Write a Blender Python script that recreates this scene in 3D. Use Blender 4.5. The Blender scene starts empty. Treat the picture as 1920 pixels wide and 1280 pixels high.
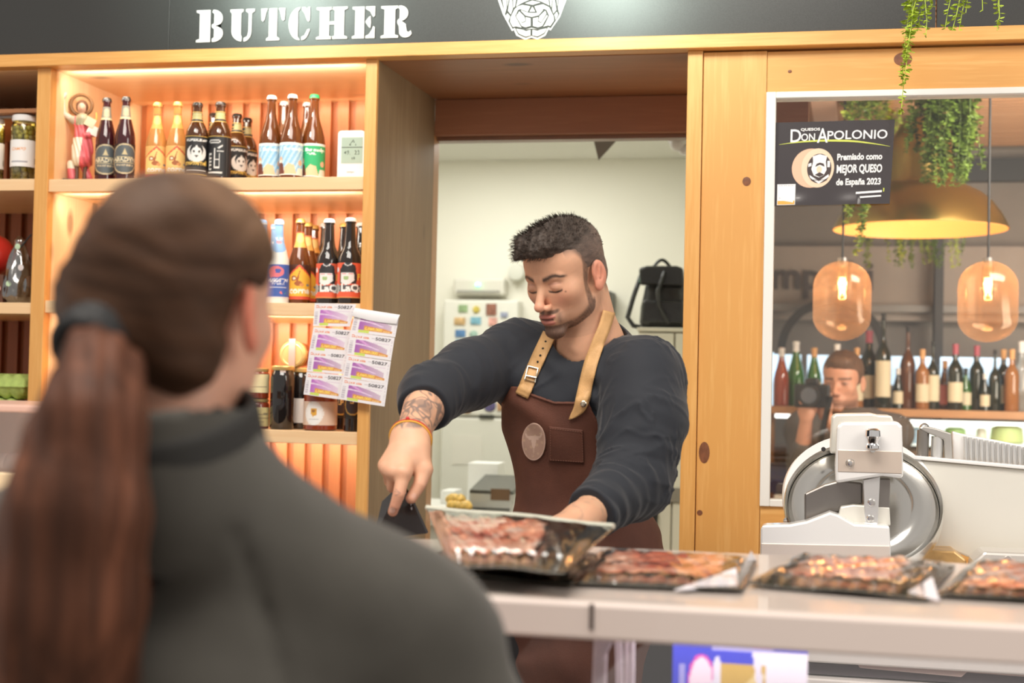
import bpy, bmesh, math, random
import numpy as np
from mathutils import Vector, Matrix
random.seed(7)
rng = np.random.default_rng(7)
PI = math.pi
scene = bpy.context.scene
COL = scene.collection

# ------------------------------------------------------------------ camera
EYE = Vector((0.0, 0.0, 1.55))
YAW, PITCH, ROLL = (math.radians(a) for a in (11.916, 1.584, 1.227))
FPX = 2667.0
FWD = Vector((-math.sin(YAW)*math.cos(PITCH), math.cos(YAW)*math.cos(PITCH), math.sin(PITCH)))
_r = Vector((math.cos(YAW), math.sin(YAW), 0)); _u = _r.cross(FWD)
RGT = _r*math.cos(ROLL) + _u*math.sin(ROLL)
UPV = _u*math.cos(ROLL) - _r*math.sin(ROLL)
cam_data = bpy.data.cameras.new('camera')
cam = bpy.data.objects.new('camera', cam_data); COL.objects.link(cam)
cam.matrix_world = Matrix(((RGT.x, UPV.x, -FWD.x, EYE.x), (RGT.y, UPV.y, -FWD.y, EYE.y), (RGT.z, UPV.z, -FWD.z, EYE.z), (0, 0, 0, 1)))
cam_data.sensor_width = 36.0
cam_data.lens = FPX/1920*36.0
cam_data.dof.use_dof = True
cam_data.dof.focus_distance = 3.1
cam_data.dof.aperture_fstop = 3.2
cam_data.clip_start = 0.02
scene.camera = cam

# ------------------------------------------------------------------ world, view
w = bpy.data.worlds.new('world'); scene.world = w; w.use_nodes = True
w.node_tree.nodes['Background'].inputs[0].default_value = (1.0, 0.93, 0.86, 1)
w.node_tree.nodes['Background'].inputs[1].default_value = 0.42
scene.view_settings.view_transform = 'Standard'
scene.view_settings.look = 'None'
scene.view_settings.exposure = 0.47
scene.view_settings.gamma = 1.0
scene.view_settings.use_curve_mapping = False

def area_light(name, loc, target, size, power, color, size_y=None, spread=None):
    l = bpy.data.lights.new(name, 'AREA'); l.energy = power; l.color = color; l.size = size
    if size_y: l.shape = 'RECTANGLE'; l.size_y = size_y
    if spread: l.spread = spread
    o = bpy.data.objects.new(name, l); COL.objects.link(o)
    o.location = loc
    o.rotation_euler = (Vector(target)-Vector(loc)).to_track_quat('-Z', 'Y').to_euler()
    return o

def ray(px, py):
    d = FWD + RGT*((px-960)/FPX) - UPV*((py-640)/FPX)
    return d
def P(px, py, Y):
    d = ray(px, py); return EYE + d*(Y/d.y)
def PZ(px, py, Z):
    d = ray(px, py); return EYE + d*((Z-EYE.z)/d.z)

D = 3.6           # front plane of the wooden stall wall
# market hall ceiling lighting (front of the stall), the back room light, and added fill behind the pane
area_light('hall_light', (-0.9, 0.9, 4.0), (-0.6, 3.6, 1.3), 2.2, 76, (1.0, 0.93, 0.84), 1.2)
area_light('hall_light_side', (2.0, 1.2, 2.9), (0.2, 3.4, 1.2), 1.2, 22, (1.0, 0.94, 0.86))
for px in (560, 1150):
    q = P(px, 2, D)
    area_light('fascia_spot', (q.x+q.x/3.57*0.8, 2.77, 2.80), (q.x, 3.6, 2.78), 0.16, 2.4, (0.82, 1.0, 0.88), spread=1.5)
area_light('back_room_light', (-1.25, 5.2, 2.5), (-1.25, 5.3, 0), 0.9, 15, (1.0, 0.99, 0.93), 1.2)
area_light('reflection_fill', (1.0, 4.4, 2.6), (0.7, 6.1, 1.3), 0.9, 60, (1.0, 0.90, 0.80))  # added lamp for the reflected hall that is built behind the pane

# ------------------------------------------------------------------ materials
MATS = {}
def new_mat(name):
    m = bpy.data.materials.new(name); m.use_nodes = True
    return m, m.node_tree, m.node_tree.nodes['Principled BSDF']
def mat(name, color, rough=0.5, metal=0.0, trans=0.0, emit=None, estr=0.0, vary=0.0, vscale=8.0, bump=0.0, bscale=60.0, coat=0.0, ior=1.45, sheen=0.0, sss=0.0, alpha=1.0, stretch=(1, 1, 1)):
    if name in MATS: return MATS[name]
    m, nt, b = new_mat(name)
    b.inputs['Base Color'].default_value = (*color, 1); b.inputs['Roughness'].default_value = rough
    b.inputs['Metallic'].default_value = metal; b.inputs['Transmission Weight'].default_value = trans
    b.inputs['IOR'].default_value = ior; b.inputs['Coat Weight'].default_value = coat
    b.inputs['Sheen Weight'].default_value = sheen; b.inputs['Alpha'].default_value = alpha
    if sss: b.inputs['Subsurface Weight'].default_value = sss; b.inputs['Subsurface Radius'].default_value = (0.02, 0.008, 0.004)
    if emit: b.inputs['Emission Color'].default_value = (*emit, 1); b.inputs['Emission Strength'].default_value = estr
    if vary or bump:
        tc = nt.nodes.new('ShaderNodeTexCoord'); mp = nt.nodes.new('ShaderNodeMapping'); mp.inputs['Scale'].default_value = stretch
        nt.links.new(tc.outputs['Object'], mp.inputs[0])
    if vary:
        n = nt.nodes.new('ShaderNodeTexNoise'); n.inputs['Scale'].default_value = vscale; n.inputs['Detail'].default_value = 5
        r = nt.nodes.new('ShaderNodeValToRGB')
        r.color_ramp.elements[0].color = (*[max(0, c*(1-vary)) for c in color], 1); r.color_ramp.elements[0].position = 0.3
        r.color_ramp.elements[1].color = (*[min(1, c*(1+vary)) for c in color], 1); r.color_ramp.elements[1].position = 0.7
        nt.links.new(mp.outputs[0], n.inputs[0]); nt.links.new(n.outputs[0], r.inputs[0]); nt.links.new(r.outputs[0], b.inputs['Base Color'])
    if bump:
        n = nt.nodes.new('ShaderNodeTexNoise'); n.inputs['Scale'].default_value = bscale; n.inputs['Detail'].default_value = 3
        bp = nt.nodes.new('ShaderNodeBump'); bp.inputs['Strength'].default_value = bump; bp.inputs['Distance'].default_value = 0.01
        nt.links.new(mp.outputs[0], n.inputs[0]); nt.links.new(n.outputs[0], bp.inputs['Height']); nt.links.new(bp.outputs[0], b.inputs['Normal'])
    MATS[name] = m; return m
def vmat(name, rough=0.6, sss=0.0, coat=0.0, bump=0.0, bscale=200.0, sheen=0.0, metal=0.0, attr='Col', spec=.5):
    """colour read from the mesh's own colour attribute (print, skin tones ...)"""
    if name in MATS: return MATS[name]
    m, nt, b = new_mat(name)
    a = nt.nodes.new('ShaderNodeAttribute'); a.attribute_name = attr
    nt.links.new(a.outputs['Color'], b.inputs['Base Color'])
    b.inputs['Roughness'].default_value = rough; b.inputs['Coat Weight'].default_value = coat; b.inputs['Sheen Weight'].default_value = sheen
    b.inputs['Metallic'].default_value = metal; b.inputs['Specular IOR Level'].default_value = spec
    if sss: b.inputs['Subsurface Weight'].default_value = sss; b.inputs['Subsurface Radius'].default_value = (1, 0.35, 0.2); b.inputs['Subsurface Scale'].default_value = 0.004
    if bump:
        tc = nt.nodes.new('ShaderNodeTexCoord'); n = nt.nodes.new('ShaderNodeTexNoise'); n.inputs['Scale'].default_value = bscale
        bp = nt.nodes.new('ShaderNodeBump'); bp.inputs['Strength'].default_value = bump; bp.inputs['Distance'].default_value = 0.004
        nt.links.new(tc.outputs['Object'], n.inputs[0]); nt.links.new(n.outputs[0], bp.inputs['Height']); nt.links.new(bp.outputs[0], b.inputs['Normal'])
    MATS[name] = m; return m
def wood(name, dark, light, axis='x', rough=0.38, scale=1.0, knots=True, coat=0.15):
    """planed pine: long stretched grain along one axis, darker late-wood lines and sparse oval knots"""
    if name in MATS: return MATS[name]
    m, nt, b = new_mat(name)
    N, L = nt.nodes, nt.links
    tc = N.new('ShaderNodeTexCoord'); mp = N.new('ShaderNodeMapping')
    s = [16*scale]*3; s['xyz'.index(axis)] = 0.9*scale
    mp.inputs['Scale'].default_value = s; L.new(tc.outputs['Object'], mp.inputs[0])
    n1 = N.new('ShaderNodeTexNoise'); n1.inputs['Scale'].default_value = 1.0; n1.inputs['Detail'].default_value = 6; n1.inputs['Distortion'].default_value = 0.5
    L.new(mp.outputs[0], n1.inputs[0])
    n2 = N.new('ShaderNodeTexNoise'); n2.inputs['Scale'].default_value = 9.0; n2.inputs['Detail'].default_value = 3
    L.new(mp.outputs[0], n2.inputs[0])
    mx = N.new('ShaderNodeMath'); mx.operation = 'MULTIPLY_ADD'; mx.inputs[1].default_value = 0.35; L.new(n2.outputs[0], mx.inputs[0])
    m2 = N.new('ShaderNodeMath'); m2.operation = 'MULTIPLY'; m2.inputs[1].default_value = 0.42; L.new(n1.outputs[0], m2.inputs[0]); L.new(m2.outputs[0], mx.inputs[2])
    r = N.new('ShaderNodeValToRGB'); r.color_ramp.elements[0].position = 0.36; r.color_ramp.elements[1].position = 0.66
    r.color_ramp.elements[0].color = (*dark, 1); r.color_ramp.elements[1].color = (*light, 1)
    L.new(mx.outputs[0], r.inputs[0])
    out = r.outputs[0]
    if knots:
        mp2 = N.new('ShaderNodeMapping'); s2 = [5.5*scale]*3; s2['xyz'.index(axis)] = 2.6*scale; mp2.inputs['Scale'].default_value = s2
        L.new(tc.outputs['Object'], mp2.inputs[0])
        v = N.new('ShaderNodeTexVoronoi'); v.inputs['Scale'].default_value = 1.0; L.new(mp2.outputs[0], v.inputs[0])
        r2 = N.new('ShaderNodeValToRGB'); r2.color_ramp.elements[0].position = 0.06; r2.color_ramp.elements[1].position = 0.13
        r2.color_ramp.elements[0].color = (1, 1, 1, 1); r2.color_ramp.elements[1].color = (0, 0, 0, 1)
        L.new(v.outputs['Distance'], r2.inputs[0])
        mixn = N.new('ShaderNodeMix'); mixn.data_type = 'RGBA'; L.new(r2.outputs[0], mixn.inputs[0]); L.new(out, mixn.inputs[6])
        mixn.inputs[7].default_value = (*[c*0.45 for c in dark], 1); out = mixn.outputs[2]
    L.new(out, b.inputs['Base Color']); b.inputs['Roughness'].default_value = rough; b.inputs['Coat Weight'].default_value = coat; b.inputs['Coat Roughness'].default_value = 0.25
    bp = N.new('ShaderNodeBump'); bp.inputs['Strength'].default_value = 0.15; bp.inputs['Distance'].default_value = 0.003
    L.new(mx.outputs[0], bp.inputs['Height']); L.new(bp.outputs[0], b.inputs['Normal'])
    MATS[name] = m; return m

# ------------------------------------------------------------------ objects
ORG = {}
def tag(o, label=None, cat=None, group=None, kind=None):
    if label: o['label'] = label
    if cat: o['category'] = cat
    if group: o['group'] = group
    if kind: o['kind'] = kind
    return o
def empty(name, loc, label=None, cat=None, group=None, kind=None):
    o = bpy.data.objects.new(name, None); COL.objects.link(o); o.location = loc; o.empty_display_size = 0.05
    ORG[o.name] = Vector(loc); return tag(o, label, cat, group, kind)
def mesh(name, V, F, m=None, parent=None, smooth=False, cols=None, local=False, bev=0.0, mats=None, fm=None):
    """one mesh object; V in world space unless local (then in the space of its thing)"""
    V = np.asarray([tuple(v) for v in V] if not isinstance(V, np.ndarray) else V, dtype=np.float64)
    org = ORG.get(parent.name, Vector()) if parent else Vector()
    if not local: V = V - np.array(org)
    me = bpy.data.meshes.new(name)
    me.from_pydata(V.tolist() if len(V) < 50000 else V, [], F.tolist() if isinstance(F, np.ndarray) else F)
    me.validate(); me.update()
    if smooth: me.shade_smooth()
    if cols is not None:
        ca = me.color_attributes.new('Col', 'FLOAT_COLOR', 'POINT')
        c4 = np.ones((len(V), 4), dtype=np.float32); c4[:, :3] = cols; ca.data.foreach_set('color', c4.ravel())
    if mats:
        for x in mats: me.materials.append(x)
        me.polygons.foreach_set('material_index', np.asarray(fm, dtype=np.int32))
    elif m: me.materials.append(m)
    o = bpy.data.objects.new(name, me); COL.objects.link(o)
    if parent: o.parent = parent; ORG[o.name] = org
    else: ORG[o.name] = Vector()
    if bev:
        md = o.modifiers.new('bevel', 'BEVEL'); md.width = bev; md.segments = 2; md.limit_method = 'ANGLE'; md.angle_limit = 0.7
    return o
class MB:
    def __init__(s): s.V = []; s.F = []; s.M = []; s.mi = 0
    def add(s, V, F):
        n = len(s.V); s.V += [tuple(v) for v in V]; s.F += [[i+n for i in f] for f in F]; s.M += [s.mi]*len(F); return s
    def box(s, x0, x1, y0, y1, z0, z1):
        V = [(x, y, z) for x in (x0, x1) for y in (y0, y1) for z in (z0, z1)]
        return s.add(V, [[0, 1, 3, 2], [4, 6, 7, 5], [0, 4, 5, 1], [2, 3, 7, 6], [0, 2, 6, 4], [1, 5, 7, 3]])
    def obox(s, c, ax, ay, az):
        c = Vector(c); V = [c+Vector(ax)*i+Vector(ay)*j+Vector(az)*k for i in (-1, 1) for j in (-1, 1) for k in (-1, 1)]
        return s.add(V, [[0, 1, 3, 2], [4, 6, 7, 5], [0, 4, 5, 1], [2, 3, 7, 6], [0, 2, 6, 4], [1, 5, 7, 3]])
    def prism(s, poly, d0, d1, axis='y', frame=None):
        """extrude a 2-D polygon; axis y: poly is (x,z)"""
        n = len(poly)
        def pt(a, b, t):
            if frame: return frame(a, b, t)
            return {'y': (a, t, b), 'x': (t, a, b), 'z': (a, b, t)}[axis]
        V = [pt(a, b, d0) for a, b in poly]+[pt(a, b, d1) for a, b in poly]
        F = [list(range(n))[::-1], [i+n for i in range(n)]]+[[i, (i+1) % n, (i+1) % n+n, i+n] for i in range(n)]
        return s.add(V, F)
    def lathe(s, prof, c=(0, 0, 0), seg=24, axis='z', cap=True, arc=(0, 2*PI)):
        c = Vector(c); n = len(prof); V = []; full = abs(arc[1]-arc[0]-2*PI) < 1e-6
        cnt = seg if full else seg+1
        for j in range(cnt):
            a = arc[0]+(arc[1]-arc[0])*j/seg; ca, sa = math.cos(a), math.sin(a)
            for r, h in prof:
                p = (r*ca, r*sa, h) if axis == 'z' else ((r*ca, h, r*sa) if axis == 'y' else (h, r*ca, r*sa))
                V.append((p[0]+c.x, p[1]+c.y, p[2]+c.z))
        F = [[j*n+i, ((j+1) % cnt)*n+i, ((j+1) % cnt)*n+i+1, j*n+i+1] for j in range(seg) for i in range(n-1)]
        if cap and full:
            if prof[0][0] > 1e-6: F.append([j*n for j in range(cnt)][::-1])
            if prof[-1][0] > 1e-6: F.append([j*n+n-1 for j in range(cnt)])
        return s.add(V, F)
    def tube(s, pts, r, seg=8, cap=True):
        pts = [Vector(p) for p in pts]; n = len(pts); V = []
        rs = r if isinstance(r, (list, tuple)) else [r]*n
        t = (pts[1]-pts[0]).normalized(); u = t.orthogonal().normalized()
        for i, p in enumerate(pts):
            t = (pts[min(i+1, n-1)]-pts[max(i-1, 0)]).normalized()
            u = (u-t*u.dot(t)).normalized(); v = t.cross(u)
            for k in range(seg):
                a = 2*PI*k/seg; V.append(p+(u*math.cos(a)+v*math.sin(a))*rs[i])
        F = [[i*seg+k, i*seg+(k+1) % seg, (i+1)*seg+(k+1) % seg, (i+1)*seg+k] for i in range(n-1) for k in range(seg)]
        if cap: F += [list(range(seg))[::-1], [(n-1)*seg+k for k in range(seg)]]
        return s.add(V, F)
    def ball(s, c, r, seg=12, rings=8, sc=(1, 1, 1)):
        V = []; F = []
        for i in range(rings+1):
            t = PI*i/rings
            for k in range(seg):
                a = 2*PI*k/seg; V.append((c[0]+r*sc[0]*math.sin(t)*math.cos(a), c[1]+r*sc[1]*math.sin(t)*math.sin(a), c[2]+r*sc[2]*math.cos(t)))
        for i in range(rings):
            for k in range(seg): F.append([i*seg+k, (i+1)*seg+k, (i+1)*seg+(k+1) % seg, i*seg+(k+1) % seg])
        return s.add(V, F)
    def build(s, name, m=None, parent=None, smooth=False, bev=0.0, local=False, mats=None):
        o = mesh(name, s.V, s.F, m, parent, smooth, local=local, bev=bev, mats=mats, fm=s.M if mats else None)
        if smooth: smooth_by_angle(o)
        return o
def smooth_by_angle(o, ang=0.7):
    me = o.data; me.shade_smooth()
    bm = bmesh.new(); bm.from_mesh(me); bmesh.ops.remove_doubles(bm, verts=bm.verts, dist=1e-6)
    bmesh.ops.recalc_face_normals(bm, faces=bm.faces)
    for e in bm.edges:
        if len(e.link_faces) == 2 and e.calc_face_angle(0) > ang: e.smooth = False
    bm.to_mesh(me); bm.free()
def copy_tree(o, parent=None):
    c = o.copy(); COL.objects.link(c)
    if parent: c.parent = parent
    for ch in o.children: copy_tree(ch, c)
    return c
def structure(o): o['kind'] = 'structure'; return o

# text as flat triangles from Blender's built-in font
_tx = {}
def text_tris(s, size=1.0, bold=0.0, sx=1.0, align='LEFT', shear=0.0, res=3):
    key = (s, bold, align, shear)
    if key not in _tx:
        cu = bpy.data.curves.new('t', 'FONT'); cu.body = s; cu.size = 1.0; cu.align_x = align; cu.offset = bold; cu.resolution_u = res; cu.shear = shear
        ob = bpy.data.objects.new('t', cu); COL.objects.link(ob)
        me = ob.to_mesh(); me.calc_loop_triangles()
        V = np.array([v.co[:2] for v in me.vertices]).reshape(-1, 2); F = [list(t.vertices) for t in me.loop_triangles]
        ob.to_mesh_clear(); bpy.data.objects.remove(ob); bpy.data.curves.remove(cu)
        _tx[key] = (V, F)
    V, F = _tx[key]
    V = V*size; 
    if len(V): V = V*np.array([sx, 1.0])
    return V, F

class Canvas:
    """small colour grid painted with polygons, used as a print on a real label surface"""
    def __init__(s, w, h, bg): s.w, s.h = w, h; s.a = np.ones((h, w, 3))*np.array(bg); s.yy, s.xx = np.mgrid[0:h, 0:w]; s.u = (s.xx+0.5)/w; s.v = 1-(s.yy+0.5)/h
    def rect(s, x0, y0, x1, y1, c): s.a[(s.u >= x0) & (s.u <= x1) & (s.v >= y0) & (s.v <= y1)] = c; return s
    def ell(s, cx, cy, rx, ry, c): s.a[((s.u-cx)/rx)**2+((s.v-cy)/ry)**2 <= 1] = c; return s
    def poly(s, pts, c):
        ins = np.zeros(s.u.shape, bool); n = len(pts)
        for i in range(n):
            x1, y1 = pts[i]; x2, y2 = pts[(i+1) % n]
            if y1 == y2: continue
            cond = ((s.v >= min(y1, y2)) & (s.v < max(y1, y2))); xi = x1+(s.v-y1)*(x2-x1)/(y2-y1)
            ins ^= cond & (s.u < xi)
        s.a[ins] = c; return s
    def text(s, t, x, y, h, c, asp=1.0, bold=0.02, align='CENTER', sx=1.0):
        V, F = text_tris(t, h, bold, 1.0, align)
        if not len(V): return s
        V = V*np.array([sx/asp, 1.0])+np.array([x, y])
        for f in F:
            A, B, C = V[f[0]], V[f[1]], V[f[2]]
            x0, x1 = min(A[0], B[0], C[0]), max(A[0], B[0], C[0]); y0, y1 = min(A[1], B[1], C[1]), max(A[1], B[1], C[1])
            i0, i1 = max(0, int(x0*s.w)-1), min(s.w, int(x1*s.w)+2); j0, j1 = max(0, int((1-y1)*s.h)-1), min(s.h, int((1-y0)*s.h)+2)
            if i0 >= i1 or j0 >= j1: continue
            u = s.u[j0:j1, i0:i1]; v = s.v[j0:j1, i0:i1]
            def e(p, q): return (q[0]-p[0])*(v-p[1])-(q[1]-p[1])*(u-p[0])
            a, b, d = e(A, B), e(B, C), e(C, A)
            k = ((a >= -1e-9) & (b >= -1e-9) & (d >= -1e-9)) | ((a <= 1e-9) & (b <= 1e-9) & (d <= 1e-9))
            s.a[j0:j1, i0:i1][k] = c
        return s
def grid_mesh(name, fn, nu, nv, canvas=None, m=None, parent=None, local=False, smooth=True, flip=False):
    """fn(u, v) -> point arrays; colours sampled from the canvas"""
    U, Vv = np.meshgrid(np.linspace(0, 1, nu+1), np.linspace(0, 1, nv+1))
    pts = np.stack(fn(U.ravel(), Vv.ravel()), 1)
    idx = np.arange((nu+1)*(nv+1)).reshape(nv+1, nu+1)
    F = np.stack([idx[:-1, :-1], idx[:-1, 1:], idx[1:, 1:], idx[1:, :-1]], -1).reshape(-1, 4)
    if flip: F = F[:, ::-1]
    cols = None
    if canvas is not None:
        ix = np.clip((U.ravel()*canvas.w-0.5).round().astype(int), 0, canvas.w-1); iy = np.clip(((1-Vv.ravel())*canvas.h-0.5).round().astype(int), 0, canvas.h-1)
        cols = canvas.a[iy, ix]
    return mesh(name, pts, F, m, parent, smooth, cols, local)

PINE = ((0.72, 0.36, 0.10), (0.92, 0.56, 0.205))
pine_x = wood('pine_along_x', *PINE, 'x'); pine_z = wood('pine_along_z', *PINE, 'z'); pine_y = wood('pine_along_y', *PINE, 'y')
pine_pl = wood('pine_pale_x', (0.86, 0.58, 0.32), (0.96, 0.75, 0.47), 'x')
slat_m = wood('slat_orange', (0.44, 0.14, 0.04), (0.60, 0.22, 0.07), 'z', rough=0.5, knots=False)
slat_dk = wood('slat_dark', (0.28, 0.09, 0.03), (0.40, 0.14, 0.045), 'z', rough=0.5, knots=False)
oak_grey = wood('oak_grey', (0.22, 0.145, 0.075), (0.34, 0.245, 0.14), 'z', rough=0.55, coat=0.0)
brown_x = wood('brown_soffit', (0.33, 0.14, 0.055), (0.46, 0.21, 0.09), 'x', rough=0.45)
red_x = wood('red_lintel', (0.36, 0.15, 0.07), (0.48, 0.23, 0.11), 'x', rough=0.45)
white_paint = mat('white_paint', (0.83, 0.82, 0.78), 0.5)
wall_cream = mat('wall_cream', (0.80, 0.78, 0.68), 0.75, vary=0.02, vscale=2)
black_board = mat('black_board', (0.035, 0.036, 0.035), 0.33, vary=0.15, vscale=400, bump=0.05, bscale=500)
white_lac = mat('white_letter', (0.86, 0.86, 0.84), 0.5)
steel = mat('brushed_steel', (0.72, 0.71, 0.69), 0.22, 1.0)
alu = mat('cast_aluminium', (0.80, 0.80, 0.79), 0.28, 0.75)
led_m = mat('warm_led', (1, 0.8, 0.5), emit=(1.0, 0.62, 0.28), estr=7.0)
# ================================================================== setting
X = lambda px, py=600, Y=D: P(px, py, Y).x
Z = lambda px, py, Y=D: P(px, py, Y).z
def plain(name, x0, x1, y0, y1, z0, z1, m): return structure(MB().box(x0, x1, y0, y1, z0, z1).build(name, m))
floor_m = mat('floor_tiles', (0.42, 0.38, 0.34), 0.35, vary=0.1, vscale=3)
plain('floor', -4.5, 3.5, -1.5, 8.6, -0.06, 0.0, floor_m)
NB = 4.13                                      # back of the niches
xl0, xl1 = X(72, 130), X(97, 130)              # post between the bays
xm0, xm1 = X(687, 115), X(709, 115)            # post left of the doorway
xr0, xr1, xr2 = X(1290, 97), X(1319, 97), X(1437, 180)
z_top = Z(640, 89); z_beam = Z(640, 113)
# front beam with its dark groove
beam = structure(MB().box(-4.3, 2.6, D-0.03, D+0.12, z_beam, z_top).build('trim_1', pine_x, bev=0.002))
# sign fascia: three black boards
sj1, sj2 = X(318, 60, D), X(1755, 40, D)
for i, (a, b) in enumerate(((-4.3, sj1-0.0015), (sj1+0.0015, sj2-0.0015), (sj2+0.0015, 2.6))):
    s = MB().box(a, b, D+0.0-(0.006 if i == 1 else 0), D+0.02, z_top+0.001, z_top+0.62).build('fascia_board', black_board, bev=0.0015)
    tag(s, ['plain black sign board at the top left of the stall', 'black sign board carrying the white BUTCHER lettering', 'black sign board end at the top right behind the hanging plants'][i], 'sign board')
# doorway and right-hand carcass: posts, rail, panel
def part_box(name, m, x0, x1, y0, y1, z0, z1, parent=None, bev=0.0015):
    o = MB().box(x0, x1, y0, y1, z0, z1).build(name, m, parent, bev=bev)
    return o
dr = empty('trim_2', (xr0, D, 0)); structure(dr)
part_box('post', pine_z, xr0, xr1-0.001, D-0.004, D+0.12, 0, z_beam, dr)
part_box('stile', pine_z, xr1+0.0005, xr2, D+0.004, D+0.06, 0, z_beam-0.004, dr)
z_r0, z_w0 = Z(1437, 175), Z(1421, 948)
part_box('rail', pine_x, xr2+0.0008, 2.6, D+0.006, D+0.06, z_r0, z_beam-0.006, dr)
part_box('lower_panel', pine_x, xr2+0.0008, 2.6, D+0.004, D+0.06, 0.0, z_w0, dr)
# knots of the stile and rail: real dark inlays of the boards, slightly sunk round the rim
knot_m = mat('knot', (0.20, 0.075, 0.035), 0.45, vary=0.35, vscale=60)
for px, py, r, sx, sz, yy in ((1400, 340, .0105, 1, 1.1, D+.004), (1316, 848, .018, .75, 1.5, D+.004), (1312, 961, .007, 1, 1, D+.004), (1693, 111, .022, 1, .75, D+.006), (1481, 134, .005, 1, .8, D+.006)):
    q = P(px, py, yy); 
    if py == 848: q.x += 0.006
    o = MB().lathe([(r*1.0, 0.001), (r, -0.0007), (r*.6, -.0012), (0, -0.0012)], (0, 0, 0), 20, 'y').build('knot', knot_m, dr, True, local=True)
    o.location = q-ORG[dr.name]; o.scale = (sx, 1, sz)
# doorway lining
xb = P(815, 230, NB).x
dl = empty('trim_3', (xm1, D, 0)); structure(dl)
F_ = [[0, 1, 2, 3], [4, 7, 6, 5], [0, 4, 5, 1], [1, 5, 6, 2], [2, 6, 7, 3], [3, 7, 4, 0]]
mesh('jamb', [(xm1, D+.01, 0), (xb, NB, 0), (xb-.05, NB, 0), (xm1-.018, D+.01, 0)]+[(xm1, D+.01, z_beam), (xb, NB, z_beam), (xb-.05, NB, z_beam), (xm1-.018, D+.01, z_beam)], F_, oak_grey, dl)
zl0 = P(1000, 251, NB).z
part_box('soffit', brown_x, xm1-.02, xr0, D+.02, NB+.1, z_beam-.002, z_beam+.03, dl)
part_box('lintel', red_x, xb, xr0+.3, NB, NB+.03, zl0, z_beam-.003, dl)
part_box('frame_head', wood('frame_dark', (.22, .10, .05), (.33, .15, .07), 'x'), xb-.02, xr0+.3, NB+.03, NB+.08, zl0-.012, zl0+.05, dl)
part_box('frame_side', wood('frame_or', (.42, .20, .07), (.55, .28, .1), 'z', knots=False), xb-.012, xb+.0, NB+.001, NB+.06, 0, zl0+.01, dl)
part_box('frame_side', wood('frame_or2', (.30, .19, .10), (.42, .28, .15), 'z', knots=False), xb-.03, xb-.013, NB-.03, NB+.0, 0, zl0+.02, dl)
# ------------------------------------------------ shelving: main bay and left bay
def z_at(px, py): return P(px, py, D).z
shelf_z = [(z_at(400, 333), z_at(400, 357)), (z_at(590, 568), z_at(590, 592)), (z_at(560, 807), z_at(560, 831))]
lshelf_z = [(z_at(30, 335), z_at(30, 357)), (z_at(30, 567), z_at(30, 588))]
pine_pz = wood('pine_pale_z', (0.86, 0.58, 0.32), (0.96, 0.75, 0.47), 'z')
sh = empty('display_shelving', (xm0, D, 0), 'tall open pine shelving unit with slatted back and lit shelves left of the doorway', 'shelving')
part_box('post', pine_z, xl0, xl1, D-.004, D+.03, 0, z_beam, sh)
part_box('post', pine_z, xm0, xm1-.0005, D-.004, D+.03, 0, z_beam, sh)
part_box('side_panel', pine_pz, xm0+.002, xm0+.014, D+.03, NB+.02, 0, z_beam, sh, 0)
part_box('side_panel', pine_pz, -3.3, -3.28, D, NB+.02, 0, z_beam, sh, 0)
part_box('side_panel', pine_pz, xl0+.002, xl1-.001, D+.03, NB+.02, 0, z_beam, sh, 0)
part_box('top_board', pine_pl, -3.3, xm0, D+.02, NB+.02, z_beam-.001, z_beam+.03, sh, 0)
for zt, zb in shelf_z: part_box('shelf', pine_pl, xl1, xm0, D+.002, NB+.005, zb, zt, sh)
for zt, zb in lshelf_z: part_box('shelf', pine_pl, -3.28, xl0, D+.002, NB+.005, zb, zt, sh)
zs = z_at(30, 201); part_box('thin_shelf', brown_x, -3.28, xl0, D+.05, NB+.005, zs-.005, zs+.006, sh, 0)
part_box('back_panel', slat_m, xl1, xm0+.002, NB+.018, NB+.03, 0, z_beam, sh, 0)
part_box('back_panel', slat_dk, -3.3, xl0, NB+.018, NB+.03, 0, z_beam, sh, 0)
sm = MB().box(-.0175, .0175, 0, .018, 0, z_beam).build('slat', slat_m, sh, local=True)
pitch = 0.0575; n = int((xm0-xl1)/pitch)
cnt = 0
x = xm0-.012
while x > -3.25:
    if xl0-.03 < x < xl1+.02: x -= pitch; continue
    o = sm if cnt == 0 else sm.copy()
    if cnt: COL.objects.link(o)
    o.location = Vector((x, NB-.001, 0))-ORG[sh.name]
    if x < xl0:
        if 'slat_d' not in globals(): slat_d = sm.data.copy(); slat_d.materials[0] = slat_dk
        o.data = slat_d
    cnt += 1; x -= pitch
# LED wash under each board as bare area lights, plus an added uplight
for zc, a, b, pw in ((z_beam-.004, xl1, xm0, .85), (shelf_z[0][1]-.001, xl1, xm0, .8), (shelf_z[1][1]-.001, xl1, xm0, 1.1), (shelf_z[2][1]-.001, xl1, xm0, 1.1)):
    area_light('shelf_light', ((a+b)/2, NB-.07, zc-.012), ((a+b)/2, NB+.0, zc-.12), b-a-.06, pw, (1.0, .80, .60), .015)
    area_light('shelf_light', ((a+b)/2, D+.05, zc-.012), ((a+b)/2, D+.25, zc-.3), b-a-.06, pw*.8, (1.0, .86, .70), .015)
    area_light('shelf_light', ((a+b)/2, D+.04, zc-.025), ((a+b)/2, D+.30, zc+.05), b-a-.06, pw*1.1, (1.0, .92, .82), .012)  # uplight added to brighten the undersides of the boards
MB().box(-3.2, xl0-.02, D+.09, D+.11, zs-.012, zs-.006).build('light_strip', mat('grey_profile', (.45, .42, .40), .4, .6), sh)
area_light('left_bay_light', (xl0-.6, D+.1, zs-.03), (xl0-.6, D+.3, zs-.5), 1.0, .8, (1.0, .74, .45), .03)
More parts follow.
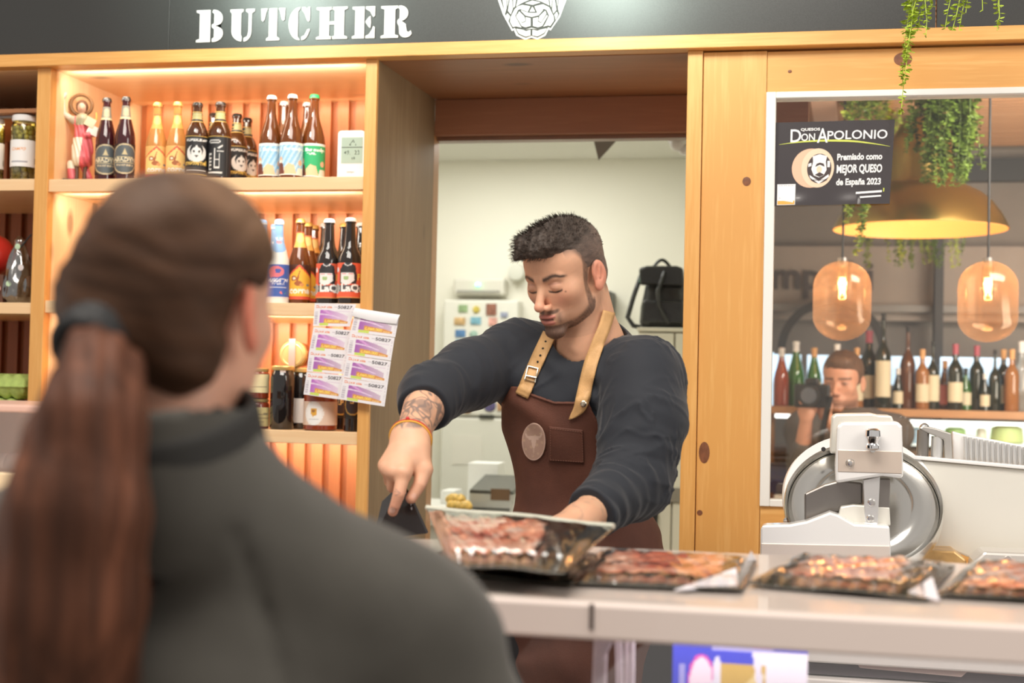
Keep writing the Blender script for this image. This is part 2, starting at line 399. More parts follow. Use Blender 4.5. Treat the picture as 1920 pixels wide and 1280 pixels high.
# ------------------------------------------------ back room
BR = 6.2; zc = P(1000, 300, BR).z
plain('wall_back', -3.4, -0.24, BR, BR+.05, 0, zc+.1, wall_cream)
plain('wall_left', -2.35, -2.3, NB+.1, BR, 0, zc+.1, wall_cream)
plain('wall_right', -0.30, -0.24, NB+.04, BR, 0, zc+.1, wall_cream)
plain('ceiling', -3.4, -0.24, NB+.1, BR+.05, zc, zc+.04, mat('ceil_cream', (.74, .73, .66), .8))
plain('wall_front', -3.4, xb-.03, NB+.04, NB+.1, 0, 3.2, wall_cream)
# ================================================================== shelf goods
amber = mat('amber_glass', (.20, .055, .010), .06, trans=.35, coat=.5)
amber_l = mat('honey_glass', (.85, .42, .12), .06, trans=.45, coat=.5)
plum = mat('plum_glass', (.055, .008, .012), .05, trans=.2, coat=.6)
darkg = mat('black_glass', (.018, .012, .010), .05, coat=.6)
brown_g = mat('brown_glass', (.10, .032, .008), .05, trans=.3, coat=.6)
blue_lac = mat('white_lacquer_bottle', (.80, .80, .74), .3)
print_m = vmat('printed_label', .45)
foil_m = mat('foil', (.55, .50, .38), .35, .4)
PROF = {
 'belgian': [(0, 0), (.115, 0), (.132, .012), (.132, .43), (.122, .52), (.092, .63), (.064, .72), (.052, .80), (.047, .93), (.056, .935), (.056, .955), (.050, .962)],
 'slim': [(0, 0), (.10, 0), (.114, .012), (.114, .50), (.105, .58), (.078, .68), (.055, .77), (.046, .85), (.042, .93), (.050, .935), (.050, .955), (.046, .962)],
 'ale': [(0, 0), (.125, 0), (.139, .012), (.139, .58), (.132, .635), (.105, .70), (.075, .75), (.064, .80), (.057, .93), (.066, .935), (.066, .958), (.058, .962)],
 'long': [(0, 0), (.125, 0), (.139, .012), (.139, .48), (.130, .55), (.098, .62), (.074, .68), (.062, .78), (.055, .93), (.064, .935), (.064, .958), (.058, .962)],
}
def rad_at(prof, z):
    for (r0, z0), (r1, z1) in zip(prof, prof[1:]):
        if z0 <= z <= z1 and z1 > z0: return r0+(r1-r0)*(z-z0)/(z1-z0)
    return prof[-1][0]
def wrap(name, prof, z0, z1, half, canvas, parent, H, nu=56, nv=48, off=.0015, m=None):
    """a printed label wrapped round the front (-y side) of a turned body"""
    def fn(U, Vv):
        z = z0+(z1-z0)*Vv; r = np.array([rad_at(prof, q) for q in z])+off; a = -PI/2+(U-.5)*2*half
        return r*np.cos(a)*H, r*np.sin(a)*H, z*H
    return grid_mesh(name, fn, nu, nv, canvas, m or print_m, parent, local=True)
def cv_abbey():
    c = Canvas(70, 90, (.03, .012, .012)); c.ell(.5, .5, .50, .50, (.60, .52, .33)); c.ell(.5, .5, .46, .46, (.10, .12, .13))
    c.poly([(.44, .68), (.5, .86), (.56, .68), (.62, .64), (.38, .64)], (.60, .52, .3)); c.rect(.2, .56, .8, .575, (.6, .52, .3))
    c.text('ABADYN', .5, .42, .17, (.72, .66, .45), .8, .03); c.rect(.12, .36, .88, .375, (.6, .52, .3)); c.text('GRAND BIERE', .5, .27, .08, (.6, .52, .35), .8); return c
def cv_corne(pale):
    bg = (.85, .48, .16) if pale else (.07, .02, .01)
    c = Canvas(72, 84, bg); red = (.72, .10, .05); c.poly([(.02, .0), (.02, .62), (.5, 1.0), (.98, .62), (.98, .0)], red)
    yel = (.95, .62, .22) if pale else (.90, .50, .06)
    c.poly([(.05, .10), (.05, .60), (.5, .93), (.95, .60), (.95, .10)], yel)
    br = (.38, .12, .04); c.ell(.33, .60, .10, .075, br); c.ell(.33, .60, .05, .035, (.9, .8, .6)); c.poly([(.40, .52), (.50, .82), (.53, .82), (.46, .50)], br); c.ell(.47, .46, .13, .07, br); c.ell(.58, .42, .07, .05, (.7, .3, .1)); c.ell(.80, .42, .06, .03, (.25, .25, .28))
    c.text('corne', .52, .17, .26, (.97, .93, .84), .86, .035); c.rect(.05, 0, .95, .07, red); return c
def cv_motor():
    c = Canvas(72, 96, (.015, .015, .017)); gold = (.75, .50, .10); sil = (.75, .75, .73)
    c.rect(0, .975, 1, 1, gold); c.rect(0, 0, 1, .02, gold); c.text('ROADCREW', .5, .86, .10, sil, .75, .03)
    c.ell(.5, .56, .34, .22, sil); c.ell(.5, .64, .22, .17, (.015, .015, .017)); c.ell(.5, .58, .17, .13, sil)
    c.ell(.42, .60, .035, .03, (0, 0, 0)); c.ell(.58, .60, .035, .03, (0, 0, 0)); c.poly([(.44, .50), (.56, .50), (.5, .44)], (0, 0, 0)); c.poly([(.46, .76), (.54, .76), (.5, .66)], sil)
    c.text('motorhell', .5, .27, .15, gold, .75, .03); c.rect(.15, .10, .85, .12, sil); c.rect(.3, .06, .7, .075, sil); return c
def cv_side():
    c = Canvas(72, 96, (.018, .018, .02)); c.rect(0, .975, 1, 1, (.75, .5, .1)); sil = (.72, .72, .70); c.ell(.33, .86, .2, .05, sil); c.ell(.33, .86, .17, .03, (.05, .05, .05))
    for k in range(5): c.rect(.12, .52-k*.09, .25, .56-k*.09, sil)
    c.rect(.12, .15, .155, .55, sil); c.rect(.33, .2, .52, .23, sil); c.rect(.33, .2, .36, .7, sil); c.rect(.49, .2, .52, .56, sil); c.rect(.36, .4, .49, .43, sil); c.rect(.42, .6, .62, .62, sil); c.poly([(.42, .7), (.60, .78), (.60, .74), (.48, .68)], sil); c.rect(.1, .06, .6, .1, sil); c.rect(.75, 0, .77, 1, (.1, .1, .1)); return c
def cv_monk(green):
    c = Canvas(76, 96, (.30, .55, .78) if not green else (.03, .42, .16))
    if not green:
        for k in range(-4, 8): c.poly([(k*.16, 0), (k*.16+.07, 0), (k*.16+.6, 1), (k*.16+.53, 1)], (.50, .72, .86))
    c.rect(0, .93, 1, 1, (.85, .90, .88)); c.text('S. Bernadyn', .5, .76, .14, (.90, .95, .93), .8, .03)
    if green: c.text('TRIPEL', .45, .66, .07, (.85, .93, .88), .8, .03)
    sk = (.78, .48, .33); rb = (.16, .05, .035)
    c.poly([(.02, 0), (.02, .34), (.14, .42), (.26, .32), (.30, 0)], rb); c.ell(.14, .46, .09, .10, sk); c.ell(.14, .42, .06, .05, (.88, .80, .72))
    c.poly([(.30, 0), (.30, .22), (.42, .36), (.60, .30), (.66, 0)], (.80, .55, .33)); c.ell(.80, .38, .08, .085, sk); c.poly([(.66, 0), (.70, .22), (.92, .22), (.98, 0)], (.86, .80, .70)); c.rect(0, 0, 1, .035, (.86, .86, .80)); return c
def cv_quince():
    c = Canvas(84, 96, (.78, .12, .055)); bk = (.03, .03, .035)
    c.poly([(.22, .40), (.20, .80), (.30, .95), (.5, 1.0), (.66, .92), (.72, .60), (.70, .40)], bk); c.ell(.45, .96, .11, .05, (.85, .85, .85)); c.ell(.45, .98, .08, .05, bk)
    c.poly([(.24, .44), (.24, .72), (.62, .72), (.64, .50), (.50, .38), (.38, .36)], (.90, .86, .84)); c.rect(.24, .72, .62, .82, bk)
    c.ell(.33, .68, .06, .015, (.8, .2, .25)); c.ell(.54, .68, .06, .015, (.8, .2, .25)); c.ell(.40, .56, .08, .06, (.38, .55, .25))
    c.text('FE', .86, .52, .24, (.92, .68, .08), .87, .04); c.ell(.09, .80, .07, .07, (.75, .75, .8))
    c.poly([(0, .17), (.15, .36), (1, .36), (1, .17)], (.10, .10, .11)); c.text('LaQu', .60, .19, .28, (.95, .95, .93), .87, .035); c.ell(.07, .26, .13, .15, (.48, .50, .50)); c.ell(.07, .26, .10, .12, (.30, .33, .33)); c.rect(0, 0, 1, .03, (.75, .3, .1)); return c
def cv_pink():
    c = Canvas(70, 84, (.055, .12, .42)); c.ell(.42, .78, .27, .17, (.80, .20, .24)); c.ell(.50, .82, .10, .05, (.08, .12, .42)); c.ell(.50, .76, .07, .02, (.08, .12, .42)); c.ell(.28, .66, .09, .06, (.80, .20, .24))
    c.text('VLIEGSTAF', .5, .48, .13, (.86, .88, .92), .83, .03); c.text('TREMENS', .5, .38, .08, (.8, .82, .9), .83, .02); c.rect(.2, .31, .8, .325, (.7, .75, .85)); c.rect(0, .0, 1, .02, (.7, .7, .75)); c.poly([(.6, .2), (.66, .1), (.56, .14)], (.8, .2, .2)); c.poly([(.82, .2), (.72, .09), (.74, .14)], (.1, .4, .15)); return c
capc = {'black': mat('cap_black', (.02, .02, .02), .3, coat=.4), 'white': mat('cap_white', (.85, .85, .84), .35), 'gold': mat('cap_gold', (.72, .45, .13), .3, .5), 'green': mat('cap_green', (.02, .42, .12), .35), 'blue': mat('cap_blue', (.30, .50, .82), .35), 'pale': mat('cap_pale', (.78, .82, .80), .35)}
def cap_mb(rt, seg=21):
    s = MB(); V = []; F = []; n = seg*2
    for h, r, fl in ((.950, rt*1.13, 1), (.978, rt*1.05, .4), (.992, rt*.92, 0), (.998, rt*.5, 0)):
        for k in range(n):
            a = 2*PI*k/n; rr = r*(1+(.05 if k % 2 else -.03)*fl); V.append((rr*math.cos(a), rr*math.sin(a), h))
    V.append((0, 0, 1.0))
    for i in range(3):
        for k in range(n): F.append([i*n+k, i*n+(k+1) % n, (i+1)*n+(k+1) % n, (i+1)*n+k])
    for k in range(n): F.append([3*n+k, 3*n+(k+1) % n, 4*n])
    return s.add(V, F)
neck_shield = lambda: Canvas(30, 60, (.85, .42, .10)).ell(.5, .6, .4, .3, (.92, .62, .22)).rect(0, .93, 1, 1, (.6, .1, .05))
KIND = {
 'abbey': dict(p='slim', g=plum, cap='black', lab=cv_abbey, z=(.09, .44), h=1.45, neck=('foil', .73, .885)),
 'corne_pale': dict(p='belgian', g=amber_l, cap='gold', lab=lambda: cv_corne(True), z=(.05, .44), h=1.35, neck=('shield', .66, .84)),
 'corne': dict(p='belgian', g=amber, cap='gold', lab=lambda: cv_corne(False), z=(.06, .46), h=1.35, neck=('shield', .66, .84)),
 'motor': dict(p='ale', g=brown_g, cap='black', lab=cv_motor, z=(.06, .555), h=1.4, neck=('rings', .74, .87)),
 'motor_side': dict(p='ale', g=brown_g, cap='black', lab=cv_side, z=(.06, .555), h=1.4, neck=('rings', .74, .87)),
 'monk_blue': dict(p='belgian', g=amber, cap='pale', lab=lambda: cv_monk(False), z=(.06, .43), h=1.45, neck=None),
 'monk_green': dict(p='belgian', g=amber, cap='green', lab=lambda: cv_monk(True), z=(.06, .43), h=1.45, neck=None),
 'quince': dict(p='long', g=darkg, cap='white', lab=cv_quince, z=(.07, .47), h=1.45, neck=None),
 'tusk': dict(p='belgian', g=blue_lac, cap='blue', lab=cv_pink, z=(.07, .46), h=1.4, neck=('blue', .60, .935)),
 'plain': dict(p='long', g=darkg, cap='gold', lab=lambda: Canvas(40, 50, (.02, .016, .012)).ell(.5, .55, .42, .42, (.65, .42, .10)).ell(.5, .55, .36, .36, (.05, .04, .05)).text('LP', .5, .6, .3, (.75, .55, .2)), z=(.2, .6), h=1.2, neck=None),
}
protos = {}
def make_bottle(kind):
    k = KIND[kind]; prof = PROF[k['p']]; root = empty('beer_bottle', (0, 0, 0))
    MB().lathe([(a, b) for a, b in prof], seg=32).build('glass_body', k['g'], root, True, local=True)
    cap_mb(prof[-1][0]).build('cap', capc[k['cap']], root, True, local=True)
    wrap('label', prof, k['z'][0], k['z'][1], k['h'], k['lab'](), root, 1.0, off=.0025)
    nk = k['neck']
    if nk and nk[0] == 'foil': wrap('neck_label', prof, nk[1], nk[2], PI, Canvas(20, 20, (.24, .24, .20)).rect(0, 0, 1, .14, (.72, .62, .38)).ell(.5, .55, .12, .3, (.5, .45, .3)), root, 1, 24, 16)
    if nk and nk[0] == 'shield': wrap('neck_label', prof, nk[1], nk[2], 1.0, neck_shield(), root, 1, 20, 24)
    if nk and nk[0] == 'rings':
        cv = Canvas(20, 60, (.03, .03, .03)); [cv.rect(0, q, 1, q+.07, (.75, .5, .12)) for q in (0, .28, .55, .93)]; cv.rect(.35, .3, .65, .9, (.45, .42, .2)); wrap('neck_label', prof, nk[1], nk[2], PI, cv, root, 1, 20, 40)
    if nk and nk[0] == 'blue':
        cv = Canvas(60, 60, (.26, .48, .80)); cv.poly([(0, 0), (0, .30), (.5, -.25), (1, .30), (1, 0)], (.80, .80, .74)); cv.poly([(0, 0), (0, .35), (.32, .1), (.5, -.05), (.68, .1), (1, .35), (1, 0)], (.80, .80, .74)); cv.text('VLIEG', .5, .46, .1, (.9, .9, .95)); cv.ell(.5, .36, .08, .05, (.8, .3, .35))
        wrap('neck_label', prof, nk[1], nk[2], PI, cv, root, 1, 60, 40)
    return root
def place(kind, px, top, shelf_top, Y, label, group=None, rot=0.0, name=None):
    global protos
    q = P(px, top, Y); Hh = q.z-shelf_top
    o = protos.get(kind)
    if o is None: o = protos[kind] = make_bottle(kind)
    else: o = copy_tree(o)
    o.location = (q.x, Y, shelf_top+.0005); o.scale = (Hh, Hh, Hh)
    o.rotation_euler = (0, 0, math.atan2(-q.x, q.y)+rot)   # label side turned towards the customers' side
    tag(o, label, 'beer bottle', group)
    return o
s1, s2, s3 = shelf_z[0][0], shelf_z[1][0], shelf_z[2][0]
Y1 = D+.10
place('abbey', 201, 183, s1, Y1, 'dark plum beer bottle with oval grey label, beside the saint figurine')
place('abbey', 237, 181, s1, Y1-.01, 'dark plum beer bottle with oval grey label, next to the pale amber bottles')
g = 'pale amber beer bottles with yellow gnome labels'
place('corne_pale', 296, 192, s1, Y1, 'pale amber beer bottle with yellow label, left one of the bright pair', g)
place('corne_pale', 334, 191, s1, Y1, 'pale amber beer bottle with yellow label, right one of the bright pair', g)
g = 'black-labelled brown ale bottles'
place('motor', 371, 192, s1, Y1-.025, 'brown ale bottle with black label and silver tusked skull, facing front', g)
place('motor_side', 414, 191, s1, Y1+.0, 'brown ale bottle with black label turned sideways, in the front row', g, .0)
place('motor', 402, 212, s1, Y1+.17, 'brown ale bottle mostly hidden behind the sideways black-labelled one', g, .3)
place('motor', 445, 213, s1, Y1+.15, 'brown ale bottle in second row with half-turned skull label', g, .5)
place('motor', 464, 221, s1, Y1+.24, 'brown ale bottle furthest back and rightmost of the black-labelled group', g, .7)
g = 'amber abbey beers with monk labels'
place('monk_blue', 510, 179, s1, Y1, 'amber beer bottle with light blue monk label, left of the blue pair', g)
place('monk_blue', 549, 177, s1, Y1-.01, 'amber beer bottle with light blue monk label, next to the green-labelled one', g)
place('monk_green', 590, 177, s1, Y1+.03, 'amber beer bottle with green monk label and green cap', g)
place('monk_blue', 534, 190, s1, Y1+.14, 'amber beer bottle hidden behind the gap of the two blue-labelled ones', g)
place('monk_blue', 577, 192, s1, Y1+.13, 'amber beer bottle hidden behind the green-labelled one', g)
Y2 = D+.09
g = 'white lacquered bottles with blue necks'
place('tusk', 492, 412, s2, Y2+.03, "white bottle with blue neck, half hidden by the customer's hair", g)
place('tusk', 524, 411, s2, Y2, 'white bottle with blue neck and blue label with pink animal, front', g)
place('tusk', 516, 420, s2, Y2+.14, 'white bottle with blue neck standing behind the front one', g)
g = 'dark bottles with yellow pointed labels'
place('corne', 564, 410, s2, Y2+.04, 'dark amber bottle with yellow house-shaped label on middle shelf, front', g)
place('corne', 578, 417, s2, Y2+.12, 'dark amber bottle with yellow label, second in the file on middle shelf', g)
place('corne', 590, 422, s2, Y2+.22, 'dark amber bottle with yellow label, last in the file on middle shelf', g)
g = 'black bottles with red labels'
place('quince', 618, 410, s2, Y2, 'black bottle with red label of a masked dark-haired face, left one', g)
place('quince', 658, 408, s2, Y2-.02, 'black bottle with red label of a masked face, beside the post', g)
place('quince', 611, 418, s2, Y2+.30, 'black bottle hidden behind the left red-labelled one', g)
place('plain', 647, 418, s2, Y2+.13, 'black bottle with gold cap behind the right red-labelled one', g)
place('quince', 678, 417, s2, Y2+.20, 'black bottle in the second row next to the post', g)

# ---- jars
glass_c = mat('clear_glass', (.95, .97, .95), .03, trans=1.0, ior=1.2)
def glass_thin(name, tint=(1, 1, 1), refl=.12, rough=.02, gcol=(1, 1, 1), frm=1.0):
    """thin clear pane: straight-through transparency with a mirror-like share of gloss"""
    if name in MATS: return MATS[name]
    m, nt, b = new_mat(name); nt.nodes.remove(b)
    t = nt.nodes.new('ShaderNodeBsdfTransparent'); t.inputs[0].default_value = (*tint, 1)
    g_ = nt.nodes.new('ShaderNodeBsdfGlossy'); g_.inputs['Roughness'].default_value = rough; g_.inputs[0].default_value = (*gcol, 1)
    fr = nt.nodes.new('ShaderNodeFresnel'); fr.inputs[0].default_value = 1.5
    ad = nt.nodes.new('ShaderNodeMath'); ad.operation = 'MULTIPLY_ADD'; ad.inputs[1].default_value = frm; ad.inputs[2].default_value = refl
    mx = nt.nodes.new('ShaderNodeMixShader'); nt.links.new(fr.outputs[0], ad.inputs[0]); nt.links.new(ad.outputs[0], mx.inputs[0]); nt.links.new(t.outputs[0], mx.inputs[1]); nt.links.new(g_.outputs[0], mx.inputs[2])
    nt.links.new(mx.outputs[0], nt.nodes['Material Output'].inputs[0]); MATS[name] = m; return m
jar_glass = glass_thin('jar_glass', (.97, .98, .95), .03)
def jar(px, top, base_z, Y, wpx, fill, lid, lab, label, name='jar', canvas=None, olives=False, lidh=.07, z01=(.22, .62), group=None, cat='jar'):
    q = P(px, top, Y); Hh = q.z-base_z; R = wpx/2*(Y/FPX)*1.04
    r = empty(name, (q.x, Y, base_z+.0005), label, cat, group)
    pr = [(0, 0), (R*.88, 0), (R, .03*Hh), (R, .82*Hh), (R*.92, .88*Hh), (R*.82, .91*Hh), (R*.82, .94*Hh)]
    MB().lathe(pr, seg=32).build('glass_body', jar_glass if olives else fill, r, True, local=True)
    MB().lathe([(0, (1-lidh-.02)*Hh), (R*.93, (1-lidh-.02)*Hh), (R*.95, (1-lidh)*Hh), (R*.95, .985*Hh), (R*.88, Hh), (0, Hh)], seg=36).build('lid', lid, r, True, local=True)
    if olives:
        s = MB(); t = MB(); rr = R*.235; rg = random.Random(px)
        for lv in range(int(Hh*.86/(rr*1.55))):
            for rad, cnt_ in ((R*.70, 9), (R*.28, 3)):
                for k in range(cnt_):
                    a = 2*PI*k/cnt_+lv*.6+rg.random()*.3
                    (t if rg.random() < .22 else s).ball((rad*math.cos(a), rad*math.sin(a), rr*1.1+lv*rr*1.6), rr*rg.uniform(.88, 1.04), 10, 7, (1, 1, 1.12))
        tag(s.build('olives', mat('olive', (.42, .36, .05), .3, vary=.3, vscale=40), r, True, local=True), kind='stuff')
        tag(t.build('onions', mat('pale_olive', (.62, .56, .30), .3), r, True, local=True), kind='stuff')
    if canvas: 
        H2 = 1.0
        def fn(U, Vv):
            z = (z01[0]+(z01[1]-z01[0])*Vv)*Hh; a = -PI/2+(U-.5)*2*1.5; return (R+.0006)*np.cos(a), (R+.0006)*np.sin(a), z
        grid_mesh('label', fn, 48, 36, canvas, print_m, r, local=True)
    r.rotation_euler = (0, 0, math.atan2(-q.x, q.y))
    return r
cw = Canvas(60, 44, (.86, .86, .85)).text('CAMPO', .36, .60, .16, (.80, .35, .12), 1.4).rect(.14, .16, .62, .2, (.35, .35, .4)); cw.rect(.84, .13, .88, .35, (.1, .1, .1)).rect(.91, .13, .95, .35, (.1, .1, .1))
lid_w = mat('lid_white', (.85, .85, .85), .35)
jar(46, 218, lshelf_z[0][0], D+.08, 49, jar_glass, lid_w, '', 'jar of green olives with white lid and white label, against the post', canvas=cw, olives=True)
jar(-8, 224, lshelf_z[0][0], D+.10, 36, jar_glass, lid_w, '', 'jar of green olives cut by the left picture edge', canvas=cw, olives=True)
lid_g = mat('lid_gold', (.62, .45, .18), .35, .6)
molasses = mat('black_preserve', (.012, .010, .010), .05, coat=.7)
red_pr = mat('red_preserve', (.22, .035, .012), .06, coat=.7)
tall = jar(531, 686, s3, D+.06, 46, molasses, lid_g, '', 'tall jar of black preserve with gold lid and paper seal', name='preserve_jar', lidh=.05)
MB().box(-.008, .007, -.0285, -.0275, P(531, 686, D+.06).z-s3-.028, P(531, 686, D+.06).z-s3-.004).build('paper_seal', mat('seal_paper', (.72, .62, .58), .6), tall, local=True)
jar(566, 690, s3, D+.13, 46, molasses, lid_g, '', 'tall jar of black preserve behind the front tall one', name='preserve_jar', canvas=Canvas(30, 30, (.75, .74, .72)), z01=(.1, .5), lidh=.05)
ch = Canvas(80, 56, (.74, .56, .44)).ell(.36, .5, .20, .50, (.88, .86, .82)); ch.ell(.36, .5, .19, .47, (.80, .76, .72)).ell(.36, .5, .18, .45, (.88, .86, .83)); ch.poly([(.30, .72), (.43, .72), (.43, .45), (.36, .36), (.30, .45)], (.72, .38, .05)); ch.ell(.36, .6, .035, .07, (.35, .15, .05)); ch.rect(.26, .24, .46, .26, (.5, .5, .5)).rect(.9, .1, .93, .4, (.2, .15, .1))
hj = jar(602, 722, s3, D+.055, 63, red_pr, lid_g, '', 'squat jar of red-brown honey with round cream label, under the lottery tickets', name='honey_jar', canvas=ch, z01=(.12, .64), lidh=.12)
gj = jar(483, 748, s3, D+.06, 46, red_pr, lid_g, '', "preserve jar with yellow label, lower of the stack behind the customer's ear", name='preserve_jar', canvas=Canvas(50, 40, (.80, .68, .32)).rect(.2, .6, .8, .66, (.4, .3, .15)).rect(.3, .4, .9, .44, (.4, .3, .15)).ell(.75, .65, .1, .06, (.3, .25, .15)).rect(.3, .2, .7, .24, (.5, .4, .2)), z01=(.08, .72), lidh=.08)
zt_ = P(483, 748, D+.06).z
jar(483, 690, zt_+.0005, D+.06, 46, red_pr, lid_g, '', "preserve jar with yellow label, upper of the stack behind the customer's ear", name='preserve_jar', canvas=Canvas(50, 40, (.82, .72, .42)).rect(.1, .3, .8, .36, (.45, .35, .2)), z01=(.2, .8), lidh=.1)
# tin lying on its edge on the tall jars
q = P(549, 658, D+.10); tl = empty('round_tin', (q.x, D+.10, P(549, 690, D+.10).z), 'round gold lidded jar resting tilted on the tall black jars, paper band across', 'jar')
Rt_ = 27*(D+.1)/FPX
MB().lathe([(0, -.016), (Rt_*.93, -.016), (Rt_, -.013), (Rt_, .004), (Rt_*.97, .006)], (0, .012, Rt_), 32, 'y').build('rim', mat('tin_gold', (.50, .34, .13), .45, .1), tl, True, local=True)
MB().lathe([(0, .004), (Rt_*.9, .004), (Rt_*.9, .05), (0, .05)], (0, .016, Rt_), 32, 'y').build('glass_body', red_pr, tl, True, local=True)
MB().lathe([(Rt_*.72, -.0175), (Rt_*.78, -.0185), (Rt_*.84, -.0175)], (0, .012, Rt_), 32, 'y', cap=False).build('lid_ridge', lid_g, tl, True, local=True)
MB().prism([(Rt_*.90*math.cos(2*PI*k/32), Rt_+Rt_*.90*math.sin(2*PI*k/32)) for k in range(32)], -.0055, -.003).build('lid_face', mat('tin_face', (.46, .32, .13), .5), tl, local=True)
MB().box(-.009, .010, -.0085, -.0075, -.002, Rt_*2+.006).build('paper_band', mat('band_rose', (.42, .28, .25), .6), tl, local=True)
place('plain', 640, 700, s3, D+.17, 'black bottle half hidden behind the lottery tickets on lowest shelf')
place('plain', 663, 690, s3, D+.05, 'black bottle with gold emblem against the post on lowest shelf')
place('plain', 96, 660, s3, D+.1, "dark bottle left of the customer's hair on lowest shelf")
# cork-stoppered preserve in the left of the main bay
# ---- thermometer clock
q0, q1 = P(632, 329, D+.07), P(684, 244, D+.07)
th = empty('thermometer_clock', ((q0.x+q1.x)/2, D+.07, s1), 'white upright digital thermometer with grey-green display, beside the post', 'thermometer')
hw, hh = (q1.x-q0.x)/2, q1.z-s1
def rrect(x0, x1, z0, z1, r, n=5):
    out = []
    for cx, cz, a0 in ((x1-r, z1-r, 0), (x0+r, z1-r, 90), (x0+r, z0+r, 180), (x1-r, z0+r, 270)):
        for k in range(n+1): a = math.radians(a0+90*k/n); out.append((cx+r*math.cos(a), cz+r*math.sin(a)))
    return out
MB().prism(rrect(-hw, hw, 0.0005, hh, .010), 0, .018).build('case', mat('white_plastic', (.85, .85, .84), .35), th, True, local=True)
c = Canvas(70, 80, (.42, .52, .44)); dk = (.12, .15, .12); c.rect(0, .60, 1, .62, dk); c.poly([(.35, .70), (.55, .92), (.70, .70), (.64, .66), (.64, .80), (.46, .80), (.46, .68)], dk); c.poly([(.42, .72), (.55, .86), (.62, .72)], (.42, .52, .44)); c.text('49.', .28, .34, .22, dk, .88); c.text('23', .74, .34, .22, dk, .88); c.text('48', .56, .14, .16, dk, .88)
grid_mesh('display', lambda U, Vv: (-hw*.72+U*hw*1.6, 0*U-.0008, hh*(.34+.52*Vv)), 70, 80, c, vmat('lcd', .25), th, local=True)
v, f = text_tris('tempo', .008, .01, 1, 'CENTER'); mesh('print', [(a, -.0006, b+hh*.15) for a, b in v], f, mat('grey_print', (.3, .3, .3), .5), th, local=True)
# ================================================================== sign lettering, tickets, window poster
def flat_print(name, polys, fr, m, parent, th=.0):
    """polys (lists of 2-D points) laid on a plane given by fr(u, v, t)"""
    s = MB()
    for p in polys: s.prism(p, 0, th, frame=fr) if th else s.add([fr(a, b, 0) for a, b in p], [list(range(len(p)))])
    return s.build(name, m, parent)
def catmull(pts, n=5, closed=True):
    out = []; N = len(pts)
    for i in range(N):
        p0, p1, p2, p3 = [Vector(pts[(i+k-1) % N]) for k in range(4)]
        for j in range(n):
            t = j/n; out.append(tuple(0.5*((2*p1)+(-p0+p2)*t+(2*p0-5*p1+4*p2-p3)*t*t+(-p0+3*p1-3*p2+p3)*t**3)))
    return out
def bar(x, w, h=1.0, sf=.12, l=True, r=True):
    """slab-serif stem with rounded feet"""
    a, b = x, x+w; s = sf*.55
    L_ = [(a, s*1.6), (a-(sf if l else 0), s), (a-(sf if l else 0), 0)]; R_ = [(b+(sf if r else 0), 0), (b+(sf if r else 0), s), (b, s*1.6)]
    return L_+R_+[(b, h-s*1.6), (b+(sf if r else 0), h-s), (b+(sf if r else 0), h), (a-(sf if l else 0), h), (a-(sf if l else 0), h-s), (a, h-s*1.6)]
def arc(cx, cy, rx, ry, a0, a1, n=14): return [(cx+rx*math.cos(math.radians(a0+(a1-a0)*k/n)), cy+ry*math.sin(math.radians(a0+(a1-a0)*k/n))) for k in range(n+1)]
GL = {
 'B': [bar(.10, .38, r=False), arc(.60, .73, .32, .27, 95, -75)+[(.68, .5)]+arc(.58, .26, .36, .26, 75, -95)+[(.55, 0), (.55, .10), (.62, .14), (.62, .40), (.54, .46), (.54, .54), (.62, .58), (.62, .88), (.55, .92)]],
 'U': [[(.02, 1), (.02, .93), (.08, .88)]+[(.08, .35)]+arc(.50, .33, .42, .33, 180, 262)+[(.46, .14), (.42, .22), (.42, .88), (.50, .93), (.50, 1)], [(.60, 1), (.60, .93), (.70, .86), (.70, .32), (.66, .16), (.53, .10), (.53, 0)]+arc(.54, .33, .27, .33, 280, 360)+[(.81, .86), (.92, .93), (.92, 1)]],
 'T': [[(.24, 0), (.24, .06), (.34, .12), (.34, 1), (.66, 1), (.66, .12), (.76, .06), (.76, 0)], [(.02, 1), (.28, 1), (.22, .88), (.16, .66), (.10, .60), (.04, .64)], [(.98, 1), (.72, 1), (.78, .88), (.84, .66), (.90, .60), (.96, .64)]],
 'C': [arc(.48, .5, .46, .5, 88, 272, 22)+[(.46, .04), (.40, .12), (.40, .88), (.48, .95)], [(.56, 1.0), (.56, .93), (.68, .80), (.78, .60), (.85, .55), (.90, .60), (.90, 1), (.82, 1), (.78, .95), (.68, 1)], [(.56, 0), (.56, .10), (.68, .14), (.80, .32), (.90, .34), (.90, .28)]+arc(.58, .35, .30, .35, -20, -80, 8)],
 'H': [bar(.12, .34), bar(.66, .34), ],
 'E': [bar(.10, .38, r=False), [(.54, 1), (.92, 1), (.92, .70), (.86, .66), (.80, .72), (.72, .84), (.54, .92)], [(.54, 0), (.92, 0), (.92, .34), (.86, .38), (.80, .26), (.68, .12), (.54, .07)], [(.54, .50), (.54, .54), (.66, .66), (.74, .70), (.76, .5), (.74, .32), (.66, .36)]],
 'R': [bar(.10, .38), arc(.66, .76, .28, .24, 100, -80)+[(.74, .50), (.86, .42), (.90, .20), (.96, .16), (1.04, .22), (1.06, .16)]+arc(.86, .16, .22, .16, -10, -160, 8)+[(.64, .12), (.62, .36), (.56, .46), (.56, .54), (.64, .60), (.64, .88), (.58, .94), (.58, 1)]],
}
sg = empty('butcher_sign_letters', P(370, 79, D-.008), 'white stencil slab letters reading BUTCHER on the black fascia board', 'sign lettering')
ys_ = D-.007
spans = {'B': (369, 421, 79, 19), 'U': (430, 481, 78, 17.5), 'T': (488, 535, 76, 16), 'C': (540, 585, 75.5, 14), 'H': (593, 652, 73.5, 13.5), 'E': (661, 706, 72, 12.5), 'R': (715, 771, 71, 11)}
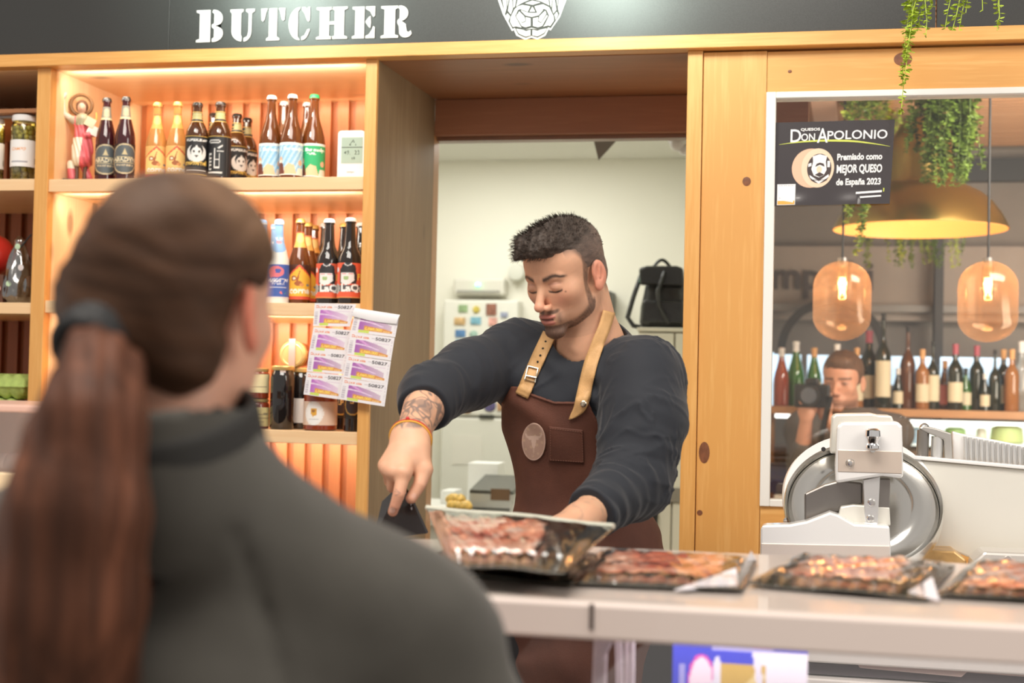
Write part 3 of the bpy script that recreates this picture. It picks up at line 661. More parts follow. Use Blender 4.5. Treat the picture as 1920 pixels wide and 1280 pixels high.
for chx, (x0, x1, y1, y0) in spans.items():
    a, b = P(x0, y1, ys_), P(x1, y1-.0, ys_); top = P((x0+x1)/2, y0, ys_)
    wd = (b.x-a.x); hz = top.z-(a.z+b.z)/2; W0 = 1.14 if chx == 'H' else (1.06 if chx == 'R' else 1.0)
    polys = GL[chx]
    if chx == 'H': polys = polys+[[(.44, .45), (.68, .45), (.68, .55), (.44, .55)]]
    fr = lambda u, v, t: Vector((a.x+u*wd/W0, ys_-t, (a.z+b.z)/2+v*hz))
    flat_print('letter', polys, fr, white_lac, sg, .002)
# faceted bull-head emblem: separate white facets with dark joints between
em = empty('bull_head_emblem', P(998, 75, ys_), 'white faceted bull muzzle emblem cut by the top picture edge on the black board', 'emblem')
def ep(pts): return [(920+x/12.0, y/12.0) for x, y in pts]
base_p = ep([(150, -160), (165, 0), (275, 320), (480, 700), (520, 670), (580, 800), (780, 895), (915, 840), (1050, 890), (1230, 800), (1300, 660), (1350, 680), (1560, 380), (1700, 0), (1715, -160)])
def eb(pts, y, th): return [P(x, yy, y) for x, yy in pts]
def facet(polys, yd, m, nm):
    s = MB()
    for p in polys:
        v0 = [P(x, y, yd) for x, y in p]; n = len(v0); V = v0+[v+Vector((0, .0015, 0)) for v in v0]
        s.add(V, [list(range(n)), [i+n for i in range(n)][::-1]]+[[i, i+n, (i+1) % n+n, (i+1) % n] for i in range(n)])
    return s.build(nm, m, em)
facet([base_p], ys_+.0005, white_lac, 'outline')
inner_p = ep([(215, -160), (225, 0), (330, 340), (490, 650), (540, 620), (620, 775), (790, 850), (915, 800), (1050, 845), (1210, 760), (1290, 610), (1355, 630), (1530, 350), (1650, 0), (1660, -160)])
facet([inner_p], ys_-.0008, mat('emblem_joint', (.03, .032, .026), .5), 'backing')
fc = [[(235, -160), (345, -160), (360, 190), (320, 330)], [(365, -160), (430, -160), (375, 160)], [(450, -160), (480, -20), (500, 200), (450, 340), (385, 250)], [(500, -160), (600, -160), (545, 150), (510, 190)], [(640, -160), (600, 0), (560, 160), (700, 70), (880, -5), (920, -160)],
 [(335, 355), (375, 290), (440, 360), (410, 440), (400, 480)], [(760, 75), (940, 10), (1130, 55), (940, 110)], [(530, 200), (600, 130), (720, 90), (910, 125), (850, 255), (660, 185), (610, 215), (540, 360), (670, 600), (700, 640), (560, 610), (490, 630), (420, 500), (430, 400)], [(870, 262), (938, 145), (1005, 262)],
 [(965, 125), (1170, 75), (1320, 150), (1370, 250), (1430, 370), (1440, 470), (1350, 600), (1290, 590), (1180, 620), (1220, 570), (1325, 350), (1260, 210), (1190, 180), (1040, 262), (1020, 255)],
 [(650, 225), (850, 290), (1030, 290), (1210, 205), (1090, 345), (925, 385), (770, 350)], [(635, 245), (760, 370), (790, 470), (710, 510), (600, 330)], [(1235, 230), (1260, 300), (1130, 510), (1065, 470), (1095, 360)], [(790, 380), (910, 405), (910, 590), (790, 625), (695, 590), (560, 360), (590, 290), (590, 340), (705, 530), (810, 480)],
 [(940, 405), (1065, 380), (1050, 480), (1135, 530), (1280, 320), (1300, 350), (1160, 590), (1060, 625), (940, 590)], [(560, 640), (730, 670), (800, 700), (905, 665), (905, 800), (790, 830), (620, 755)], [(930, 665), (1050, 695), (1120, 665), (1280, 630), (1210, 740), (1050, 825), (930, 800)],
 [(780, 665), (920, 625), (1060, 660), (920, 640)], [(1310, -160), (1390, -160), (1365, 180), (1340, 120)], [(1400, -160), (1440, -30), (1480, 230), (1410, 320), (1385, 220)], [(1470, -160), (1520, -160), (1495, 160)], [(1540, -160), (1640, -160), (1640, 0), (1540, 320), (1510, 200)], [(1425, 335), (1490, 255), (1520, 330), (1460, 450), (1450, 380)],
 [(980, -160), (1000, -5), (1170, 50), (1330, 130), (1290, -160)]]
shr = lambda p: [(sum(x for x, y in p)/len(p)*.085+x*.915, sum(y for x, y in p)/len(p)*.085+y*.915) for x, y in p]
facet([ep(shr(p)) for p in fc], ys_-.0022, white_lac, 'facets')

# lottery tickets: two strips of four, taped to the post edge
tk = empty('lottery_ticket_sheet', P(628, 570, D-.02), 'printed strip of four lottery tickets hanging in front of the shelf end, left one', 'lottery tickets', 'lottery ticket strips')
tk2 = empty('lottery_ticket_sheet', P(705, 580, D-.03), 'printed strip of four lottery tickets with a folded top edge, right one overhanging the doorway', 'lottery tickets', 'lottery ticket strips')
def ticket_canvas(dull):
    c = Canvas(110, 74, (.86, .83, .86)); k = .82 if dull else 1.0
    for i in range(16):
        t = i/16; c.rect(.16+.72*t, .14, .16+.72*(t+.07), .72-.30*t*t, tuple(np.array((.50+.30*t, .16+.50*t, .55+.22*t))*k))
    c.poly([(.16, .50), (.45, .46), (.7, .34), (.72, .38), (.45, .52), (.16, .56)], (.80, .62, .82)); c.poly([(.2, .72), (.3, .72), (.5, .5), (.42, .5)], (.70, .36, .70))
    c.poly([(.28, .16), (.28, .34), (.66, .30), (.92, .22), (.92, .12), (.30, .12)], (.72, .32, .10)); c.text('6.000.000', .50, .17, .15, (.93, .66, .14), 1.5, .04); c.text('Euros', .80, .14, .10, (.93, .70, .3), 1.5, .03)
    c.poly([(.17, .03), (.42, .03), (.42, .13), (.17, .13)], (.62, .74, .15)); c.rect(.03, .10, .10, .62, (.86, .83, .86))
    for i in range(24): 
        if (i*7) % 5 < 3: c.rect(.03, .10+i*.022, .10, .10+i*.022+.013, (.35, .30, .38))
    for i in range(30):
        if (i*11) % 7 < 4: c.rect(.945, .10+i*.026, .975, .10+i*.026+.014, (.55, .5, .6))
    c.text('Cuponaza', .24, .80, .15, (.80, .26, .14), 1.5, .03); c.rect(.50, .83, .60, .86, (.6, .55, .6)); c.rect(.50, .78, .6, .80, (.6, .55, .6)); c.rect(.55, .65, .9, .67, (.75, .65, .75)); return c
ink = mat('ticket_ink', (.06, .05, .07), .6)
def strip(root, quads, yd, dull, fold=None):
    for i, (tl_, tr, br, bl) in enumerate(quads):
        A, B, C_, D_ = [np.array(P(x, y, yd)) for x, y in (tl_, tr, br, bl)]
        def at(u, v, off=0.0):
            p = (np.outer((1-u)*v, A)+np.outer(u*v, B)+np.outer(u*(1-v), C_)+np.outer((1-u)*(1-v), D_))
            p[:, 1] += -.004*np.sin(u*PI)-off; return p
        def fn(U, Vv): p = at(U, Vv); return p[:, 0], p[:, 1], p[:, 2]
        t = grid_mesh('ticket', fn, 90, 60, ticket_canvas(dull[i]), vmat('ticket_paper', .45), root)
        if not (fold and i == 0):
            v, f = text_tris('50827', .19, .012, 1, 'RIGHT'); v = np.array(v); pp = at(v[:, 0]*.72*1.0+.93, v[:, 1]+.78, .0006)
            mesh('number_print', pp, f, ink, t)
strip(tk, [((590, 568), (668, 570), (656, 612), (587, 611)), ((588, 613), (662, 619), (650, 662), (580, 656)), ((580, 656), (652, 662), (646, 702), (575, 696)), ((575, 697), (646, 703), (640, 749), (569, 739))], D-.02, (0, 0, 1, 0))
strip(tk2, [((667, 578), (749, 590), (741, 632), (657, 622)), ((657, 622), (740, 633), (733, 676), (650, 664)), ((651, 665), (733, 677), (727, 720), (643, 707)), ((643, 708), (727, 720), (721, 762), (636, 748))], D-.03, (1, 1, 1, 1), True)
A, B, C_, D_ = [P(x, y, D-.034) for x, y in ((666, 577), (750, 590), (744, 607), (660, 592))]
fl = []; nn = 12
for i in range(nn+1):
    u = i/nn; top = A.lerp(B, u); bot = D_.lerp(C_, u); fl.append(top); sag = .004*math.sin(u*PI); fl.append((top+bot)/2+Vector((0, -.006, 0))); fl.append(bot+Vector((0, -.002, -sag)))
mesh('folded_edge', fl, [[i*3+k, (i+1)*3+k, (i+1)*3+k+1, i*3+k+1] for i in range(nn) for k in (0, 1)], mat('paper_white', (.86, .85, .87), .5), tk2, True)

# ---- window frame and pane in the right-hand carcass
fx0, fx1 = xr2+.0, X(1450, 500, D); zf1, zf0 = Z(1437, 173), z_w0
wf = structure(empty('window_1', (xr2, D, zf0)))
part_box('window_frame', white_paint, xr2, fx1, D-.006, D+.05, zf0, zf1, wf, .002)
part_box('window_frame', white_paint, fx1, 2.6, D-.005, D+.05, zf1-.016, zf1, wf, .002)
part_box('window_frame', white_paint, fx1, 2.6, D-.005, D+.05, zf0, zf0+.017, wf, .002)
part_box('pane', glass_thin('window_glass', (.93, .94, .93), .0, .0), fx1-.005, 2.6, D+.018, D+.022, zf0+.01, zf1-.01, wf, 0)
# ---- cheese poster stuck on the pane
yp = D+.010
pr_ = empty('cheese_poster', P(1560, 305, yp), 'black glossy poster about a prize-winning cheese stuck on the window pane', 'poster')
cA, cB, cC, cD = [np.array(P(x, y, yp)) for x, y in ((1449, 230), (1678, 224), (1668, 382), (1446, 386))]
def pat(u, v, off=0.0):
    u = np.atleast_1d(np.asarray(u, float)); v = np.atleast_1d(np.asarray(v, float))
    p = np.outer((1-u)*v, cA)+np.outer(u*v, cB)+np.outer(u*(1-v), cC)+np.outer((1-u)*(1-v), cD)
    cr = .004*np.exp(-((u-.78)/.1+(v)*1.4)**2)+.005*np.exp(-(v/.12)**2)*(u < .75)*np.sin(u*7)**2
    p[:, 1] += -cr-off; return p
grid_mesh('sheet', lambda U, Vv: tuple(pat(U, Vv).T), 60, 44, None, mat('poster_black', (.055, .048, .052), .22, coat=.5), pr_)
def pxuv(x, y): return ((x-1447)/226.0, 1-(y-226)/158.0)
def ptext(s, x0, y_base, h, x1, m, bold=.02, off=.0012):
    v, f = text_tris(s, 1.0, bold); v = np.array(v); w_ = v[:, 0].max()-v[:, 0].min(); cap = .72
    xs = x0+(v[:, 0]-v[:, 0].min())/w_*(x1-x0); ysx = y_base-v[:, 1]*(h/cap)
    u, vv = (xs-1447)/226.0, 1-(ysx-226)/158.0
    mesh('lettering', pat(u, vv, off), f, m, pr_)
wl = mat('poster_white', (.88, .88, .88), .4); yg = mat('poster_lime', (.62, .68, .12), .4); ck = mat('poster_cheese', (.85, .52, .36), .45); ck2 = mat('poster_cheese_rim', (.90, .66, .48), .45)
ptext('QUESOS', 1500, 243, 5, 1536, wl, .03); ptext('D', 1481, 264, 25, 1501, wl, .01); ptext('ON', 1501, 262, 14, 1527, wl, .012); ptext('A', 1531, 266, 28, 1551, wl, .01); ptext('POLONIO', 1550, 261, 17, 1661, wl, .012)
ptext('Premiado como', 1570, 300, 12, 1654, wl, .035); ptext('MEJOR QUESO', 1570, 324, 15, 1655, wl, .035); ptext('de España 2023', 1570, 347, 12, 1654, wl, .035)
def ppoly(pts, m, off=.001, nm='print', n=1):
    u = [pxuv(x, y) for x, y in pts]; mesh(nm, pat([a for a, b in u], [b for a, b in u], off), [list(range(len(pts)))], m, pr_)
sw = []; 
for k in range(25): t = k/24; sw.append((1460+t*207, 276-18*math.sin(PI*(.12+t*.8))**.8+(t*6)))
for k in range(24, -1, -1): t = k/24; sw.append((1460+t*207, 276.5-18*math.sin(PI*(.12+t*.8))**.8+(t*6)+3.4*math.sin(PI*t)))
for k in range(24): ppoly([sw[k], sw[k+1], sw[48-k], sw[49-k]], yg, .0008) if k in () else None
vq = [pxuv(x, y) for x, y in sw]; mesh('swoosh', pat([a for a, b in vq], [b for a, b in vq], .001), [[k, k+1, 48-k, 49-k] for k in range(24)], yg, pr_)
E_ = lambda cx, cy, rx, ry, n=36, rot=0: [(cx+rx*math.cos(2*PI*k/n)*math.cos(rot)-ry*math.sin(2*PI*k/n)*math.sin(rot), cy+rx*math.cos(2*PI*k/n)*math.sin(rot)+ry*math.sin(2*PI*k/n)*math.cos(rot)) for k in range(n)]
ppoly(E_(1521, 314, 36, 37), ck, .0010); ppoly(E_(1534, 314, 31, 37), ck2, .0013); ppoly(E_(1537, 315, 23, 28), mat('poster_dark', (.07, .05, .05), .4), .0016)
ppoly([(1524, 292), (1537, 288), (1551, 292), (1549, 302), (1551, 318), (1546, 328), (1537, 332), (1527, 328), (1522, 316), (1525, 302)], wl, .0019)
ppoly([(1529, 312), (1532, 306), (1538, 304), (1545, 306), (1547, 312), (1538, 308)], mat('poster_dark', (.07, .05, .05), .4), .0022)
ppoly(E_(1537, 317, 5, 6.5, 16), ck2, .0022); ppoly([(1529, 327), (1538, 322), (1547, 327), (1538, 331)], mat('poster_dark', (.07, .05, .05), .4), .0023)
ppoly([(1519, 327), (1537, 339), (1555, 326), (1556, 331), (1537, 344), (1520, 332)], wl, .0019); ppoly([(1516, 306), (1522, 304), (1522, 310), (1516, 312)], wl, .0019); ppoly([(1552, 301), (1557, 301), (1557, 313), (1552, 313)], wl, .0019)
ptext('CURADO DE OVEJA', 1522, 338, 2.6, 1553, mat('poster_dark', (.07, .05, .05), .4), .02, .0023)
ppoly([(1458, 343.5), (1493, 343.5), (1493, 383), (1458, 383)], wl, .0014); ppoly([(1459, 375), (1492, 375), (1492, 382), (1459, 382)], mat('poster_orange', (.80, .42, .08), .5), .0017)
gp = mat('poster_greyprint', (.35, .33, .36), .5)
ptext('PREMIO', 1461, 350, 4.5, 1490, gp, .02, .0018); ptext('ESPECIAL', 1464, 357, 4.5, 1488, gp, .02, .0018)
for k in range(3): ppoly([(1462, 361+k*4), (1489, 361+k*4), (1489, 362.2+k*4), (1462, 362.2+k*4)], gp, .0018)
ppoly([(1608, 361), (1657, 358), (1657, 362), (1608, 365)], wl, .0012); ppoly([(1616, 369.5), (1656, 367), (1656, 370), (1616, 373)], wl, .0012); ppoly([(1659, 354), (1661.5, 354), (1661, 361), (1659.5, 361)], yg, .0012)

# ================================================================== market bar mirrored in the pane, its reflection built as objects behind it
MK = 8.2
hallw = mat('hall_wall', (.21, .18, .155), .8, vary=.15, vscale=1.5)
plain('wall_far', -0.24, 3.4, 6.75, 6.8, 0, P(1600, 150, 6.75).z+.6, hallw)
plain('wall_side', 3.35, 3.4, D+.1, 6.8, 0, 3.4, hallw)
zcm = 2.64
area_light('ceiling_slat_fill', (1.6, 4.6, 1.6), (1.0, 5.6, 2.9), 1.0, 30, (1.0, .85, .68))  # unseen fill added to brighten the ceiling slats
plain('trim_4', -0.24, 3.35, 6.70, 6.75, P(1500, 342, 6.7).z, P(1500, 300, 6.7).z, mat('black_beam', (.012, .012, .012), .5))
cp_ = empty('slatted_ceiling', (0, 5.5, zcm), 'slatted pale wood ceiling reflected in the window above the gold lamp', 'ceiling'); cp_['kind'] = 'structure'
plain('ceiling_deck', -0.24, 3.4, D+.08, 6.8, zcm+.12, zcm+.2, mat('deck_brown', (.20, .10, .05), .7))
tan_m = wood('slat_tan', (.50, .26, .13), (.68, .40, .22), 'x', rough=.6, knots=False)
for k in range(44):
    y = 4.0+k*.060; MB().box(-.23, 3.3, y, y+.032, zcm, zcm+.06).build('slat', tan_m, cp_)
for (xa, ya, xb_, yb) in ((1.0, 4.0, 1.75, 6.6), (-.05, 4.2, .02, 6.6)):
    MB().add([(xa, ya, zcm-.01), (xa+.09, ya, zcm-.01), (xb_+.09, yb, zcm-.01), (xb_, yb, zcm-.01), (xa, ya, zcm-.05), (xa+.09, ya, zcm-.05), (xb_+.09, yb, zcm-.05), (xb_, yb, zcm-.05)], [[0, 1, 2, 3], [7, 6, 5, 4], [0, 4, 5, 1], [1, 5, 6, 2], [2, 6, 7, 3], [3, 7, 4, 0]]).build('cross_beam', mat('beam_rose', (.62, .42, .33), .6), cp_)
# rear partition panels, pillar and lettering
plain('wall_band', -0.23, 3.35, 6.66, 6.7, P(1500, 600, 6.7).z, P(1500, 463, 6.7).z, mat('band_taupe', (.30, .245, .205), .75, vary=.1, vscale=3))
plain('trim_5', X(1752, 500, 6.55), X(1768, 500, 6.55), 6.5, 6.6, 0, P(1700, 340, 6.5).z, mat('pillar_dark', (.035, .033, .033), .6))
plain('trim_6', -.2, 3.3, 6.6, 6.65, P(1700, 585, 6.6).z, P(1700, 572, 6.6).z, mat('rail_grey', (.22, .20, .18), .5))
v, f = text_tris('mpafri', 1.0, .02); q = P(1446, 541, 6.65); k = .18
o = tag(mesh('wall_lettering', [(q.x+a*k*1.0, 6.64, q.z+b*k) for a, b in v], f, mat('letter_brown', (.06, .045, .04), .6)), 'dark brown lettering mpafri on the taupe wall reflected in the window pane', 'sign lettering')
s = MB(); q = P(1560, 650, 6.5)
s.prism([(math.cos(math.radians(a))*.24, math.sin(math.radians(a))*.24) for a in range(0, 181, 10)]+[(math.cos(math.radians(a))*.205, math.sin(math.radians(a))*.205) for a in range(180, -1, -10)], 0, .05, frame=lambda a, b, t: Vector((q.x+a, 6.5+t, q.z+b-.02)))
tag(s.build('dark_arch', mat('arch_dark', (.03, .028, .027), .6)), 'dark round arch behind the left glass pendant', 'arch')
# window band behind the bottles (daylit glazing of the hall) and lit counter front
sky_m = mat('hall_daylight', (.5, .7, .9), emit=(.62, .82, 1.0), estr=.95)
zb_a, zb_b = P(1700, 722, 6.4).z, P(1700, 668, 6.4).z
dw = structure(empty('window_2', (.8, 6.4, zb_a)))
xs0 = [1432, 1507, 1560, 1640, 1757, 1830, 1905, 2000]
for a, b in zip(xs0, xs0[1:]): part_box('pane', sky_m, P(a+6, 700, 6.4).x, P(b-5, 700, 6.4).x, 6.40, 6.41, zb_a, zb_b, dw, 0)
part_box('pane', sky_m, P(1438, 700, 6.38).x, P(1450, 700, 6.38).x, 6.38, 6.39, P(1440, 945, 6.38).z, P(1440, 660, 6.38).z, dw, 0)
BY = 6.15
zsh = P(1800, 769, BY).z; bw = wood('bar_shelf_wood', (.40, .20, .08), (.55, .30, .13), 'x', knots=False)
bs = empty('bar_shelf', (.8, BY, zsh), 'brown wooden bar shelf carrying the wine bottles reflected in the window', 'shelf')
part_box('board', bw, -.22, 2.3, BY-.06, BY+.16, zsh-.032, zsh, bs)
part_box('bracket', bw, P(1444, 800, BY).x, P(1452, 800, BY).x, BY+.02, BY+.1, 0, zsh-.03, bs); part_box('bracket', bw, 2.2, 2.25, BY+.02, BY+.1, 0, zsh-.03, bs)
lit = mat('lit_counter_glass', (.8, .85, .8), emit=(.72, .80, .74), estr=.85)
lc = empty('lit_display_counter', (.6, 6.3, 0), 'brightly lit glazed display counter below the bar shelf, reflected in the window', 'display counter')
part_box('light_panel', lit, P(1655, 800, 6.3).x, 2.3, 6.3, 6.34, P(1700, 835, 6.3).z, P(1700, 787, 6.3).z, lc, 0)
part_box('tube', mat('tube_white', (1, 1, 1), emit=(1, 1, .97), estr=2.2), P(1655, 800, 6.28).x, 2.3, 6.27, 6.29, P(1700, 792, 6.3).z, P(1700, 787, 6.3).z, lc, 0)
part_box('tube', MATS['tube_white'], P(1452, 800, 6.28).x, P(1492, 800, 6.28).x, 6.28, 6.30, P(1470, 783, 6.3).z, P(1470, 776, 6.3).z, lc, 0)
for i, (a, b, y0, y1, cc) in enumerate(((1770, 1812, 800, 835, (.35, .62, .25)), (1830, 1850, 802, 840, (.75, .80, .70)), (1856, 1920, 797, 830, (.55, .72, .32)), (1700, 1730, 800, 830, (.35, .55, .72)))):
    s = MB(); w_ = P(b, 800, 6.24).x-P(a, 800, 6.24).x; z0_, z1_ = P(a, y1, 6.24).z, P(a, y0, 6.24).z; hgt = z1_-z0_
    s.lathe([(0, 0), (w_*.45, 0), (w_*.5, hgt*.1), (w_*.46, hgt*.9), (w_*.3, hgt), (0, hgt)], (P((a+b)/2, 800, 6.22).x, 6.22, z0_), 16); s.build('goods', mat('goods%d' % i, cc, .6), lc, True)
part_box('counter_body', mat('counter_brown', (.20, .13, .09), .6, vary=.3, vscale=8), -.2, 2.3, 6.27, 6.5, 0, P(1500, 838, 6.27).z, lc, 0)
for a, b, y0, y1, cc, nm in ((1441, 1484, 868, 922, (.045, .035, .06), 'dark_box'), (1452, 1500, 925, 947, (.80, .74, .66), 'pale_tray')):
    o = MB().box(P(a, 900, 5.9).x, P(b, 900, 5.9).x, 5.86, 5.98, P(a, y1, 5.9).z, P(a, y0, 5.9).z).build(nm, mat('m_'+nm, cc, .5), bev=.006)
    tag(o, {'dark_box': 'small dark box low in the window reflection beside the slicer', 'pale_tray': 'pale tray low in the window reflection at the corner beside the slicer'}[nm], 'box' if nm == 'dark_box' else 'tray')
mat('counter_brown2', (.30, .22, .17), .5, vary=.25, vscale=10)
# wine and spirit bottles on the bar shelf
wine = [(0, 0), (.115, 0), (.122, .01), (.122, .58), (.112, .64), (.070, .71), (.045, .76), (.042, .95), (.047, .955), (.047, 1.0), (0, 1.0)]
champ = [(0, 0), (.13, 0), (.14, .01), (.14, .45), (.125, .55), (.085, .68), (.055, .80), (.045, .93), (.055, .95), (.05, 1.0), (0, 1.0)]
tallp = [(0, 0), (.10, 0), (.105, .01), (.105, .52), (.085, .60), (.04, .68), (.026, .74), (.024, .98), (.03, 1.0), (0, 1.0)]
gls = {'dk': mat('wine_dark', (.014, .018, .010), .08, coat=.5), 'gr': mat('wine_green', (.05, .17, .02), .08, trans=.4, coat=.5), 'ro': mat('wine_rose', (.36, .07, .03), .1, trans=.2, coat=.4), 'br': mat('wine_brown', (.10, .035, .015), .1, coat=.5), 'or': mat('wine_orange', (.36, .15, .05), .1, trans=.2, coat=.4), 'cl': mat('wine_clear', (.42, .40, .36), .1, trans=.5, coat=.3)}
caps = {'w': mat('wcap_w', (.75, .73, .70), .4), 'r': mat('wcap_r', (.38, .08, .11), .4), 'o': mat('wcap_o', (.62, .33, .13), .4), 'k': mat('wcap_k', (.02, .02, .02), .4)}
cream = mat('wine_label', (.62, .55, .38), .6); pinkl = mat('wine_label_pink', (.55, .18, .15), .6)
wp = {}
bl = [(1466, 652, 'champ', 'ro', 'w', 0, 'rose-coloured sparkling wine bottle at the left end of the bar shelf'), (1493, 640, 'champ', 'gr', 'w', 0, 'green sparkling wine bottle beside the rose one on the bar shelf'), (1527, 652, 'champ', 'gr', 'o', 1, "green bottle with gold neck above the photographer's hand"), (1570, 645, 'wine', 'br', 'w', 0, "brown bottle behind the photographer's head"), (1607, 652, 'wine', 'or', 'o', 1, "orange-capped bottle right of the photographer's head"),
 (1630, 620, 'wine', 'dk', 'r', 1, 'dark wine bottle with red capsule and high cream label'), (1657, 588, 'tall', 'dk', 'k', 1, 'tall slim-necked dark bottle, highest on the bar shelf'), (1684, 690, 'champ', 'dk', 'w', 1, 'short dark bottle right of the tallest one'), (1703, 612, 'tall', 'br', 'k', 0, 'tall brown bottle with long thin neck'), (1730, 655, 'wine', 'or', 'o', 1, 'orange-glowing bottle with big cream label'), (1750, 640, 'tall', 'dk', 'k', 1, 'dark bottle with thin neck and large cream shield label'),
 (1772, 676, 'champ', 'br', 'o', 2, 'brown bottle with round pink label'), (1792, 645, 'wine', 'dk', 'r', 1, 'dark wine bottle with pink capsule, left one'), (1811, 690, 'champ', 'gr', 'k', 1, 'green-necked bottle with wide cream label'), (1832, 648, 'wine', 'dk', 'r', 0, 'dark wine bottle with pink capsule, right one'), (1847, 700, 'champ', 'dk', 'w', 1, 'round-shouldered dark bottle under the right glass pendant'), (1866, 656, 'tall', 'dk', 'k', 0, 'dark thin-necked bottle under the right glass pendant'), (1882, 655, 'wine', 'dk', 'o', 1, 'dark bottle with gold capsule and cream label'), (1898, 655, 'wine', 'or', 'o', 0, 'orange wine bottle near the right picture edge'), (1916, 640, 'wine', 'cl', 'w', 0, 'clear bottle with white top at the right picture edge')]
for i, (px, top, pf, gk, ck_, lb, lab) in enumerate(bl):
    y = BY+.02+(i % 3)*.035+(.02 if i % 2 else 0); q = P(px, top, y); Hh = q.z-zsh; prof = {'wine': wine, 'champ': champ, 'tall': tallp}[pf]
    r = empty('wine_bottle', (q.x, y, zsh+.0005), lab, 'bottle', 'bottles on the bar shelf')
    sc = min(Hh, .34)  # girth of an ordinary bottle
    MB().lathe([(a*sc*.95, b*Hh) for a, b in prof], seg=16).build('glass_body', gls[gk], r, True, local=True)
    MB().lathe([(0, .90*Hh)]+[(rad_at(prof, b)*sc*.95+.0012, b*Hh) for b in (.84 if pf != 'tall' else .95, .93, .96, .998)]+[(0, 1.002*Hh)], seg=14).build('capsule', caps[ck_], r, True, local=True)
    if lb:
        z0_, z1_ = (.12, .42) if lb == 1 else (.1, .38); R = prof[2][0]*sc*.95+.001
        if pf == 'tall' or gk == 'br': z1_ = .5
        grid_mesh('label', lambda U, Vv: (R*np.cos(-PI/2+(U-.5)*2.2), R*np.sin(-PI/2+(U-.5)*2.2), (z0_+(z1_-z0_)*Vv)*Hh), 10, 3, None, pinkl if lb == 2 else cream, r, local=True)
# pendants of capsule glass with filament lamps
amb_g, nt_, b_ = new_mat('pendant_glass'); nt_.nodes.remove(b_)   # smoky amber glass: mostly clear, partly scattering the bulb's light
n_t = nt_.nodes.new('ShaderNodeBsdfTransparent'); n_t.inputs[0].default_value = (.93, .80, .68, 1); n_d = nt_.nodes.new('ShaderNodeBsdfTranslucent'); n_d.inputs[0].default_value = (.66, .44, .30, 1)
n_g = nt_.nodes.new('ShaderNodeBsdfGlossy'); n_g.inputs[0].default_value = (.9, .8, .7, 1); n_g.inputs['Roughness'].default_value = .15
m_1 = nt_.nodes.new('ShaderNodeMixShader'); m_1.inputs[0].default_value = .20; m_2 = nt_.nodes.new('ShaderNodeMixShader'); m_2.inputs[0].default_value = .05
nt_.links.new(n_t.outputs[0], m_1.inputs[1]); nt_.links.new(n_d.outputs[0], m_1.inputs[2]); nt_.links.new(m_1.outputs[0], m_2.inputs[1]); nt_.links.new(n_g.outputs[0], m_2.inputs[2]); nt_.links.new(m_2.outputs[0], nt_.nodes['Material Output'].inputs[0])
fil = mat('filament', (1, .7, .3), emit=(1.0, .62, .25), estr=14.0)
for i, (px, lab) in enumerate(((1580, 'amber capsule glass pendant with tube bulb, left one in the window'), (1853, 'amber capsule glass pendant with tube bulb, right one in the window'))):
    y = 4.82; q = P(px, 489, y); r = empty('glass_pendant', (q.x, y, q.z), lab, 'pendant lamp', 'amber capsule pendants'); R = 52*y/FPX; Hh = 146*y/FPX
    pr = [(.012, 0)]+[(R*math.sin(t), -R*.9*(1-math.cos(t))) for t in [PI/2*k/10 for k in range(2, 11)]]+[(R, -Hh*.55)]+[(R*math.cos(t), -Hh+R*.85-R*.85*math.sin(t)) for t in [PI/2*k/10 for k in range(0, 10)]]+[(.001, -Hh)]
    MB().lathe(pr, seg=40, cap=False).build('glass_shade', amb_g, r, True, local=True)
    MB().tube([(0, 0, 0), (0, 0, 1.1)], .004).build('cord', mat('cord_black', (.01, .01, .01), .5), r, local=True)
    MB().lathe([(0, .01), (.016, .01), (.018, -.03), (.014, -.055), (0, -.055)], seg=16).build('socket', mat('socket_steel', (.3, .28, .26), .3, .8), r, True, local=True)
    MB().lathe([(.010, -.012), (.019, -.02), (.019, -.10), (.014, -.125), (0, -.13)], seg=16).build('bulb', glass_thin('bulb_glass', (1, .85, .65), .05, .05), r, True, local=True)
    s = MB()
    for a0 in range(4):
        a = a0*PI/2; pts = [(.008*math.cos(a+k*.5), .008*math.sin(a+k*.5), -.03-k*.0105) for k in range(9)]; s.tube(pts, .0022, 5)
    s.build('filament', fil, r, local=True)
    l = bpy.data.lights.new('pendant_glow', 'POINT'); l.energy = 1.6; l.color = (1, .6, .3); l.shadow_soft_size = .03
    lo = bpy.data.objects.new('pendant_glow', l); COL.objects.link(lo); lo.location = (q.x, y, q.z-.07)
# big gold dome lamp
y = 5.3; q = P(1724, 430, y); R = 155*y/FPX; gd = empty('gold_dome_lamp', (q.x, y, q.z), 'large gold metal dome pendant lamp with glowing orange inside, hanging plants around it', 'pendant lamp')
Hd = (430-330)*y/FPX
pr = [(R, 0), (R*.985, Hd*.07), (R*.92, Hd*.26), (R*.82, Hd*.47), (R*.70, Hd*.64), (R*.55, Hd*.76), (R*.42, Hd*.82), (R*.39, Hd*.92), (R*.38, Hd*1.25), (R*.34, Hd*1.6), (R*.24, Hd*1.9), (R*.10, Hd*2.04), (0, Hd*2.06)]
MB().lathe(pr, seg=56, cap=False).build('shade', mat('gold_metal', (.36, .27, .08), .28, .95), gd, True, local=True)
MB().lathe([(a-.004, b-.002) for a, b in pr[:6]]+[(0, Hd*.75)], seg=56, cap=False).build('inner_lining', mat('glowing_lining', (.95, .50, .16), .45, emit=(1, .38, .08), estr=.22), gd, True, local=True)  # lining emits a faint orange of its own for the bulb's light
MB().tube([(0, 0, Hd*2), (0, 0, 1.2)], .006).build('cord', MATS['cord_black'], gd, local=True)
MB().ball((0, 0, Hd*.55), .045, 16, 10).build('bulb', mat('dome_bulb', (1, .8, .5), emit=(1, .75, .45), estr=8), gd, True, local=True)
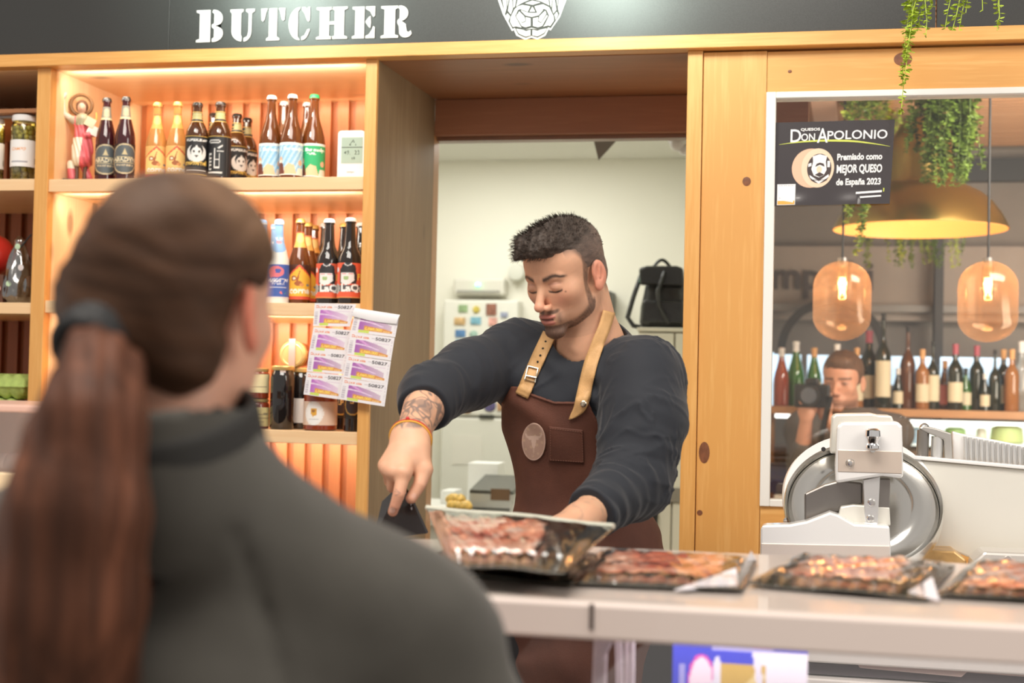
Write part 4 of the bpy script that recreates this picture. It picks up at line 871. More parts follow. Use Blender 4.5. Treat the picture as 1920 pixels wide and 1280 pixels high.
l = bpy.data.lights.new('dome_glow', 'POINT'); l.energy = 2.2; l.color = (1, .65, .35); l.shadow_soft_size = .05; lo = bpy.data.objects.new('dome_glow', l); COL.objects.link(lo); lo.location = (q.x, y, q.z+Hd*.3)
# ------------------------------------------------ hanging greenery
leaf_far = mat('leaf_olive', (.10, .16, .02), .5, vary=.5, vscale=20, sss=0.0); leaf_far2 = mat('leaf_light', (.30, .36, .05), .5, vary=.3, vscale=20)
def vine(s, top, length, sway, leafr, dens, rg, beads=False, spread=.02):
    x, yv, z = top; n = max(4, int(length/.04)); pts = []
    ph = rg.random()*6
    for k in range(n+1): t = k/n; pts.append(Vector((x+sway*t*math.sin(ph+t*2.2), yv+sway*.5*t*math.cos(ph+t*3), z-length*t)))
    s.tube(pts, .0012, 4, False); cnt_ = int(length*dens)
    for j in range(cnt_):
        t = rg.random(); i = min(n-1, int(t*n)); p = pts[i].lerp(pts[i+1], t*n-i); a = rg.random()*6.28; rr = leafr*rg.uniform(.7, 1.2)*(1-.35*t)
        d = Vector((math.cos(a), math.sin(a), rg.uniform(-.6, .3))).normalized(); c_ = p+d*(rr*.9+spread*rg.random()*(1-t)); u = d; wv = u.cross(Vector((rg.uniform(-1, 1), rg.uniform(-1, 1), 1))).normalized(); nv = u.cross(wv)
        V = [c_-u*rr, c_-u*rr*.3+wv*rr*.62+nv*rr*.15, c_+u*rr*.6+wv*rr*.5+nv*rr*.12, c_+u*rr, c_+u*rr*.6-wv*rr*.5+nv*rr*.12, c_-u*rr*.3-wv*rr*.62+nv*rr*.15, c_+nv*rr*(-.12)]
        s.add(V, [[0, 1, 6], [1, 2, 6], [2, 3, 6], [3, 4, 6], [4, 5, 6], [5, 0, 6]])
def plant(name, label, strands, ml, seed, leafr, dens, spread=.02):
    rg = random.Random(seed); top = max(p[2] for p, _ in strands); r = empty(name, (strands[0][0][0], strands[0][0][1], top), label, 'hanging plant')
    for i, (p, L_) in enumerate(strands):
        s = MB(); vine(s, p, L_, .05*L_+.01, leafr, dens, rg, spread=spread); s.build('trailing_strand', ml[i % len(ml)], r)
    return r
rg = random.Random(3)
def strands(px0, px1, ptop, pb0, pb1, Y, n, dy=.1):
    out = []
    for k in range(n):
        px = px0+(px1-px0)*(k+.5)/n+rg.uniform(-4, 4); yv = Y+rg.uniform(-dy, dy); t = P(px, ptop, yv); b = P(px, rg.uniform(pb0, pb1), yv); out.append(((t.x, t.y, t.z), t.z-b.z))
    return out
plant('trailing_plant', 'olive green plant cascading beside the gold lamp, behind the poster', strands(1590, 1665, 120, 205, 228, 5.35, 14)+strands(1588, 1640, 120, 330, 480, 4.80, 5, .03), [leaf_far, leaf_far2], 5, .013, 330)
plant('trailing_plant', 'dense dark green plant cascading over the gold dome lamp', strands(1735, 1828, 120, 300, 350, 4.80, 26, .06)+strands(1700, 1800, 120, 240, 300, 4.84, 8, .05), [leaf_far], 6, .013, 380)
plant('trailing_plant', 'thin green fringe of plants hanging below the gold dome lamp', strands(1645, 1800, 120, 478, 505, 5.8, 26), [leaf_far2, leaf_far], 7, .010, 300)
lime = mat('leaf_lime', (.42, .55, .06), .45, vary=.25, vscale=50)
plant('string_plant', 'lime green bead-leaved strand hanging longest, at the top right in front of the beam', [((P(px, -60, 3.3).x, 3.3+dy_, P(px, -60, 3.3).z), (yb_+60)*3.3/FPX) for px, yb_, dy_ in ((1706, 105, 0), (1716, 205, .01), (1700, 40, .02), (1728, 70, 0), (1738, 50, .02), (1712, 150, .015), (1722, 30, -.01), (1744, 12, 0))], [lime], 8, .0075, 420, .012)
plant('string_plant', 'lime green strand with paired leaves, short middle one at the top right', [((P(px, -60, 3.3).x, 3.3, P(px, -60, 3.3).z), (yb_+60)*3.3/FPX) for px, yb_ in ((1788, 50), (1800, 54), (1815, 50), (1824, 20))], [lime], 9, .0085, 300, .008)
plant('string_plant', 'lime green strand with round leaves, rightmost at the top picture edge', [((P(px, -60, 3.3).x, 3.3, P(px, -60, 3.3).z), (yb_+60)*3.3/FPX) for px, yb_ in ((1852, 16), (1866, 55), (1880, 28))], [lime], 10, .0095, 170, .006)
# ================================================================== counters, slicer, packs
CZ = 1.30; CY0, CY1 = 1.62, 2.16              # customer counter: glass display case with a flat top
xc0, xc1 = -1.75, 1.15
cb = empty('display_counter', (0, (CY0+CY1)/2, 0), 'long glazed butcher display counter with pale flat top in the foreground', 'display counter')
top_m = mat('counter_top', (.62, .54, .49), .28, coat=.4); fas_m = mat('counter_fascia', (.78, .67, .62), .35, coat=.3)
part_box('top_plate', top_m, xc0, xc1, CY0, CY1, CZ-.012, CZ, cb, .003)
part_box('front_fascia', fas_m, xc0, xc1, CY0-.012, CY0+.02, CZ-.042, CZ-.001, cb, .004)
part_box('rear_rail', steel, xc0, xc1, CY1-.02, CY1, CZ-.03, CZ-.0125, cb, .003)
xj = P(1112, 1120, CY0).x; part_box('joint_strip', mat('joint_grey', (.12, .09, .08), .5), xj-.002, xj+.003, CY0-.0135, CY0-.011, CZ-.03, CZ-.001, cb, 0)
part_box('front_glass', glass_thin('case_glass', (.97, .96, .97), .03, .02), xc0, xc1, CY0-.004, CY0+.002, .78, CZ-.043, cb, 0)
part_box('deck', mat('deck_white', (.72, .66, .64), .4), xc0, xc1, CY0-.01, CY1, .90, .93, cb, .004)
part_box('plinth', mat('plinth_dark', (.08, .07, .07), .5), xc0, xc1, CY0+.02, CY1-.02, 0, .90, cb, 0)
pst = mat('post_pinkwhite', (.80, .72, .76), .35)
def strut(x0, y0, x1, y1, wpx, Y, parent):
    a, b = P(x0, y0, Y), P(x1, y1, Y); w_ = wpx*Y/FPX/2; d = (b-a).normalized(); sx = Vector((0, 1, 0)).cross(d).normalized()
    return MB().obox((a+b)/2, sx*w_, Vector((0, .006, 0)), d*((b-a).length/2)).build('strut', pst, parent, bev=.003)
strut(1128, 1172, 1113, 1560, 26, 1.80, cb); strut(1150, 1172, 1122, 1235, 22, 1.795, cb); strut(1182, 1172, 1178, 1560, 17, 1.86, cb); strut(1160, 1195, 1168, 1560, 12, 1.84, cb)
l_ = area_light('case_light', (-.1, CY0+.25, CZ-.05), (-.1, CY0+.26, .9), 2.2, 2.2, (1, .93, .93), .02)
# blue carton in the case
q0, q1 = P(1262, 1195, 1.93), P(1515, 1203, 1.93)
bx = empty('blue_carton', ((q0.x+q1.x)/2, 1.96, .93), 'bright blue food carton with white panel and pink oval emblem inside the counter', 'carton')
c = Canvas(120, 240, (.045, .06, .62)); c.poly([(.66, .96), (.70, .6), (.72, 0), (1, 0), (1, .96)], (.86, .84, .92)); c.rect(.37, .0, .70, .89, (.62, .42, .10)); c.rect(.30, .955, .75, .97, (.45, .45, .85)); c.rect(.60, .965, .74, .98, (.6, .2, .6))
for i in range(26): c.ell(.41+.27*((i*7) % 26)/26, .3+.56*((i*11) % 26)/26, .045, .017, (.80, .66, .30))
c.ell(.22, .79, .105, .14, (.75, .08, .45)); c.ell(.22, .79, .085, .125, (.90, .78, .88)); c.ell(.335, .84, .03, .085, (.80, .80, .90)); c.rect(.05, .6, .09, .88, (.35, .35, .75)); c.poly([(.60, .955), (.66, .955), (.73, .3), (.72, .0), (.68, .0), (.70, .3)], (.8, .78, .9))
zb = .9305; zt = q0.z
MB().box(q0.x+.0008, q1.x-.0008, 1.932, 1.99, zb, zt-.001).build('carton_body', mat('carton_blue', (.045, .06, .60), .4), bx, bev=.002)
grid_mesh('front_print', lambda U, Vv: (q0.x+(q1.x-q0.x)*U, 0*U+1.930, zb+(zt-zb)*(1-(1-Vv)*1.0)), 90, 200, c, print_m, bx)
# tall glazed case at far left
q = P(78, 760, 2.05)
lc_ = empty('tall_glass_case', (q.x-.5, 2.2, 0), 'tall pale glazed case at the far left edge, out of focus', 'display case')
part_box('top_rail', mat('rail_rose', (.82, .52, .42), .25, .2), q.x-1.0, q.x+.01, 2.05, 2.35, q.z-.012, q.z, lc_, .003)
part_box('glass_front', glass_thin('case_glass2', (.98, .93, .90), .10, .08), q.x-1.0, q.x+.005, 2.055, 2.06, 1.31, q.z-.012, lc_, 0)
zz = P(30, 882, 2.1).z
part_box('inner_panel', mat('panel_blush', (.88, .70, .56), .5), q.x-1.0, q.x-.002, 2.22, 2.24, zz, q.z-.013, lc_, 0)
part_box('base', mat('case_cream', (.80, .62, .40), .4), q.x-1.0, q.x+.01, 2.05, 2.34, 1.302, zz, lc_, .003)
for i in range(4):
    qq = P(8+i*22, 840, 2.16); MB().ball((qq.x, 2.16, qq.z-.03), .028, 14, 10, (1, .8, .8)).build('wrapped_roll', mat('roll_white', (.85, .74, .68), .5, vary=.15, vscale=40), lc_, True)
# ------------------------------------------------ sliced-ham packs on the counter top
def ham_mat():
    if 'ham' in MATS: return MATS['ham']
    m, nt, b = new_mat('ham'); N, L = nt.nodes, nt.links
    tc = N.new('ShaderNodeTexCoord'); mp = N.new('ShaderNodeMapping'); mp.inputs['Scale'].default_value = (7, 20, 10); mp.inputs['Rotation'].default_value = (0, 0, .5)
    n = N.new('ShaderNodeTexNoise'); n.inputs['Scale'].default_value = 1.2; n.inputs['Detail'].default_value = 3; n.inputs['Distortion'].default_value = 1.2
    r = N.new('ShaderNodeValToRGB'); e = r.color_ramp.elements; e[0].position = .40; e[0].color = (.72, .16, .08, 1); e[1].position = .64; e[1].color = (.96, .84, .76, 1); x = e.new(.50); x.color = (.90, .40, .25, 1); x = e.new(.57); x.color = (.92, .58, .42, 1)
    L.new(tc.outputs['Object'], mp.inputs[0]); L.new(mp.outputs[0], n.inputs[0]); L.new(n.outputs[0], r.inputs[0]); L.new(r.outputs[0], b.inputs['Base Color']); b.inputs['Roughness'].default_value = .3; b.inputs['Coat Weight'].default_value = .5
    MATS['ham'] = m; return m
film = glass_thin('pack_film', (.98, .98, .97), .015, .12)
tray_m = mat('pack_board', (.055, .048, .035), .22, .3, coat=.3, vary=.4, vscale=30)
def ham_pack(corners, z, label, seed, lift=(0, 0, 0, 0), ham=(.12, .88, .14, .86), rim=None):
    """corners: front-left, front-right, back-right, back-left ground pixels at counter height"""
    C_ = [PZ(x, y, z) for x, y in corners]; C_ = [np.array(c)+np.array((0, 0, l)) for c, l in zip(C_, lift)]
    ctr = Vector(sum(C_)/4); r = empty('ham_pack', (ctr.x, ctr.y, CZ), label, 'food pack', 'vacuum packs of sliced ham on the counter'); rg = np.random.default_rng(seed)
    ph = rg.random(6)*6
    def pos(u, v, h=0):
        p = np.outer((1-u)*(1-v), C_[0])+np.outer(u*(1-v), C_[1])+np.outer(u*v, C_[2])+np.outer((1-u)*v, C_[3])
        p[:, 2] += h+.0015*(1+np.sin(u*9+ph[0])*np.cos(v*7+ph[1])); return p
    N_ = 40
    def f1(U, V): p = pos(U, V, 0); return tuple(p.T)
    t = grid_mesh('board', f1, N_, 12, None, tray_m, r); md = t.modifiers.new('s', 'SOLIDIFY'); md.thickness = .0018; md.offset = 1
    # ten thin overlapping slices
    k = 0
    for row in range(2):
        for i in range(5):
            u0 = ham[0]+(ham[1]-ham[0])*(i/5)-.02; u1 = u0+(ham[1]-ham[0])*.30; v0 = ham[2]+(ham[3]-ham[2])*(row*.42); v1 = v0+(ham[3]-ham[2])*.58; a_, b_ = rg.random(2)*6
            def fs(U, V):
                uu = u0+(min(u1, ham[1]+.03)-u0)*U+.012*np.sin(V*7+a_); vv = v0+(v1-v0)*V+.04*np.sin(U*8+b_); p = pos(uu, vv, .0035+k*.0006)
                p[:, 2] += .0012*np.sin(U*11+a_)*np.cos(V*9+b_)+.0008*np.sin(V*17+b_); return tuple(p.T)
            k += 1; o = grid_mesh('ham_slice', fs, 14, 10, None, ham_mat(), r); md = o.modifiers.new('s', 'SOLIDIFY'); md.thickness = .0012
    def ff(U, V):
        e = np.minimum(np.minimum(U, 1-U)/.08, np.minimum(V, 1-V)/.14); e = np.clip(e, 0, 1)
        p = pos(U, V, .002+.010*e); p[:, 2] += e*(.0010*np.sin(U*31+ph[2]+3*np.sin(V*5))*np.cos(V*11+ph[3])+.0005*np.sin(U*57+V*23+ph[4]))+(1-e)*.002*np.sin(U*60+ph[5]); return tuple(p.T)
    grid_mesh('film', ff, 70, 26, None, film, r)
    if rim:
        e = pos(np.linspace(0, 1, 20), np.ones(20), .004); MB().tube([Vector(v) for v in e], .0042, 8).build('pale_rim', mat('rim_pale', (.62, .62, .52), .3), r, True)
    return r
ham_pack([(842, 1062), (1058, 1078), (1150, 1008), (800, 972)], CZ+.028, 'largest ham pack lying tilted on another dark pack, under the butcher\'s arm', 1, (0, 0, .012, .012), (.10, .66, .20, .84), True)
ham_pack([(850, 1078), (1072, 1100), (1140, 1050), (820, 1035)], CZ+.003, 'dark pack lying underneath the largest ham pack', 2, ham=(.1, .7, .3, .8))
ham_pack([(1062, 1096), (1392, 1110), (1420, 1054), (1128, 1036)], CZ+.003, 'ham pack second from left with deep red slices', 3, ham=(.12, .80, .30, .92))
ham_pack([(1400, 1098), (1738, 1126), (1792, 1062), (1500, 1045)], CZ+.003, 'orange-toned ham pack in front of the slicer base', 4, ham=(.14, .72, .32, .92))
ham_pack([(1755, 1118), (2120, 1140), (2130, 1075), (1830, 1054)], CZ+.003, 'ham pack cut by the right picture edge', 5, ham=(.10, .86, .2, .92))
# clear folded film corners that catch the light
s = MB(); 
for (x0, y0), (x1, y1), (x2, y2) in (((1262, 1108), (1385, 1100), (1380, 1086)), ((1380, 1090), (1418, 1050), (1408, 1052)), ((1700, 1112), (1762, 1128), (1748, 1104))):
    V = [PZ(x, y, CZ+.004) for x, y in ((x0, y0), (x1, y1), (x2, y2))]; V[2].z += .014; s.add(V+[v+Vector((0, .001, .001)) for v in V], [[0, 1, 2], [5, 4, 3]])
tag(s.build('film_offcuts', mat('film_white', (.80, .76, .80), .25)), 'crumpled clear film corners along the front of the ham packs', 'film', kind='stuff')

# ------------------------------------------------ worktop against the window wall, with the slicer
WZ = P(1500, 1178, 2.92).z; WY0, WY1 = 2.92, D-.004
wx0 = P(1398, 1190, WY0).x
wt = empty('back_worktop', (1.0, 3.2, 0), 'white worktop with dark drawer fronts under the slicer, behind the counter', 'worktop')
part_box('slab', mat('slab_white', (.82, .78, .74), .3, coat=.3), wx0, 2.4, WY0, WY1, WZ-.066, WZ, wt, .004)
part_box('cabinet_body', mat('cab_body', (.20, .18, .17), .5), wx0+.02, 2.4, WY0+.05, WY1, .1, WZ-.067, wt, 0)
dz1 = WZ-.070; dz0 = P(1500, 1262, WY0+.02).z
for i in range(3):
    a = wx0+.03+i*.62; dp = part_box('drawer', mat('drawer_dark', (.085, .075, .085), .35), a, a+.612, WY0+.02, WY0+.05, dz0, dz1, wt, .002)
    if i == 0:
        qa, qb = P(1606, 1246, WY0+.018), P(1920, 1262, WY0+.018); MB().prism([(qa.x, qa.z+.006), (qa.x+.006, qa.z-.004), (qa.x+.20, qa.z-.010), (qa.x+.21, qa.z+.0), (qa.x+.32, qa.z-.002), (qa.x+.32, qa.z+.002), (qa.x+.20, qa.z+.004), (qa.x+.19, qa.z+.008)], WY0+.010, WY0+.019).build('handle', mat('handle_rose', (.66, .52, .48), .3, .4), dp, bev=.001)
part_box('white_ledge', MATS['slab_white'], wx0+.02, 2.4, WY0-.01, WY0+.05, dz0-.035, dz0-.003, wt, .003)
part_box('lower_door', MATS['drawer_dark'], wx0+.03, 2.4, WY0+.02, WY0+.05, .12, dz0-.04, wt, .003)

# ---- the meat slicer; SP maps picture-plane offsets (in px of its own depth) to metres on a plane Y
SY = 3.02
def SP(px, py, y=SY): return P(px, py, y)
sl = empty('meat_slicer', (SP(1640, 1000).x, 3.15, WZ), 'large polished aluminium meat slicer with round blade on the worktop below the window', 'meat slicer')
white_al = mat('polished_white_alu', (.93, .92, .91), .25, .08, coat=.6)
alu_panel = mat('satin_panel', (.80, .78, .71), .33, .2)
dark_al = mat('dark_alu', (.30, .28, .26), .3, .8)
def slab(pts, y0, y1, m, name, bev=.004, parent=None, smooth=False):
    """solid whose front outline is given at its front plane y0 and which runs straight back to y1"""
    fr = [P(x, y, y0) for x, y in pts]; n = len(fr)
    if sum(fr[i].x*fr[(i+1) % n].z-fr[(i+1) % n].x*fr[i].z for i in range(n)) < 0: fr = fr[::-1]
    V = fr+[Vector((v.x, y1, v.z)) for v in fr]
    s = MB(); s.add(V, [list(range(n)), [i+n for i in range(n)][::-1]]+[[i, i+n, (i+1) % n+n, (i+1) % n] for i in range(n)])
    return s.build(name, m, parent or sl, smooth, bev=bev)
# blade and its ring guard: the disc leans back, so it shows as a wide ellipse
TILT = math.radians(41)
def tilted(mb, c):
    ca, sa = math.cos(TILT), math.sin(TILT)
    mb.V = [(c.x+x, c.y+y*ca+z*sa, c.z+z*ca-y*sa) for x, y, z in mb.V]; return mb
cb_ = SP(1618, 948, 3.08); Rb = 141*3.08/FPX
tilted(MB().lathe([(0, .0), (.03, -.002), (Rb*.60, -.004), (Rb*.66, .004), (Rb*.78, .006), (Rb*.90, -.001), (Rb*.945, .004), (Rb*.95, .010), (0, .010)], (0, 0, 0), 96, 'y'), cb_).build('blade', mat('blade_steel', (.62, .61, .58), .2, 1.0), sl, True)
tilted(MB().lathe([(Rb*.95, .010), (Rb*.955, -.008), (Rb*.985, -.012), (Rb*1.0, -.006), (Rb*1.0, .024), (Rb*.95, .030)], (0, 0, 0), 96, 'y', cap=False), cb_).build('ring_guard', steel, sl, True)
tilted(MB().lathe([(0, -.02), (.035, -.018), (.045, -.008), (.045, .0), (0, .0)], (-.012, 0, .0), 32, 'y'), cb_).build('blade_hub', mat('hub_copper', (.62, .38, .24), .3, .8), sl, True)
tilted(MB().lathe([(0, 0), (Rb*.97, 0), (Rb*1.0, .008), (Rb*1.0, .030), (0, .04)], (0, 0, 0), 64, 'y'), SP(1612, 922, 3.135)).build('rear_cover', white_al, sl, True)
slab([(1560, 782), (1567, 776), (1634, 775), (1648, 778), (1672, 779), (1680, 800), (1680, 850), (1556, 850)], 3.10, 3.22, alu_panel, 'motor_housing', .004)
# sharpener box
slab([(1569, 800), (1578, 791), (1684, 790), (1692, 799), (1694, 888), (1692, 897), (1654, 893), (1567, 906), (1566, 880)], 2.975, 3.065, white_al, 'sharpener_box', .006)
slab([(1571, 843), (1691, 846), (1691, 888), (1571, 884)], 2.9735, 2.976, mat('box_face_peach', (.80, .68, .58), .3, .5, coat=.4), 'box_front_plate', .001)
qk = SP(1594, 868, 2.972); MB().lathe([(0, -.008), (.005, -.007), (.007, -.002), (.009, 0), (0, 0)], (qk.x, 2.973, qk.z), 20, 'y').build('button', steel, sl, True)
qk = SP(1636, 840, 2.955)
MB().lathe([(0, .040), (.010, .040), (.0155, .036), (.0165, .024), (.012, .018), (.010, .010), (.014, .006), (.014, 0), (.008, -.004), (0, -.004)], (qk.x, 2.955, qk.z), 24).build('clamp_knob', mat('chrome', (.85, .86, .88), .07, 1.0), sl, True)
qk = SP(1636, 842, 2.965); MB().tube([(qk.x, 2.955, qk.z), (qk.x, 2.99, qk.z-.002)], .006, 12).build('knob_pin', steel, sl, True)
# arm below the sharpener box
slab([(1618, 900), (1650, 893), (1650, 895), (1646, 985), (1622, 985)], 2.985, 3.02, alu, 'arm', .003)
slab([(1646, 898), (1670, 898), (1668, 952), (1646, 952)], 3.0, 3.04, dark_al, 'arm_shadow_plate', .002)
for px, py in ((1634, 942), (1632, 972)):
    q = SP(px, py, 2.983); MB().lathe([(0, -.004), (.006, -.003), (.008, 0), (0, .002)], (q.x, 2.985, q.z), 16, 'y').build('bolt', steel, sl, True)
slab([(1620, 980), (1645, 980), (1645, 994), (1620, 994)], 2.98, 3.0, white_al, 'arm_foot', .002)
# dark deflector shape in the blade opening
slab([(1508, 925), (1545, 908), (1575, 900), (1618, 905), (1618, 945), (1590, 955), (1560, 965), (1530, 975), (1508, 985)], 3.035, 3.045, dark_al, 'deflector', .004)
# front-left casting (carriage block)
slab([(1426, 990), (1432, 984), (1480, 983), (1512, 977), (1556, 960), (1572, 965), (1602, 982), (1668, 986), (1670, 1024), (1672, 1100), (1424, 1100)], 2.95, 3.0, white_al, 'front_casting', .006)
slab([(1427, 1018), (1668, 1023), (1671, 1100), (1425, 1100)], 2.948, 2.951, mat('casting_peach', (.82, .72, .65), .35, .3, coat=.3), 'casting_front', .002)
slab([(1576, 950), (1600, 946), (1668, 950), (1670, 986), (1606, 984), (1572, 966)], 3.0, 3.03, alu_panel, 'inner_plate', .003)
# big gauge plate to the right
slab([(1696, 858), (1712, 862), (1925, 880), (2050, 892), (2050, 1050), (1830, 1050), (1790, 1034), (1705, 1030), (1700, 960)], 3.195, 3.22, alu_panel, 'gauge_plate', .004)
slab([(1694, 852), (1925, 873), (2050, 885), (2050, 891), (1925, 880), (1694, 859)], 3.185, 3.22, white_al, 'plate_edge', .002)
# ribbed receiving tray on top right
slab([(1786, 808), (1800, 812), (2050, 860), (2050, 884), (1786, 862)], 3.26, 3.29, white_al, 'tray_back', .003)
rb = MB()
for k in range(24):
    px = 1809+k*10.2; t = (px-1786)/264
    a, b = P(px, 814+t*46, 3.19), P(px+4.5, 864+t*23, 3.19); rb.tube([P(px, 814+t*47, 3.255), P(px+1.5, 865+t*21, 3.255)], .0042, 8)
rb.build('tray_ribs', alu, sl, True)
# product holder hinge
slab([(1723, 803), (1730, 798), (1742, 800), (1756, 803), (1784, 812), (1786, 862), (1772, 862), (1770, 824), (1748, 815), (1740, 812)], 3.22, 3.25, mat('cast_grey', (.55, .53, .50), .35, .7), 'holder_arm', .003)
for px, p0, p1, rr, m_ in ((1730, 806, 862, .013, dark_al), (1757, 818, 868, .013, alu)):
    a, b = P(px-1, p1, 3.235), P(px+1, p0, 3.235); MB().tube([a, b], rr, 20).build('hinge_post', m_, sl, True)
q = P(1733, 802, 3.235); MB().ball(q, .011, 16, 10).build('hinge_cap', steel, sl, True)
# pedestal foot at lower right
slab([(1826, 1052), (1845, 1034), (2060, 1042), (2060, 1105), (1820, 1100)], 3.02, 3.12, mat('pedestal', (.75, .71, .66), .3, .5, coat=.3), 'pedestal', .006)
q = SP(1890, 1050, 3.018); MB().lathe([(0, -.003), (.008, -.002), (.009, .001), (0, .001)], (q.x, 3.02, q.z), 20, 'y').build('screw', steel, sl, True)
slab([(1700, 1030), (1790, 1033), (1812, 1050), (1812, 1100), (1690, 1100), (1672, 1060)], 3.10, 3.2, mat('gold_reflection_tone', (.62, .38, .15), .3, .3, vary=.3, vscale=20), 'gold_reflection', .004)  # golden reflections of the worktop, built as a solid block
for px, py in ((1476, 975), (1708, 1020)):
    q = SP(px, py, 3.07); MB().tube([q, q+Vector((0, -.02, 0))], .005, 10).lathe([(0, -.024), (.008, -.022), (.008, -.016), (0, -.016)], (q.x, q.y, q.z), 12, 'y').build('guard_screw', steel, sl, True)
q = SP(1544, 842, 3.13); MB().lathe([(0, -.006), (.005, -.005), (.005, 0), (0, 0)], (q.x, 3.136, q.z), 12, 'y').build('cover_screw', mat('screw_dark', (.05, .05, .05), .4), sl, True)
base_b = part_box('base', white_al, SP(1430, 1100, 2.97).x, 1.9, 2.97, 3.3, WZ+.0005, P(1500, 1098, 2.97).z, sl, .004)

# ------------------------------------------------ left bay goods: eggs cartons, cheese, bag
def egg_carton(label, px0, px1, py0, py1, Y, m):
    a, b = P(px0, py1, Y), P(px1, py0, Y); r = empty('egg_carton', ((a.x+b.x)/2, Y+.05, a.z), label, 'egg carton', 'green pulp egg cartons'); w_ = b.x-a.x; h_ = b.z-a.z
    n = 5
    for nm, sgn in (('lid', 1), ('cup_tray', -1)):
        def fn(U, V):
            x = a.x+w_*U; y = Y+.10*V; ridge = .72+.28*np.abs(np.cos(U*n*PI)); ed = np.clip(np.minimum(np.minimum(U, 1-U)/.10, np.minimum(V, 1-V)/.22), 0, 1)**.6
            z = a.z+h_*.5+sgn*h_*.5*ridge*ed; return x, y, z
        grid_mesh(nm, fn, 60, 16, None, m, r, flip=sgn < 0)
    MB().box(a.x-.002, b.x+.004, Y-.004, Y+.104, a.z+h_*.5-.002, a.z+h_*.5+.002).build('rim', m, r, bev=.001)
    return r
pulp = mat('green_pulp', (.42, .55, .16), .85, vary=.12, vscale=60, bump=.3, bscale=300)
lbs = P(30, 757, D+.05).z
part_box('shelf', pine_x, -3.28, xl0, D+.0, NB+.005, P(30, 808, D).z-.03, P(30, 775, D).z, sh)
egg_carton('upper green pulp egg carton at the left edge', -60, 46, 701, 746, D+.05, pulp); egg_carton('lower green pulp egg carton under the other one', -70, 32, 747, 778, D+.05, pulp)
q = P(0, 478, D+.1); s = MB().ball((0, 0, .065), .062, 28, 18, (1, 1, .98)); 
ob = s.build('red_cheese_ball', mat('red_wax', (.55, .03, .02), .25, coat=.5), None, True, local=True); ob.location = (P(-16, 478, D+.15).x, D+.16, P(0, 478, D+.12).z-.062); tag(ob, 'round red waxed cheese at the left picture edge above the middle shelf', 'cheese')
st = MB().box(-.3+P(-8, 478, D+.12).x+.2, P(-8, 478, D+.12).x+.05, D+.08, D+.16, lshelf_z[1][0]+.0005, ob.location.z+.002).build('cheese_box', mat('stand_dark', (.12, .05, .03), .5), bev=.002); tag(st, 'dark box under the red waxed cheese', 'box')
b0 = P(30, 565, D+.1); bg = empty('plastic_bag', (b0.x, D+.11, lshelf_z[1][0]+.0005), 'clear shiny bag of dark fruit with round stickers, knotted at the top', 'bag')
film_b = glass_thin('bag_film', (.80, .78, .76), .22, .12); Rb2 = 30*(D+.1)/FPX; hb = P(30, 437, D+.1).z-b0.z
def bagf(U, V):
    prof = np.interp(V, [0, .08, .3, .55, .78, .88, .93, 1], [.6, .98, 1.0, .86, .55, .30, .34, .10]); a = U*2*PI; r = Rb2*prof*(1+.07*np.sin(a*5+V*9)+.05*np.sin(a*9-V*6)); return r*np.cos(a), r*np.sin(a), V*hb
grid_mesh('film', bagf, 48, 30, None, film_b, bg, local=True)
fr_m = mat('dark_fruit', (.03, .028, .02), .35, coat=.3, vary=.3, vscale=50)
for k, (dx, dz, rr) in enumerate(((-.016, .03, .024), (.016, .032, .024), (0, .062, .024), (-.012, .09, .02), (.014, .098, .02), (.004, .128, .016))): MB().ball((dx, 0, dz), rr, 14, 10, (1, 1, 1.15)).build('fruit', fr_m, bg, True, local=True)
for (px, py, rr, cc) in ((45, 459, .0085, (.55, .72, .5)), (51, 498, .009, (.75, .70, .70)), (28, 528, .008, (.55, .75, .5)), (9, 537, .008, (.6, .35, .32))):
    q = P(px, py, D+.1)-Vector((b0.x, D+.11, b0.z)); MB().lathe([(0, -.0006), (rr, 0), (0, 0)], (q.x, -Rb2*1.05, q.z), 18, 'y').lathe([(0, -.0012), (rr*.55, -.0007), (0, -.0006)], (q.x, -Rb2*1.05, q.z), 14, 'y').build('sticker', mat('stick%d' % px, cc, .5), bg, True, local=True)
# string of clear loop handle
MB().tube([(Rb2*.1+Rb2*.9*math.sin(t*PI), -.01, hb*.80+hb*.2*math.sin(t*PI)*1.1) for t in [k/12 for k in range(13)]], .0025, 6).build('loop', mat('loop_black', (.03, .03, .03), .4), bg, True, local=True)

# ------------------------------------------------ things in the back room
def rp(px, py, Y=BR-.01): return P(px, py, Y)
a, b = P(849, 553, 6.12), P(946, 521, 6.12)
eu = empty('air_unit', ((a.x+b.x)/2, 6.16, a.z), 'small white wall-mounted unit with a green indicator light', 'wall unit')
MB().box(a.x, b.x, 6.12, 6.199, a.z, b.z).build('housing', mat('unit_white', (.66, .64, .56), .4), eu, bev=.012)
MB().box(a.x+.02, b.x-.02, 6.112, 6.119, a.z+.012, a.z+.022).build('vent_slot', mat('slot_grey', (.35, .34, .30), .5), eu)
q = P(896, 533, 6.11); MB().ball(q, .008, 12, 8, (1.4, .6, 1)).build('indicator', mat('green_led', (.1, 1, .5), emit=(.15, 1, .45), estr=5), eu, True)
